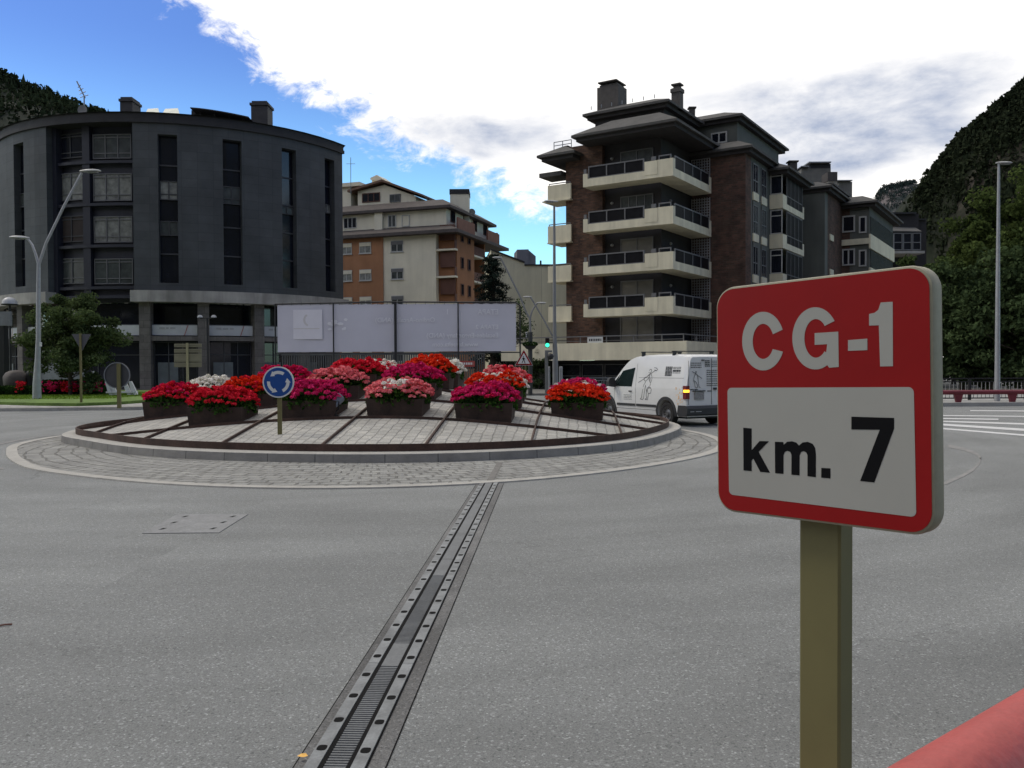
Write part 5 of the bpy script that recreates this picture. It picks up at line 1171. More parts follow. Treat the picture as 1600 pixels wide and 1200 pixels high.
# shop front below the terrace
mb = MB(); abox(mb, -.3, 11.5, 1.2, 1.4, 0, zts0); abox(mb, .6, .8, 1.41, 9, 0, zts0); mb.build('shop_back_wall', M_dr, tw)
for i in range(6): a = 8.9 - 1.75 * i; window(FL, -a, -a + 1.65, .35, zts0 - .25, -1.1, tw, M_frg, M_dgl, cols=1, rows=(.45,), t=.06, name='shop_window')
m = MB(); abox(m, 9.6, 11.0, .8, 1.1, 0, zts0 - .1); m.build('side_pier', M_grn, tw)
SLB = 1.05
PB = {}
for k, z in enumerate(zb):
    z1 = z + .22; zp = z + 1.12     # parapet top of solid parts
    bal = MB(); abox(bal, 0, 6.44, 0.0, 1.49, z, z1); abox(bal, .003, 1.49, 1.495, 7.0, z + .002, z1 - .002)
    abox(bal, .0, 1.05, 0.0, .16, z1, zp); abox(bal, 1.053, 1.95, -.02, .14, z1 - .001, zp - .02); abox(bal, 0, .16, .163, .35, z1, zp); abox(bal, 6.1, 6.44, 0, .16, z1, zp - .35 + .1); abox(bal, 1.953, 6.097, 0.0, .12, z1, z1 + .30); abox(bal, 6.3, 6.44, .163, 1.49, z1, zp - .3)
    abox(bal, 0.0, .12, .353, 6.6, z1, z1 + .30); abox(bal, 0, .14, 6.65, 7.0, z1 + .003, zp); abox(bal, .143, 1.49, 6.85, 7.0, z1, zp)
    bo = bal.build('balcony', M_bal, tw)
    rlm = MB(); g = MB(); n_ = 3; ga, gb = 2.0, 6.05
    for i in range(n_ + 1): a = ga + (gb - ga - .07) * i / n_; abox(rlm, a, a + .08, .02, .10, z1 + .30, z1 + 1.05)
    abox(rlm, ga, gb, .02, .10, z1 + 1.05, z1 + 1.13); abox(rlm, ga, gb, .02, .10, z1 + .303, z1 + .36); abox(g, ga + .03, gb - .03, .055, .065, z1 + .33, z1 + 1.06)
    abox(rlm, .15, 1.0, .03, .10, zp + .20, zp + .28); abox(rlm, .15, .21, .03, .10, zp, zp + .2); abox(rlm, .94, 1.0, .03, .10, zp, zp + .2); abox(rlm, 1.2, 1.5, .02, .12, zp, zp + .26); abox(rlm, 6.2, 6.40, .02, .12, zp - .25, zp + .06)
    n_ = 4; ga, gb = .40, 6.6
    for i in range(n_ + 1): b = ga + (gb - ga - .07) * i / n_; abox(rlm, .02, .10, b, b + .08, z1 + .30, z1 + 1.05)
    abox(rlm, .02, .10, ga, gb, z1 + 1.05, z1 + 1.13); abox(g, .055, .065, ga + .03, gb - .03, z1 + .303, z1 + 1.06)
    rlm.build('balcony_railing', M_frg, bo); g.build('railing_glass', M_bgl, bo)
    # doors behind
    pm = [M_cur2, M_cur, M_cur, M_cur2][k]
    window(FL, -4.55, -2.15, z1 + .1, z1 + 2.25, -1.86, tw, M_frg, mat('door_blind', (0.15, 0.142, 0.122), rough=.5, var=.15) if k in (0, 1, 2) and k != 2 else M_cur2, cols=2 if k != 2 else 4, t=.07, d=.04, name='balcony_door')
    for a, b in ((5.2, 1.88), ): m = MB(); m.lathe(C0 + U * a + V * b + Vector((0, 0, z1 + 1.9)), [(.05, -.1), (.11, -.05), (.13, 0), (.11, .06), (.04, .1)], 10); m.build('wall_lamp', mat('lamp_white', (.3, .3, .3), var=0), tw)
    m = MB(); m.lathe(C0 + U * 1.58 + V * 3.4 + Vector((0, 0, z1 + 1.9)), [(.05, -.1), (.11, -.05), (.13, 0), (.11, .06), (.04, .1)], 10); m.build('wall_lamp', MATS['lamp_white'], tw)
    # perforated screen at the back end of the side balcony
    m = MB(); zt_ = z1 + 2.6
    for i in range(8): abox(m, .12 + i * .19, .12 + i * .19 + .05, 7.05, 7.12, z1, zt_)
    for i in range(14): abox(m, .12, 1.5, 7.052, 7.118, z1 + i * .19, z1 + i * .19 + .05)
    m.build('lattice_screen', MATS['lamp_white'], tw)
# ground lattice for the terrace storey
m = MB(); z1 = zts1
for i in range(8): abox(m, .12 + i * .19, .12 + i * .19 + .05, 7.05, 7.12, z1, z1 + 2.5)
for i in range(13): abox(m, .12, 1.5, 7.052, 7.118, z1 + i * .19, z1 + i * .19 + .05)
m.build('lattice_screen', MATS['lamp_white'], tw); window(FL, -4.6, -2.1, z1 + .1, z1 + 2.2, -1.86, tw, M_frg, MATS['door_blind'], cols=2, t=.07, d=.04, name='balcony_door')
# small balconies on the left flank
for k, (ya, yb) in enumerate(((288, 312), (352, 378), (415, 439), (479, 501.5))):
    z1_, z0_ = hz(875, ya, -1.2), hz(875, yb, -1.2)
    m = MB(); abox(m, 8.05, 9.9, 1.2, 1.36, z0_ + .001, z1_); abox(m, 9.75, 9.9, 1.363, 3.2, z0_, z1_); abox(m, 8.05, 10.3 if k == 0 else 9.9, 1.1, 3.2, z0_ - .08, z0_); fb_ = m.build('side_balcony', M_bal, tw)
    m = MB(); abox(m, 8.1, 9.85, 1.26, 1.30, z1_ + .08, z1_ + .14); abox(m, 8.1, 8.14, 1.26, 1.3, z1_, z1_ + .1); abox(m, 9.8, 9.84, 1.26, 1.3, z1_, z1_ + .1); m.build('balcony_railing', M_frg, fb_)
    if k < 3: m = MB(); abox(m, 8.61, 9.2, 3.6, 4.6, z0_ - 1.3, z0_ - .6); m.build('flank_box', M_bal, tw)
# roofs
def eave(name, a0, a1, b0, b1, z, rise, inset, th=.16, top=M_rt):
    mb = MB(); hiproof(mb, FL, -a1, -a0, -b1, -b0, z, z + rise, inset, th); o = mb.build(name, [top], tw)
    mb = MB(); abox(mb, a0 + .25, a1 - .25, b0 + .25, b1 - .25, z - .25, z - .003); mb.build('soffit', M_sof, tw); return o
eave('roof', -.45, 7.1, -.45, 9.6, HT + .05, 1.3, 2.0)
eave('roof', 7.2, 10.2, .2, 8, HT - .75, 1.0, 1.6)
mb = MB(); abox(mb, 8.8, 10.6, 1.2, 3.0, HT - 1.9, HT - 1.6); mb.build('small_canopy', M_rt, tw)
HC = 19.3
mb = MB(); abox(mb, 1.9, 7.1, 3.1, 8.6, HT + .6, HC); mb.build('penthouse_wall', M_dr, tw)
eave('upper_roof', 1.3, 7.8, 2.5, 9.2, HC, .9, 1.8)
m = MB(); q = FL.px(949, 140, -4); s0_, s1_ = FL.px(933, 150, -4)[0], FL.px(966, 150, -4)[0]; zt_ = hz(949, 131, -4)
fbox(m, FL, s0_, s1_, -5.4, -4, HC, zt_ - .15); fbox(m, FL, s0_ + .15, s1_ - .15, -5.3, -4.1, zt_ - .15, zt_); fbox(m, FL, s0_ + .1, s1_ - .1, -5.5, -3.9, zt_ + .12, zt_ + .2); m.build('chimney', mat('chimney_brown', (0.062, 0.056, 0.052), var=.25), tw)
s0_, s1_ = FL.px(1049, 150, -4.6)[0], FL.px(1062.5, 150, -4.6)[0]; zt_ = hz(1056, 130, -4.6)
m = MB(); fbox(m, FL, s0_, s1_, -5.2, -4.6, HC, zt_ - .3); fbox(m, FL, s0_ - .06, s1_ + .06, -5.26, -4.54, zt_ - .6, zt_ - .35); fbox(m, FL, s0_ + .1, s1_ - .1, -5.1, -4.7, zt_ - .3, zt_ - .1); fbox(m, FL, s0_ - .02, s1_ + .02, -5.22, -4.58, zt_ - .1, zt_); m.build('chimney', MATS['chimney_brown'], tw)
q = aty(1081, 180, 63); m = MB(); m.box((q.x, 63, q.z), (.4, .4, 1.1)); m.box((q.x, 63, q.z + .5), (.55, .55, .1)); m.build('roof_vent', MATS['chimney_brown'], tw)
m = MB()
for i in range(7): a = 2.5 + i * .8; abox(m, a, a + .04, 2.9, 2.94, HC + .5, HC + .75)
m.build('snow_guard', M_grey, tw)
m = MB()
for i in range(3): m.tube([C0 + U * (8.2 + .7 * i) + V * 1.6 + Vector((0, 0, HT)), C0 + U * (8.2 + .7 * i) + V * 1.6 + Vector((0, 0, HT + .55))], .03, 5)
m.tube([C0 + U * 8.2 + V * 1.6 + Vector((0, 0, HT + .55)), C0 + U * 9.6 + V * 1.6 + Vector((0, 0, HT + .55))], .03, 5); m.tube([C0 + U * 8.2 + V * 1.6 + Vector((0, 0, HT + .3)), C0 + U * 9.6 + V * 1.6 + Vector((0, 0, HT + .3))], .03, 5); m.build('roof_ladder', M_grey, tw)
# ---------------- second block: red brick stair tower, windows, enclosed balconies
t2 = thing('brick_block', 'dark red brick block with cream window aprons joined to the right of the tower', 'building', C0 + V * 7.2)
_tw = tw
def eave2(th, name, a0, a1, b0, b1, z, rise, inset, top=M_rt):
    mb = MB(); hiproof(mb, FL, -a1, -a0, -b1, -b0, z, z + rise, inset, .16); mb.build(name, top, th)
    mb = MB(); abox(mb, a0 + .25, a1 - .25, b0 + .25, b1 - .25, z - .25, z - .003); mb.build('soffit', M_sof, th)
H2 = 16.55
mb = MB(); abox(mb, -2.37, 1.5, 7.2, 7.9, 0, H2); abox(mb, -2.37, -1.9, 7.903, 8.4, 0, H2); mb.build('brick_wall', M_brk2, t2)
mb = MB(); abox(mb, -2.36, 9, 8.403, 21.5, 0, H2); mb.build('rendered_wall', M_grn, t2)
for k in range(6):
    z = 13.9 - 2.9 * k
    if z < 1: break
    for b in (8.75, 10.75):
        window(FRr, b, b + 1.15, z + .0, z + 2.05, 2.37 + .03, t2, M_frg, M_cur2 if (k + int(b)) % 2 else M_dgl, cols=2, rows=(.42,), t=.07, d=.035)
        m = MB(); abox(m, -2.47, -2.38, b - .05, b + 1.2, z - .55, z - .004); m.build('window_apron', M_bal, t2)
        m = MB(); abox(m, -2.44, -2.38, b - .03, b + 1.18, z - .86 + .0, z - .60); m.build('apron_panel', M_grn, t2)
    z1_ = 14.35 - 2.93 * k; z0_ = z1_ - 1.05
    if z0_ < 1: break
    m = MB(); abox(m, -3.35, -2.365, 12.9, 13.04, z0_, z1_); abox(m, -3.35, -3.21, 13.043, 14.0, z0_, z1_); abox(m, -3.35, -3.25, 14.003, 18.6, z0_, z0_ + .45); abox(m, -3.35, -3.21, 18.603, 19.0, z0_, z1_ - .1); abox(m, -3.2, -2.365, 13.043, 18.9, z0_, z0_ + .2)
    bo = m.build('balcony', M_bal, t2)
    m = MB(); g = MB()
    for i in range(5): b = 14.05 + 1.12 * i; abox(m, -3.33, -3.27, b, b + .07, z0_ + .45, z1_ + 1.75)
    abox(m, -3.33, -3.27, 14.05, 18.6, z1_ + .0, z1_ + .06); abox(m, -3.33, -3.27, 14.05, 18.6, z1_ + 1.72, z1_ + 1.8); abox(g, -3.305, -3.295, 14.08, 18.55, z0_ + .46, z1_ + 1.7)
    m.build('balcony_frame', M_frg, bo); g.build('balcony_glazing', M_bgl, bo)
    window(FL, 2.42, 3.30, z1_ + .02, z1_ + 1.8, -12.95, t2, M_wfr, M_dgl, cols=1, rows=(.75,), t=.07, d=.03)
eave2(t2, 'roof', -3.0, 2.6, 6.7, 13.2, H2, .9, 1.4); eave2(t2, 'roof', -4.0, 4.0, 12.4, 19.7, H2 - .5, .9, 1.5)
H2b = 19.55
mb = MB(); abox(mb, -.9, 6, 9.9, 20.5, H2, H2b); mb.build('penthouse_wall', M_grn, t2); eave2(t2, 'upper_roof', -1.47, 7, 9.27, 21.6, H2b, 1.0, 2.0)
a0_, a1_ = FL.px(1111, 215, -9.85)[0], FL.px(1136, 215, -9.85)[0]; window(FL, a0_, a1_, hz(1124, 224, -9.85), hz(1124, 206.5, -9.85), -9.86, t2, M_wfr, M_dgl, cols=2, t=.1, d=.05)
q = aty(1238, 262, 70); m = MB(); m.box((q.x, 70, q.z - .3), (.6, .6, 1.3)); m.box((q.x, 70, q.z + .45), (.8, .8, .1)); m.build('chimney', MATS['chimney_brown'], t2)
# ---------------- third block
t3 = thing('rendered_block', 'grey green rendered block with cream chimneys and white framed windows further right', 'building', C0 + V * 22)
H3 = 16.1
FL3 = Frame(C0 + V * 22, -U, -V)
mb = MB(); abox(mb, -4.35, 2, 21.6, 28.0, 0, H3); mb.build('rendered_wall', M_grn, t3)
mb = MB(); abox(mb, -4.36, -4.0, 22.6, 28.003, 0, H3 - .1); abox(mb, -5.0, 2, 28.006, 36, 0, 15.6); mb.build('brick_wall', M_brk2, t3)
mb = MB(); abox(mb, -6.6, -5.003, 28.02, 40, 0, 15.6); mb.build('bay_wall', M_grn, t3)
def a3(x, y=400, b=28): s, z = FL.px(x, y, -b); return -s, z
for k in range(5):
    for (xa, xb, ya, yb, cc_) in ((1316, 1336, 337, 360, 1 if k == 0 else 2), (1342, 1354, 338, 361, 1)):
        al, _ = a3(xa); ar, _ = a3(xb); z1_ = a3((xa + xb) / 2, ya)[1] - 2.9 * k; z0_ = z1_ - 1.45
        if z0_ < 1: continue
        window(FL, -al, -ar, z0_, z1_, -27.98, t3, M_wfr, M_dgl, cols=cc_, t=.12, d=.06)
    al, zc1 = a3(1315, 375.5); ar, _ = a3(1358); z_ = zc1 - 2.9 * k
    if z_ < 1: continue
    m = MB(); abox(m, ar, al, 27.8, 28.005, z_ - .5, z_); abox(m, -6.75, -6.605, 27.8, 40, z_ - .9, z_ + .35); m.build('cream_band', M_bal, t3)
    m = MB(); abox(m, -6.68, -6.62, 28.3, 39.5, z_ + .36, z_ + 1.9); m.build('balcony_glazing', M_cur2, t3)
m = MB(); al, zz = a3(1290, 374, 22.6)
for k in range(4): z_ = 12.6 - 2.9 * k; abox(m, -4.45, -4.365, 23.2, 24.4, z_ - .5, z_)
m.build('window_apron', M_bal, t3)
eave2(t3, 'roof', -5.0, 3, 21.2, 28.6, H3, .8, 1.4); eave2(t3, 'roof', -7.4, 3, 27.3, 41, 15.6, .9, 1.5)
M_chc = mat('chimney_cream', (0.30, 0.285, 0.24), rough=.9, var=.12, scale=.8, stain=.12)
def pxbox(mb, x0, x1, y0, y1, Y, dep): 
    a = aty(x0, y1, Y); b = aty(x1, y1, Y); t = aty((x0 + x1) / 2, y0, Y).z; mb.box(((a.x + b.x) / 2, Y + dep / 2, (t + a.z) / 2), (b.x - a.x, dep, t - a.z), 0)
m = MB(); pxbox(m, 1294, 1308, 283, 330, 75, 1.4); m.build('chimney', M_chc, t3); m = MB(); pxbox(m, 1293.5, 1308.5, 268.5, 282.8, 74.95, 1.5); m.build('chimney_cap', MATS['chimney_brown'], t3)
M_chg = mat('chimney_grey', (0.155, 0.15, 0.135), var=.2)
m = MB(); pxbox(m, 1252, 1298, 263, 312, 79, 2.4); m.build('chimney', M_chg, t3); m = MB(); pxbox(m, 1266, 1298, 256, 263, 78.98, 2.45); pxbox(m, 1252, 1263, 261, 263, 78.97, 2.4); m.build('chimney_cap', M_roofd, t3)
m = MB(); pxbox(m, 1264, 1299, 252.3, 254, 78.6, 3.0); pxbox(m, 1252, 1264, 259, 260.2, 78.6, 3); pxbox(m, 1309, 1332, 281, 282.3, 81, 3); m.build('metal_cowl', M_galv, t3)
m = MB(); pxbox(m, 1310, 1331.5, 284, 318, 81.3, 2.2); m.build('chimney', M_chg, t3)
mb = MB(); abox(mb, -3.4, 5, 25.5, 42, H3, 16.95); mb.build('penthouse_wall', M_dr, t3); eave2(t3, 'upper_roof', -4.4, 6, 24.5, 44, 16.95, .5, 2.2)
m = MB(); pxbox(m, 1342, 1353, 311, 322, 90, 2); m.build('roof_box', mat('verdigris', (.16, .22, .19), var=.2), t3)
# ---------------- far dark house with a glazed balcony
t4 = thing('dark_house', 'small almost black house with a glazed grey conservatory balcony at the far right end', 'house', (aty(1415, 400, 97).x, 97, 0))
M_blk = mat('black_render', (0.022, 0.020, 0.022), rough=.9, var=.2)
m = MB(); pxbox(m, 1378, 1434, 334, 700, 99, 8); m.build('wall', M_blk, t4); m = MB(); pxbox(m, 1390, 1446, 344, 700, 99.5, 7); m.build('wall', M_blk, t4)
m = MB(); pxbox(m, 1384, 1432, 331.5, 334, 98.6, 8.6); pxbox(m, 1428, 1447, 341.5, 343.5, 99.2, 7.6); m.build('roof', M_roofd, t4)
m = MB()
q = [aty(x, y, Y) for x, y, Y in ((1391, 362, 95.4), (1440, 363, 95.4), (1430, 357, 99), (1396, 356, 99))]; m.prism(q, (0, 0, .12)); m.build('canopy_roof', M_rt, t4)
m = MB(); pxbox(m, 1389, 1445, 392, 396, 95.4, 3.5); m.build('balcony', mat('slab_pale', (.3, .29, .27), var=.15), t4)
FD = Frame((0, 95.5), (1, 0), (0, -1))
for a, b in ((1396, 1410), (1411, 1424.5), (1425.5, 1439)):
    window(FD, FD.px(a, 380)[0], FD.px(b, 380)[0], FD.px(a, 391)[1], FD.px(a, 364)[1], 0, t4, M_frg, M_dgl, cols=1, rows=(.45,), t=.1)
# ================================================================ LEFT VERGE
def px0(x, y, z=0.0): return onz(x, y, z)
vp_ = [(-60, 46), (-45, 37.5)] + [tuple(onz(x, y)[:2]) for x, y in ((0, 643), (60, 642.5), (120, 641.5), (190, 641), (260, 640), (330, 639))] + [(-10, 35.5), (-9, 40), (-12, 60), (-60, 60)]
def slab(name, pts, z, m):
    mb = MB(); P = [Vector((p[0], p[1], z)) for p in pts]; mb.prism(P, (0, 0, -z - .01))
    mb.uv[0] = None; o = mb.build(name, m); tag(o, kind='structure'); return o
slab('verge_kerb', vp_, .13, M_kerbtop)
ctr = sum((Vector((p[0], p[1])) for p in vp_), Vector((0, 0))) / len(vp_)
pin = [(p[0], p[1] + .35) for p in vp_]
mb = MB(); P = [Vector((p[0], p[1], .136)) for p in pin]; mb.add(P, [tuple(range(len(P)))], [[(p.x, p.y) for p in P]]); tag(mb.build('pavement', M_pave), kind='structure')
gp = [(-60, 50), (-45, 45)] + [tuple(onz(x, y, .3)[:2]) for x, y in ((-60, 627), (0, 626.5), (60, 628), (120, 628.5), (180, 626.5), (220, 624), (260, 620), (262, 614))] + [(-22, 57), (-60, 58)]
slab('lawn', gp, .26, M_grass)
nG = 26000; xs = nr.uniform(-45, -19, nG); ys = nr.uniform(40.5, 52, nG)
def inpoly(x, y, P):
    c = np.zeros(len(x), bool); j = len(P) - 1
    for i in range(len(P)):
        xi, yi = P[i]; xj, yj = P[j]; c ^= ((yi > y) != (yj > y)) & (x < (xj - xi) * (y - yi) / (yj - yi + 1e-12) + xi); j = i
    return c
k_ = inpoly(xs, ys, gp); xs, ys = xs[k_], ys[k_]
o = leafmesh('grass', np.c_[xs, ys, np.full(len(xs), .275)], np.full(len(xs), .05), leafmat('grass_blade', (0.085, 0.15, 0.015), (0.20, 0.32, 0.045), .3, 1.5), asp=.3); tag(o, kind='stuff', label='short bright green lawn grass', cat='grass')
# pavement in front of the right hand buildings and the far road edge
slab('building_pavement', [(-9, 50), (7, 50), (30, 50), (58, 56), (58, 110), (-9, 110)], .12, M_pave)
# hedge with red flowers
M_hedge = leafmat('hedge_leaf', (0.010, 0.022, 0.008), (0.045, 0.09, 0.025), .15, 1.5)
hd = thing('flower_hedge', 'low clipped hedge with red and pink flowers in front of the left tree', 'hedge', (-31, 48, .26))
h0 = aty(70, 600, 48); h1 = aty(165, 600, 48.6); hz1 = aty(120, 593.5, 48).z
n = 9000; P = np.c_[nr.uniform(h0.x, h1.x, n), nr.uniform(47.6, 49.2, n), nr.uniform(.2, hz1, n)]; leafmesh('foliage', P, np.full(n, .07), M_hedge, hd, asp=.6)
P = []; 
for cx, w_, c_ in ((33, 5, 0), (80, 12, 1), (105, 9, 0), (112, 10, 0), (128, 14, 1), (140, 11, 0), (150, 8, 1)):
    q = aty(cx, 603, 47.2); P.append((q, w_ / 1350 * 47, c_))
pp = []; mi = []
for q, w_, c_ in P:
    m_ = 90; pp.append(np.c_[nr.normal(q.x, w_ * .5, m_), nr.normal(47.2, .2, m_), nr.uniform(.45, 1.0, m_)]); mi += [c_] * m_
tag(leafmesh('flowers', np.concatenate(pp), np.full(len(mi), .075), [PET['red'], PET['magenta']], hd, asp=.8, matidx=mi), kind='stuff')
n = 5000; q0 = aty(-5, 600, 47.5); q1 = aty(78, 600, 47.5); P = np.c_[nr.uniform(q0.x, q1.x, n), nr.uniform(47.0, 48.4, n), nr.uniform(.2, .75, n)]; o = leafmesh('ground_cover', P, np.full(n, .07), M_hedge, None, asp=.6); tag(o, kind='stuff')
# rounded stone sculpture
q = onz(26, 610, .26)
q = Vector((aty(24, 600, 49).x, 49, .26)); sc = thing('stone_sculpture', 'big rounded grey brown boulder sculpture on the lawn at the far left', 'sculpture', q)
mb = MB(); prof = [(.30, 0), (.50, .25), (.66, .60), (.64, .95), (.50, 1.22), (.30, 1.36), (.08, 1.40)]; mb.lathe(q, prof, 20); mb.v = [(x + .12 * noise.noise(Vector((x * 1.7, y * 1.7, z * 1.7))), y, z + .1 * noise.noise(Vector((x, y, z * 2)))) if z > .4 else (x, y, z) for x, y, z in mb.v]
mb.build('boulder', mat('boulder_stone', (0.075, 0.065, 0.060), var=.3, scale=2, bump=.4, bscale=8), sc, smooth=60)
mb = MB(); mb.lathe(q + Vector((.85, 0, 0)), [(.16, 0), (.2, .4), (.16, .8), (.2, 1.0), (.22, 1.15), (.14, 1.3), (.05, 1.36)], 12); mb.build('small_stone', M_dark, sc, smooth=60)
# white curved bench ends
q = aty(170, 600, 46); wb = thing('white_bench', 'low white bench with curved ends half hidden behind the round sign', 'bench', (q.x, 46, .26))
M_wht = mat('white_paint', (0.62, 0.63, 0.63), rough=.5, var=.08)
for xc in (168, 174, 196, 205):
    a = aty(xc, 596, 46); mb = MB(); mb.prism([Vector((a.x - .15, 46, 1.0)), Vector((a.x, 46, 1.0)), Vector((a.x + .18, 46, .62)), Vector((a.x + .32, 46, .30)), Vector((a.x + .1, 46, .26)), Vector((a.x - .02, 46, .5))], (0, .12, 0)); mb.build('bench_end', M_wht, wb)
mb = MB(); a, b = aty(166, 605, 46), aty(210, 605, 46); mb.box(((a.x + b.x) / 2, 46.2, .42), (b.x - a.x, .5, .08)); mb.build('seat', M_wht, wb)
q = aty(145.5, 591, 49.4); bp = thing('white_bollard', 'small white post standing in the hedge', 'post', (q.x, 49.4, .3)); mb = MB(); mb.lathe((q.x, 49.4, .3), [(.09, 0), (.09, .85), (.07, 1.05), (.11, 1.12), (.08, 1.25)], 10); mb.build('post', M_wht, bp)
# dark street furniture at the far left edge: kiosk with a lamp and box
q = aty(8, 600, 52); kk = thing('sign_totem', 'dark totem with a pale illuminated box at the very left edge of the building front', 'totem', (q.x, 52, .13))
mb = MB(); a = aty(-6, 600, 52); b = aty(11, 600, 52); mb.box(((a.x + b.x) / 2, 52, 2.6), (b.x - a.x, .5, 5.0)); mb.build('column', M_dark, kk)
mb = MB(); a = aty(3, 487, 51.7); b = aty(19, 509, 51.7); mb.box(((a.x + b.x) / 2, 51.6, (a.z + b.z) / 2), (b.x - a.x, .25, a.z - b.z)); mb.build('sign_box', mat('box_pale', (0.20, 0.205, 0.215), var=.2, scale=1.5), kk)
# globe lamps (wall / twin)
def globe(th, x, y, Y, r=.2):
    q = aty(x, y, Y); mb = MB(); mb.lathe(q, [(.04, -r * .5), (r * 1.1, -r * .45), (r * 1.15, -r * .3)], 16); b_ = mb.build('shade_base', M_dark, th)
    mb = MB(); mb.lathe(q, [(r * 1.05, -r * .3), (r, r * .1), (r * .8, r * .45), (r * .4, r * .68), (.02, r * .75)], 16); mb.build('lamp_dome', mat('dome_white', (.42, .43, .43), rough=.4, var=.05), th, smooth=60)
q = aty(325, 470, 58); tl_ = thing('twin_lamp', 'twin dome lamp on a thin post in front of the dark curved building', 'street lamp', (q.x, 58, .13))
globe(tl_, 312.5, 495, 58, .17); globe(tl_, 334, 495, 58, .17)
mb = MB(); a = aty(324, 497, 58); mb.tube([Vector((a.x, 58, .13)), a], .07, 8); mb.tube([aty(312.5, 497.5, 58), a, aty(334, 497.5, 58)], .035, 6); mb.build('pole', M_dark, tl_)
q = aty(14, 470, 54); gl = thing('dome_lamp', 'single dome lamp at the upper left above the totem', 'street lamp', (q.x, 54, .13)); globe(gl, 15, 472, 54, .42)
mb = MB(); a = aty(15, 474, 54); mb.tube([Vector((a.x, 54, .13)), a], .07, 8); mb.build('pole', M_dark, gl)
# ================================================================ STREET LAMPS
def lamp_head(th, c, d, L_, m=M_galv):
    # teardrop cobra head: c rear, d direction
    c = Vector(c); d = Vector(d).normalized(); side = d.cross(Vector((0, 0, 1))).normalized(); up_ = side.cross(d).normalized(); mb = MB()
    prof = [(0, .05, .05), (.12, .09, .07), (.35, .15, .10), (.65, .17, .10), (.88, .13, .07), (1.0, .04, .03)]; v = []; n = 14
    for t, w_, h_ in prof:
        for k in range(n):
            a_ = 2 * math.pi * k / n; y = math.sin(a_); v.append(c + d * (t * L_) + side * (w_ * L_ * 1.1 * math.cos(a_)) + up_ * (h_ * L_ * (y * (1.0 if y > 0 else .45)) + .02))
    f = []
    for i in range(len(prof) - 1):
        for k in range(n): f.append((i * n + k, i * n + (k + 1) % n, (i + 1) * n + (k + 1) % n, (i + 1) * n + k))
    f += [tuple(range(n)), tuple(range((len(prof) - 1) * n, len(prof) * n))[::-1]]; mb.add(v, f); o = mb.build('lamp_head', mat('lamp_head_grey', (.36, .37, .37), rough=.4, var=.05), th, smooth=50)
    mb = MB(); q = [c + d * (t * L_) + side * (s_ * L_) - up_ * (.035 * L_) for t, s_ in ((.35, -.12), (.85, -.10), (.85, .10), (.35, .12))]; mb.prism(q, -up_ * .02); mb.build('lens', mat('lamp_lens', (.25, .26, .26), rough=.2, var=0), o)
YL = 41.0
bL = Vector((aty(58, 628, YL).x, YL, .26))
l1 = thing('street_lamp', 'tall grey street lamp with two unequal arms standing on the lawn at the left', 'street lamp', bL)
pt = lambda x, y, Y=YL: aty(x, y, Y)
mb = MB(); mb.tube([bL, Vector((bL.x, YL, pt(58, 600).z)), Vector((pt(59, 560).x, YL, pt(59, 560).z)), pt(60, 530), pt(60, 470), pt(60.5, 412)], [.20, .18, .125, .11, .10, .085], 16); mb.build('pole', M_galv, l1, smooth=60)
mb = MB(); mb.tube([pt(60.5, 414), pt(72, 380), pt(100, 322), pt(128, 270)], [.07, .065, .06, .055], 10); mb.build('arm', M_galv, l1, smooth=60)
mb = MB(); mb.tube([pt(60.5, 414), pt(55, 395), pt(50, 382), pt(44, 374), pt(38, 371)], [.07, .06, .055, .05, .045], 10); mb.build('arm', M_galv, l1, smooth=60)
lamp_head(l1, pt(125, 268.5), (1, .0, .015), .98); lamp_head(l1, pt(46, 373), (-1, 0, .06), .95)
mb = MB(); q = pt(62, 538); mb.box(q, (.14, .14, .2)); mb.build('sensor_box', M_wht, l1)
# right lamp
YR = 35.6; bR = Vector((aty(1558, 628, YR).x, YR, .15)); ptR = lambda x, y: aty(x, y, YR)
l2 = thing('street_lamp', 'tall single grey street lamp behind the red barrier at the right edge', 'street lamp', bR)
mb = MB(); mb.tube([bR, ptR(1558.5, 560), ptR(1559, 450), ptR(1560.5, 262)], [.115, .10, .085, .05], 14); mb.build('pole', M_galv, l2, smooth=60)
mb = MB(); mb.tube([ptR(1560.5, 264), ptR(1560.5, 256), ptR(1562, 254)], .045, 8); mb.build('arm', M_galv, l2)
lamp_head(l2, ptR(1556, 255.5), (1, 0, .0), .66)
# tall pole by the traffic light
YP = 44.0; bP = Vector((aty(868, 626, YP).x, YP, .12)); ptP = lambda x, y: aty(x, y, YP)
l3 = thing('street_lamp', 'very tall thin grey lamp column in front of the brick tower with a side arm', 'street lamp', bP)
mb = MB(); mb.tube([bP, ptP(867.5, 560), ptP(866.5, 520), ptP(866.2, 450), ptP(866, 322)], [.15, .14, .095, .085, .055], 14); mb.build('pole', mat('pole_grey', (.20, .205, .205), rough=.5, var=.1), l3, smooth=60)
mb = MB(); mb.tube([ptP(866, 527), ptP(862, 523), ptP(850, 500), ptP(831, 467.5), ptP(828, 464)], .04, 8); mb.build('arm', MATS['pole_grey'], l3)
lamp_head(l3, ptP(872, 316), (-1, 0, .05), .72); lamp_head(l3, ptP(831, 464.5), (-1, 0, .0), .45)
mb = MB()
for y in (531.5, 535): mb.tube([ptP(866, y), ptP(856, y)], .02, 6)
mb.tube([ptP(866, 532), ptP(888, 532)], .02, 6); mb.build('bracket', M_dark, l3)
tf = thing('traffic_light', 'small traffic light showing green on the arm of the tall lamp column', 'traffic light', ptP(855, 537) + Vector((0, -.1, 0)))
a = ptP(852, 528.5); b = ptP(858, 543); mb = MB(); mb.box(((a.x + b.x) / 2, YP - .1, (a.z + b.z) / 2), (.20, .18, a.z - b.z)); 
mb.build('housing', M_dark, tf)
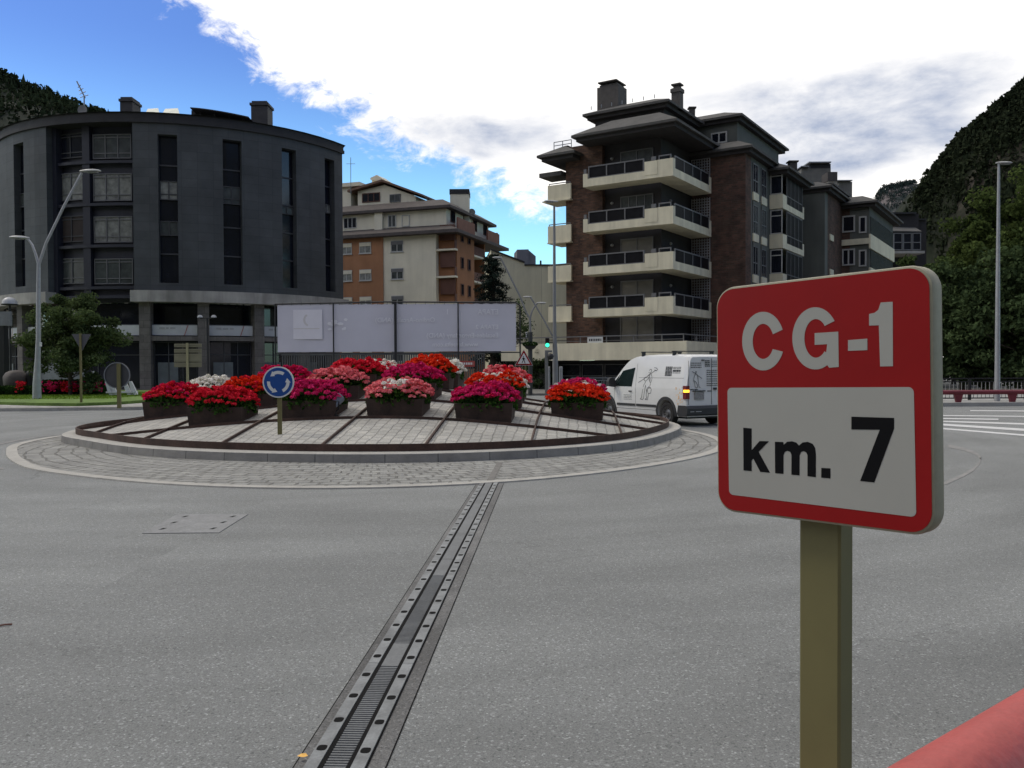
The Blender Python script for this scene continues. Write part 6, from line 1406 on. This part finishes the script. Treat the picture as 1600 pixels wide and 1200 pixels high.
for k, (yy, mm) in enumerate(((531.2, mat('lens_red_off', (.05, .01, .01), rough=.3, var=0)), (534.6, mat('lens_amber_off', (.05, .03, .01), rough=.3, var=0)), (539.4, mat('lens_green', (.1, .8, .5), var=0, emit=(.05, 1.0, .55), es=1.5)))):
    q = ptP(855, yy); mb = MB(); r_ = .055 if k < 2 else .105; mb.tube([Vector((q.x, YP - .19, q.z)), Vector((q.x, YP - .215, q.z))], r_, 16); mb.build('lens', mm, tf)
    mb = MB(); mb.tube([Vector((q.x, YP - .19, q.z + .01)), Vector((q.x, YP - .28, q.z + .01))], [r_ + .01, r_ + .012], 12, cap=False); mb.build('visor', M_dark, tf)
q = aty(854, 575, 43.4); g2 = thing('signal_post', 'short grey signal post with a dark ball shaped lamp beside the tall column', 'post', (q.x, 43.4, .12))
mb = MB(); mb.box((q.x, 43.4, (aty(854, 550, 43.4).z) / 2 + .06), (.16, .16, aty(854, 550, 43.4).z - .12)); mb.box(aty(857, 549, 43.4), (.36, .14, .10)); mb.build('post', mat('pole_grey2', (.16, .165, .16), var=.1), g2)
mb = MB(); c_ = aty(860, 557, 43.3); mb.lathe(c_, [(.03, -.17), (.12, -.13), (.17, 0), (.12, .13), (.03, .17)], 14); mb.build('ball_lamp', M_dark, g2, smooth=60)
for xx in (858, 875, 877.5):
    q = aty(xx, 585, 43.0 if xx > 870 else 44.8); bo_ = thing('bollard', {858: 'thin grey bollard left of the tall lamp column', 875: 'pale steel bollard right of the tall lamp column, first one', 877.5: 'pale steel bollard right of the tall lamp column, second one'}[xx], 'bollard', (q.x, q.y, .12), 'bollards by the lamp column')
    mb = MB(); t_ = aty(xx, 574, q.y).z; mb.lathe((q.x, q.y, .12), [(.05, 0), (.05, t_ - .2), (.055, t_ - .18), (.05, t_ - .1), (.02, t_ - .08)], 12); mb.build('tube', M_galv, bo_, smooth=50)
# double lamp with flower basket
YD = 50.0; ptD = lambda x, y: aty(x, y, YD); bD = Vector((ptD(828.5, 610).x, YD, .12))
l4 = thing('street_lamp', 'double armed lamp with a hanging flower basket in front of the cream building', 'street lamp', bD)
M_pg = mat('post_green', (.035, .037, .036), rough=.5, var=.1)
mb = MB(); mb.tube([bD, ptD(828.5, 519)], .13, 12); mb.build('base_post', M_pg, l4, smooth=60)
mb = MB(); mb.tube([ptD(828.5, 520), ptD(828, 497)], .07, 8); mb.tube([ptD(828, 498), ptD(822, 488), ptD(812, 462), ptD(800, 438), ptD(791, 420), ptD(782, 403)], .05, 8); mb.build('long_arm', MATS['pole_grey'], l4)
mb = MB(); mb.tube([ptD(828, 498), ptD(831, 487), ptD(836, 478), ptD(840, 473.5)], .05, 8); mb.build('short_arm', MATS['pole_grey'], l4)
lamp_head(l4, ptD(838, 474), (1, 0, 0), .58, M_dark); lamp_head(l4, ptD(785, 403), (-1, 0, .0), .58)
bk = thing('flower_basket', 'dark bowl shaped flower basket fixed round the double lamp post', 'flower basket', ptD(828.5, 545))
mb = MB(); c_ = ptD(828.5, 546); mb.lathe(c_, [(.14, -.0), (.25, .05), (.33, .15), (.36, .26), (.33, .27)], 16); mb.build('bowl', M_dark, bk, smooth=50)
n = 500; P = sphere_pts(n) * np.array([.42, .42, .14]) + np.array(c_) + np.array([0, 0, .30]); leafmesh('foliage', P, np.full(n, .06), M_hedge, bk, asp=.5)
mb = MB()
for k in range(3): q = ptD(823, 520 + k * 3); mb.lathe(q, [(.02, -.06), (.07, 0), (.02, .06)], 8)
mb.tube([ptD(828, 521), ptD(821, 521)], .02, 5); mb.build('camera_bracket', M_grey, l4)
# ================================================================ SIGNS
def post_(th, x, Y, ztop, zb=.13, w_=.07, m=M_post, d=.05): mb = MB(); mb.box((x, Y, (ztop + zb) / 2), (w_, d, ztop - zb)); mb.build('post', m, th)
# pedestrian warning triangle
YT = 34.0; FT = Frame((0, YT), (1, 0), (0, -1)); c0_, zt0 = FT.px(819, 570); bx = FT.px(827, 575)[0]
st_ = thing('warning_sign', 'triangular red bordered pedestrian crossing warning sign behind the flowers', 'road sign', (c0_, YT, .01))
tri = [FT.px(818.5, 546), FT.px(832.5, 571), FT.px(804.5, 571)]
cx_ = sum(p[0] for p in tri) / 3; cz_ = sum(p[1] for p in tri) / 3
def sc3(P, k): return [(cx_ + (a - cx_) * k, cz_ + (b - cz_) * k) for a, b in P]
mb = MB(); fpoly(mb, FT, sc3(tri, 1.0), -.03, 0); mb.build('rim', MATS['sign_white'], st_)
mb = MB(); fpoly(mb, FT, sc3(tri, .95), .001, .003); mb.build('red_border', M_red, st_)
mb = MB(); fpoly(mb, FT, sc3(tri, .68), .0035, .005); mb.build('white_field', MATS['sign_white'], st_)
mb = MB(); H_ = (tri[0][1] - tri[1][1]); bz = cz_ - H_ * .20; u_ = H_ * .5
def fp(P): fpoly(mb, FT, [(cx_ + a * u_, bz + b * u_) for a, b in P], .0055, .0065)
fp([(-.06 + .07 * math.cos(t * .785), .82 + .07 * math.sin(t * .785)) for t in range(8)]); fp([(-.12, .72), (.02, .72), (.06, .40), (-.12, .40)]); fp([(-.12, .40), (-.02, .40), (-.20, .02), (-.28, .04)]); fp([(-.01, .40), (.07, .40), (.20, .0), (.10, .0)]); fp([(-.13, .70), (-.28, .48), (-.24, .45), (-.12, .60)]); fp([(.02, .70), (.20, .50), (.16, .46), (.03, .58)])
for i in range(5): fp([(-.5 + i * .21, -.16), (-.38 + i * .21, -.16), (-.36 + i * .20, -.05), (-.46 + i * .20, -.05)])
mb.build('pedestrian_symbol', M_ink, st_); post_(st_, FT.px(821, 560)[0], YT + .06, tri[0][1] - .2, 0, .07)
# round sign seen from the back
YQ = 33.6; FQ = Frame((0, YQ), (1, 0), (0, -1)); cq, zq = FQ.px(182.5, 586.5); q = Vector((cq, YQ, .13)); rq = 20.5 / 1350 * YQ
rs = thing('round_sign_back', 'grey back of a round traffic sign on a beige post left of the mound', 'road sign', q)
mb = MB(); mb.lathe((0, 0, 0), [(rq * .85, 0.0), (rq * .93, 0), (rq * .94, .05), (rq, .05), (rq, -.01), (rq * .5, .012), (.01, .012)][0:0] + [(.01, .04), (rq * .93, .04), (rq * .94, .0), (rq, .0), (rq, .06), (.01, .06)], 40)
mb.v = [(p[0] + cq, YQ + p[2], p[1] + zq) for p in mb.v]; mb.build('disc', mat('sign_back', (.055, .058, .062), rough=.45, var=.1), rs, smooth=30)
mb = MB(); n = 40
for i in range(n):
    a0, a1 = 2 * math.pi * i / n, 2 * math.pi * (i + 1) / n
    mb.quad(*[Vector((cq + r_ * math.cos(a_), YQ - .004, zq + r_ * math.sin(a_))) for a_, r_ in ((a0, rq * .93), (a1, rq * .93), (a1, rq), (a0, rq))])
mb.build('rim', M_grey, rs); post_(rs, FQ.px(187, 600)[0], YQ - .06, FQ.px(187, 568)[1], .13, .14, M_post, .08)
# yield sign back
YY = 36.3; FY = Frame((0, YY), (1, 0), (0, -1)); q = FY.px(127, 540)
ys_ = thing('yield_sign_back', 'grey back of an inverted triangle yield sign on a thin post before the left tree', 'road sign', (q[0], YY, .13))
mb = MB(); P = [FY.px(112, 522), FY.px(142, 522), FY.px(127.5, 549)]; fpoly(mb, FY, P, -.03, 0); mb.build('panel', mat('sign_back2', (.085, .088, .095), var=.1), ys_); post_(ys_, FY.px(127.5, 600)[0], YY - .05, P[0][1] + .02, .13, .085)
# direction sign back
YX = 38; FX = Frame((0, YX), (1, 0), (0, -1)); ds = thing('direction_sign_back', 'beige ribbed back of a stacked direction sign above the white flowers', 'road sign', (FX.px(293, 560)[0], YX, .13))
ye = [(537, 542.5), (545, 551), (552.5, 565.5), (566.5, 573.5)]; mb = MB()
for a, b in ye:
    s0_, z1_ = FX.px(272, a); s1_, z0_ = FX.px(315, b); fbox(mb, FX, s0_, s1_, -.03, 0, z0_, z1_)
    fbox(mb, FX, s0_ + .02, s1_ - .02, .001, .02, z0_ + .03, z0_ + .06); fbox(mb, FX, s0_ + .02, s1_ - .02, .001, .02, z1_ - .06, z1_ - .03)
mb.build('panel', mat('sign_back_beige', (.20, .195, .125), rough=.5, var=.1), ds)
post_(ds, FX.px(293.5, 560)[0], YX - .06, FX.px(293, 536)[1], .0, .10, mat('post_pale', (.28, .27, .15), var=.08))
# ================================================================ BANNER on a frame (seen from behind)
YB = 40.0; FBn = Frame((0, YB), (1, 0), (0, -1)); P_ = lambda x, y: FBn.px(x, y)
bn = thing('banner_board', 'long pale lilac banner with faint mirrored writing stretched on a dark steel frame', 'banner', (P_(620, 500)[0], YB, 0))
M_ban = mat('banner_fabric', (0.60, 0.595, 0.66), rough=.8, var=.06, scale=.5); M_bant = mat('banner_print', (0.76, 0.76, 0.80), rough=.8, var=.03); M_logo = mat('banner_logo_field', (0.74, 0.73, 0.78), rough=.8, var=.03)
x0_, zt_ = P_(433, 476); x1_, zb_ = P_(806.5, 548.5)
mb = MB()
nx, nz = 96, 14
for i in range(nx):
    for j in range(nz):
        q = []
        for u, v in ((i, j), (i + 1, j), (i + 1, j + 1), (i, j + 1)):
            u /= nx; v /= nz; s = x0_ + (x1_ - x0_) * u; z = zb_ + (zt_ - zb_) * v
            sag = .018 * math.cos(u * 2 * math.pi * 24) * (max(0, v - .8) / .2)
            q.append(FBn.pt(s, .025 * math.sin(u * 8 * math.pi) * math.sin(v * math.pi) - .02, z + sag))
        mb.quad(*q)
mb.build('fabric', M_ban, bn, smooth=0)
mb = MB(); a, za = P_(458, 484); b, zb2_ = P_(504, 530); fbox(mb, FBn, a, b, .012, .018, zb2_, za); lg = mb.build('logo_field', M_logo, bn)
mb = MB(); cx_, cz_ = P_(484, 500); mb2 = MB()
pts = [(cx_ + .30 * math.cos(R(a_)), cz_ + .30 * math.sin(R(a_))) for a_ in range(120, 251, 10)] + [(cx_ + .22 * math.cos(R(a_)) + .02, cz_ + .24 * math.sin(R(a_))) for a_ in range(250, 119, -10)]
fpoly(mb, FBn, pts, .020, .022); fbox(mb, FBn, cx_ - .75, cx_ + .45, .020, .022, cz_ - .42, cz_ - .38); mb.build('logo', mat('logo_print', (.62, .60, .60), var=0), lg)
mb = MB()
for body, xr, yb_, hpx, col in (('ETAPA', 779, 491, 8, 0), ('1', 702, 491, 8, 0), ('Ordino-Arcal\u00eds (AND)', 680, 503, 7.4, 0), ('ETAPA 2', 779, 514, 7, 0), ('Escaldes-Engordany (AND)', 779, 527, 7.4, 0), ('www.lavuelta.com', 747, 541, 7, 0)):
    mb = MB(); s, z = P_(xr, yb_); text_on(mb, FBn, body, s, z, hpx / 1350 * YB * 1.38, .012, mirror=True, bold=.006); mb.build('mirrored_print', M_bant, bn)
mb = MB()
for i in range(14): a_ = rnd.uniform(515, 541); y_ = rnd.uniform(497, 517); s, z = P_(a_, y_); mb.prism([FBn.pt(s + .12 * math.cos(t) * rnd.uniform(.5, 1), .013 + i * .0003, z + .09 * math.sin(t) * rnd.uniform(.5, 1)) for t in (0, 1, 2, 3, 4, 5)], (0, -.0002, 0))
mb.build('emblem_print', M_bant, bn)
mb = MB(); r_ = .035; T = P_(433, 472.5)[1]; xr_ = P_(812.5, 500)[0]
mb.tube([FBn.pt(P_(429, 476)[0], 0, T - .08), FBn.pt(P_(600, 476)[0], 0, T + .0), FBn.pt(xr_ - .2, 0, T - .06), FBn.pt(xr_, 0, T - .2)], r_, 8)
mb.tube([FBn.pt(xr_, 0, T - .2), FBn.pt(xr_, 0, 0.0)], r_, 8); mb.tube([FBn.pt(P_(430, 500)[0], 0, T - .1), FBn.pt(P_(430, 500)[0], 0, 0)], r_, 8)
for x in (521.5, 716): s = P_(x, 500)[0]; mb.tube([FBn.pt(s, .09, T - .03), FBn.pt(s, .09, 0.0)], .032, 8)
s = P_(618.5, 500)[0]; fbox(mb, FBn, s - .055, s + .055, .08, .2, 0, T); mb.tube([FBn.pt(P_(430, 500)[0], 0, zb_ - .06), FBn.pt(xr_, 0, zb_ - .06)], .028, 8)
for i in range(25): s = x0_ + (x1_ - x0_) * (i + .5) / 25; mb.tube([FBn.pt(s, 0, zt_ - .03), FBn.pt(s + .02, 0, T)], .008, 4)
for i in range(5): z = zb_ + .2 + (zt_ - zb_ - .4) * i / 4; mb.tube([FBn.pt(x1_ - .03, 0, z), FBn.pt(xr_, 0, z + .05)], .008, 4)
mb.build('frame', M_dark, bn)
# low wall, gate and red-white barrier far behind the flowers
q = aty(560, 560, 52); lw = thing('low_fence', 'dark grey slatted fence far behind the banner', 'fence', (q.x, 52, .1))
mb = MB(); a, b = aty(440, 560, 52), aty(758, 560, 52); zt_f = aty(600, 552, 52).z
mb.box(((a.x + b.x) / 2, 52, zt_f - .05), (b.x - a.x, .1, .1)); mb.box(((a.x + b.x) / 2, 52, .3), (b.x - a.x, .1, .1))
for i in range(90): x = a.x + (b.x - a.x) * (i + .5) / 90; mb.box((x, 52, (zt_f + .2) / 2), (.07, .06, zt_f - .15))
mb.build('slats', mat('fence_grey', (.075, .08, .08), var=.2), lw)
q = aty(723, 568, 47); bb = thing('red_banner', 'small red banner hanging on the fence behind the flowers', 'banner', (q.x, 47, .8)); mb = MB(); a = aty(706, 564, 47); b = aty(742, 573, 47); mb.prism([Vector((a.x, 47, a.z)), Vector((b.x, 47, a.z)), Vector((b.x, 47, b.z)), Vector((a.x, 47, b.z))], (0, .03, 0)); mb.build('cloth', mat('banner_red', (.32, .06, .05), var=.15), bb)
mb = MB(); dashes(mb, a.x + .1, b.x - .1, (a.z + b.z) / 2 - .05, lambda s, z: Vector((s, 46.995, z)), .12, .05, .14, .04); mb.build('banner_writing', MATS['sign_white'], bb)
mb = MB(); mb.box((a.x, 47.1, (a.z) / 2), (.06, .06, a.z)); mb.box((b.x, 47.1, (a.z) / 2), (.06, .06, a.z)); mb.build('post', M_dark, bb)
# railing in front of the shop under the terrace
r2 = thing('bar_railing', 'grey bar railing in front of the shop windows left of the van', 'railing', (6, 49, .12))
a = aty(893, 600, 48.5); b = aty(1010, 600, 48.5); railing(r2, a.x, b.x + 6, 48.5, 48.5, .12, aty(930, 590, 48.5).z, M_grey, M_grey, .14)
# ================================================================ TREES
def tree(name, label, base, H, crown, nleaf, lsize, lm, trunk_r=.18, group=None, nclump=70, tm=None, seed=1, lean=0.0):
    rg = np.random.default_rng(seed); rr2 = random.Random(seed)
    base = Vector(base); o = thing(name, label, 'tree', base, group); cz, rx, ry, rz_ = crown      # crown centre height and radii
    C_t = base + Vector((lean, 0, cz)); tips = []
    while len(tips) < nclump:
        v = rg.normal(size=3); v /= np.linalg.norm(v); k = rg.random() ** .45; p = np.array([v[0] * rx * k, v[1] * ry * k, v[2] * rz_ * k])
        wob = 1 + .28 * noise.noise(Vector((p[0] * .5 + seed, p[1] * .5, p[2] * .5))); tips.append(Vector(p * wob) + C_t)
    mb = MB(); top = base + Vector((lean * .7, 0, cz + rz_ * .3)); tp = [base + (top - base) * t + Vector((math.sin(t * 5 + seed) * .12 * H / 10, 0, 0)) for t in (0, .25, .5, .75, 1)]
    mb.tube(tp, [trunk_r, trunk_r * .85, trunk_r * .65, trunk_r * .4, trunk_r * .15], 9); mb.build('trunk', tm or mat('bark', (.055, .045, .036), rough=.95, var=.3, scale=4, bump=.5), o)
    mb = MB()
    for t in tips[::2]:
        k = min(.95, max(.2, (t.z - base.z) / (top.z - base.z) - .25)); s = base + (top - base) * k; mid_ = s.lerp(t, .55) + Vector((0, 0, -.08 * (t - s).length)); mb.tube([s, mid_, t], [trunk_r * .28, trunk_r * .16, trunk_r * .05], 5, cap=False)
    mb.build('limbs', tm or MATS['bark'], o)
    per = nleaf // nclump; pos = []; nrm_ = []
    for t in tips:
        cr_ = rg.uniform(.55, 1.15) * (rx * ry * rz_ / nclump) ** (1 / 3) * 1.15
        v = rg.normal(size=(per, 3)); v /= np.linalg.norm(v, axis=1)[:, None]; r_ = rg.random(per) ** .55
        pos.append(np.array(t) + v * r_[:, None] * cr_ * np.array([1.1, 1.1, .75])); nrm_.append(v)
    pos = np.concatenate(pos); nrm_ = np.concatenate(nrm_) + np.array([0, 0, .5]); nrm_ /= np.linalg.norm(nrm_, axis=1)[:, None]
    leafmesh('crown', pos, np.full(len(pos), lsize), lm, o, asp=.6, nrm=nrm_, nk=.35); return o
ML1 = leafmat('leaf_left_tree', (0.036, 0.055, 0.024), (0.125, 0.170, 0.068), .25, .8)
YTt = 47; q = aty(112, 620, YTt)
tree('broadleaf_tree', 'loose green deciduous tree on the lawn in front of the dark curved building', (q.x, YTt, .25), 6.5, (3.1, 2.4, 2.2, 2.55), 24000, .085, ML1, .12, nclump=85, seed=4)
ML2 = leafmat('leaf_green', (0.030, 0.048, 0.019), (0.105, 0.150, 0.052), .25, .35); ML3 = leafmat('leaf_light', (0.026, 0.042, 0.014), (0.105, 0.145, 0.045), .3, .35); ML4 = leafmat('leaf_dark', (0.026, 0.042, 0.020), (0.090, 0.130, 0.055), .2, .4)
for i, (px_, Y, H, cz, rx, rz_, lm, lab) in enumerate([
    (1462, 60, 9, 5.6, 3.4, 4.0, ML2, 'green tree beside the right edge of the kilometre sign, left one of the riverside row'),
    (1503, 52, 8, 4.2, 3.0, 3.8, ML4, 'dark low tree between the kilometre sign and the right lamp column'),
    (1535, 62, 13, 8.0, 3.6, 5.6, ML3, 'tall light green tree just left of the right lamp column'),
    (1592, 56, 13.5, 8.6, 3.6, 6.0, ML3, 'tallest light green tree, right of the right lamp column'),
    (1605, 48, 9, 4.4, 3.4, 4.0, ML4, 'dark tree filling the right edge of the picture behind the railing'),
    (1490, 68, 12, 7.0, 3.2, 4.6, ML2, 'mid green tree standing further back above the kilometre sign corner'),
    (1550, 50, 7, 3.4, 3.0, 3.0, ML4, 'bushy dark tree low behind the foot of the right lamp column')]):
    q = aty(px_, 620, Y); tree('riverside_tree', lab, (q.x, Y, -.1), H, (cz, rx, rx * .8, rz_), 17000 if lm is not ML3 else 20000, .15, lm, .2, 'trees along the river behind the railing', nclump=100, seed=20 + i)
# cedar
Yc = 66; q = aty(770, 600, Yc); cdr = thing('cedar_tree', 'dark cedar with layered drooping branches beside the orange block', 'tree', (q.x, Yc, .1)); zt_c = aty(772, 396, Yc).z
mb = MB(); mb.tube([Vector((q.x, Yc, .1)), Vector((q.x + .1, Yc, zt_c * .6)), Vector((q.x, Yc, zt_c))], [.28, .18, .03], 9); mb.build('trunk', MATS['bark'], cdr)
rg = random.Random(9); pos = []; bmb = MB()
for k in range(54):
    t = k / 54; z = 2.2 + (zt_c - 2.4) * t; a_ = k * 2.4 + rg.random(); L_ = (2.7 * (1 - t) ** .8 + .35) * rg.uniform(.6, 1.0); dx, dy = math.cos(a_), math.sin(a_); pr_ = Vector((q.x, Yc, z)); P = [pr_]
    for j in range(1, 7): P.append(pr_ + Vector((dx, dy, 0)) * L_ * j / 6 + Vector((0, 0, .10 * j - .055 * j * j * L_ / 3)))
    bmb.tube(P, [.05, .045, .04, .03, .025, .02, .01], 5, cap=False)
    for j in range(1, 7):
        for _ in range(int(26 + 10 * L_)): pos.append(P[j] + Vector((rg.gauss(0, .20), rg.gauss(0, .20), rg.gauss(-.04, .07))) - Vector((0, 0, abs(rg.gauss(0, .10)))))
bmb.build('limbs', MATS['bark'], cdr); leafmesh('crown', np.array([tuple(p) for p in pos]), np.full(len(pos), .13), leafmat('cedar_needle', (0.008, 0.014, 0.013), (0.035, 0.052, 0.043), .1, .6), cdr, asp=.25)
q = aty(842, 590, 60); tree('shrub', 'small round dark bush at the foot of the cream building', (q.x, 60, .1), 2.5, (1.6, 1.1, 1.0, 1.4), 3000, .09, ML4, .06, nclump=25, seed=77)
q = aty(808, 500, 62); tree('slender_tree', 'thin sparse tree behind the right end of the banner', (q.x, 62, .1), 6, (3.6, 1.1, 1.0, 2.6), 1500, .09, ML4, .06, nclump=30, seed=78)
# ================================================================ HILLS
M_hillL = mat('forest_floor', (0.016, 0.020, 0.012), rough=1, var=.35, scale=.03)
def rockmat(name, rock, veg):
    m = bpy.data.materials.new(name); m.use_nodes = True; t = m.node_tree; b = t.nodes['Principled BSDF']; sset(b, 'Roughness', .95); sset(b, 'Specular IOR Level', .1)
    tcn = t.nodes.new('ShaderNodeTexCoord'); n = t.nodes.new('ShaderNodeTexNoise'); n.inputs['Scale'].default_value = .016; n.inputs['Detail'].default_value = 9; n.inputs['Roughness'].default_value = .7; t.links.new(tcn.outputs['Object'], n.inputs['Vector'])
    mr = t.nodes.new('ShaderNodeMapRange'); mr.inputs[1].default_value = .47; mr.inputs[2].default_value = .60; t.links.new(n.outputs[0], mr.inputs[0])
    n2 = t.nodes.new('ShaderNodeTexNoise'); n2.inputs['Scale'].default_value = .09; n2.inputs['Detail'].default_value = 8; n2.inputs['Roughness'].default_value = .75; t.links.new(tcn.outputs['Object'], n2.inputs['Vector'])
    r2 = t.nodes.new('ShaderNodeMapRange'); r2.inputs[1].default_value = .3; r2.inputs[2].default_value = .7; r2.inputs[3].default_value = .35; r2.inputs[4].default_value = 1.6; t.links.new(n2.outputs[0], r2.inputs[0])
    mx = t.nodes.new('ShaderNodeMix'); mx.data_type = 'RGBA'; mx.inputs['A'].default_value = (*veg, 1); mx.inputs['B'].default_value = (*rock, 1); t.links.new(mr.outputs[0], mx.inputs['Factor'])
    m2 = t.nodes.new('ShaderNodeMix'); m2.data_type = 'RGBA'; m2.blend_type = 'MULTIPLY'; m2.inputs['Factor'].default_value = 1; t.links.new(mx.outputs['Result'], m2.inputs['A']); t.links.new(r2.outputs[0], m2.inputs['B'])
    t.links.new(m2.outputs['Result'], b.inputs['Base Color']); MATS[name] = m; return m
def hill(name, prof, Y0, Y1, m, amp, ntree, th, tmat, seed, rows=46, cols=150, dark=0):
    # prof: ridge points in px -> ridge heights at depth Y1 ; slopes down to Y0 in front and away behind
    R_ = [aty(x, y, Y1) for x, y in prof]; X0, X1 = R_[0].x, R_[-1].x
    def ridge(x):
        for a, b in zip(R_, R_[1:]):
            if a.x <= x <= b.x: return a.z + (b.z - a.z) * (x - a.x) / (b.x - a.x)
        return R_[0].z if x < X0 else R_[-1].z
    def hgt(x, v):
        Y = Y0 + (Y1 - Y0) * v if v <= 1 else Y1 + (v - 1) * (Y1 - Y0) * 1.5
        xr = x                       # same world x
        zr = ridge(xr); base = (v ** .85 if v <= 1 else 1 - (v - 1) * .9)
        nz_ = noise.fractal(Vector((x / (amp * 4), Y / (amp * 4), seed)), .9, 2.1, 5)
        z = zr * base + nz_ * amp * (.9 * min(1, v * 2)) * (1 - .75 * math.exp(-((v - 1) / .12) ** 2)); return Vector((x, Y, z - .5))
    vsn = [i / rows * 1.5 for i in range(rows + 1)]; mb = MB(); g = [[hgt(X0 + (X1 - X0) * j / cols, v) for j in range(cols + 1)] for v in vsn]
    fl = [p for r_ in g for p in r_]; f = [(i * (cols + 1) + j, i * (cols + 1) + j + 1, (i + 1) * (cols + 1) + j + 1, (i + 1) * (cols + 1) + j) for i in range(rows) for j in range(cols)]
    mb.add(fl, f); tag(mb.build(name, m, smooth=0), kind='structure')
    rg = random.Random(seed); tv = []; tf_ = []; lp = []; ls = []
    for _ in range(ntree):
        u = rg.random(); v = rg.random() ** .8 * 1.04 + .02; edge_ = rg.random() < .12
        if edge_: v = rg.uniform(.97, 1.02)
        p = hgt(X0 + (X1 - X0) * u, v)
        dn = noise.noise(Vector((p.x / (amp * 1.6), p.y / (amp * 1.6), p.z / (amp * 1.6) + seed))) + .5 * noise.noise(Vector((p.x / (amp * .5), p.y / (amp * .5), p.z / (amp * .5) + seed)))
        if dn < dark: continue
        h_ = th * rg.uniform(.45, 1.15) * (1.2 if rg.random() < .08 else 1); r_ = h_ * rg.uniform(.20, .32)
        if rg.random() < .35:
            for z0_, w_, z1_ in ((0.0, 1.0, .5), (.30, .78, .75), (.55, .5, 1.0)):
                o_ = len(tv); k = 5; ph = rg.random() * 6
                for i in range(k): a_ = ph + i * 6.283 / k; rr_ = r_ * w_ * rg.uniform(.6, 1.25); tv.append((p.x + rr_ * math.cos(a_), p.y + rr_ * math.sin(a_), p.z + h_ * z0_ - h_ * .08 * rg.random()))
                tv.append((p.x + rg.uniform(-.15, .15) * r_, p.y, p.z + h_ * z1_))
                for i in range(k): tf_.append((o_ + i, o_ + (i + 1) % k, o_ + k))
        else:
            for i in range(12):
                a_ = rg.random() * 6.283; q_ = rg.random(); w_ = r_ * 1.5 * math.sin(math.pi * (.15 + .8 * q_)); lp.append((p.x + w_ * math.cos(a_), p.y + w_ * math.sin(a_), p.z + h_ * .85 * q_)); ls.append(h_ * .20)
    mb = MB(); mb.add(tv, tf_); o = mb.build(name + '_conifers', tmat, smooth=None); tag(o, kind='stuff')
    o = leafmesh(name + '_woodland', np.array(lp), np.array(ls), tmat, None, asp=.7); tag(o, kind='stuff')
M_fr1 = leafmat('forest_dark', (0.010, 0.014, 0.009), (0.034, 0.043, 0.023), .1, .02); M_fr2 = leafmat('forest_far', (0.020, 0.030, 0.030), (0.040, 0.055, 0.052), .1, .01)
hill('right_hill', [(1405, 520), (1425, 450), (1436, 340), (1447, 305), (1462, 272), (1480, 248), (1500, 216), (1520, 200), (1542, 183), (1562, 160), (1580, 146), (1600, 128), (1640, 95), (1700, 40), (1780, -20), (1900, -80), (2200, -160)], 210, 430, rockmat('cliff_rock', (0.066, 0.057, 0.048), (0.016, 0.020, 0.012)), 14, 26000, 5.2, M_fr1, 3, dark=-.50)
hill('left_hill', [(-900, -300), (-500, -120), (-200, 20), (-80, 85), (-20, 108), (20, 126), (60, 143), (100, 160), (150, 174), (200, 190), (260, 215), (340, 250), (440, 300), (540, 400), (640, 480)], 350, 760, M_hillL, 26, 14000, 9, M_fr1, 8, dark=-.8)
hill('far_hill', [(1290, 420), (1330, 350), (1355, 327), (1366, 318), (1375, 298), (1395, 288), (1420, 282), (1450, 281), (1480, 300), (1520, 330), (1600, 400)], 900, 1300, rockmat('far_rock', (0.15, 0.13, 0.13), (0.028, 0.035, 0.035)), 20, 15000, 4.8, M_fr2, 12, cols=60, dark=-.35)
# ground litter: small twig at the left edge
q = onz(8, 978); tw_ = MB(); tw_.tube([onz(-4, 980) + Vector((0, 0, .008)), q + Vector((0, 0, .01)), onz(19, 977) + Vector((0, 0, .008))], .006, 5); tag(tw_.build('twig', mat('twig_brown', (.16, .07, .05), var=.2)), 'thin reddish twig lying on the asphalt at the left edge', 'twig')

# unseen valley slope, added behind the camera to block sky light
mb = MB(); n = 60; rows_ = 8; g = []
for j in range(rows_ + 1):
    v = j / rows_
    g.append([Vector((math.sin(R(95 + 170 * i / n)) * (120 + 330 * v), math.cos(R(95 + 170 * i / n)) * (120 + 330 * v), -1 + (v ** .8) * (175 + 50 * noise.noise(Vector((i * .12, v * 2, 3)))))) for i in range(n + 1)])
fl = [p for r_ in g for p in r_]; mb.add(fl, [(i * (n + 1) + j, i * (n + 1) + j + 1, (i + 1) * (n + 1) + j + 1, (i + 1) * (n + 1) + j) for i in range(rows_) for j in range(n)])
tag(mb.build('sky_block_hill', M_hillL, smooth=0), kind='structure')
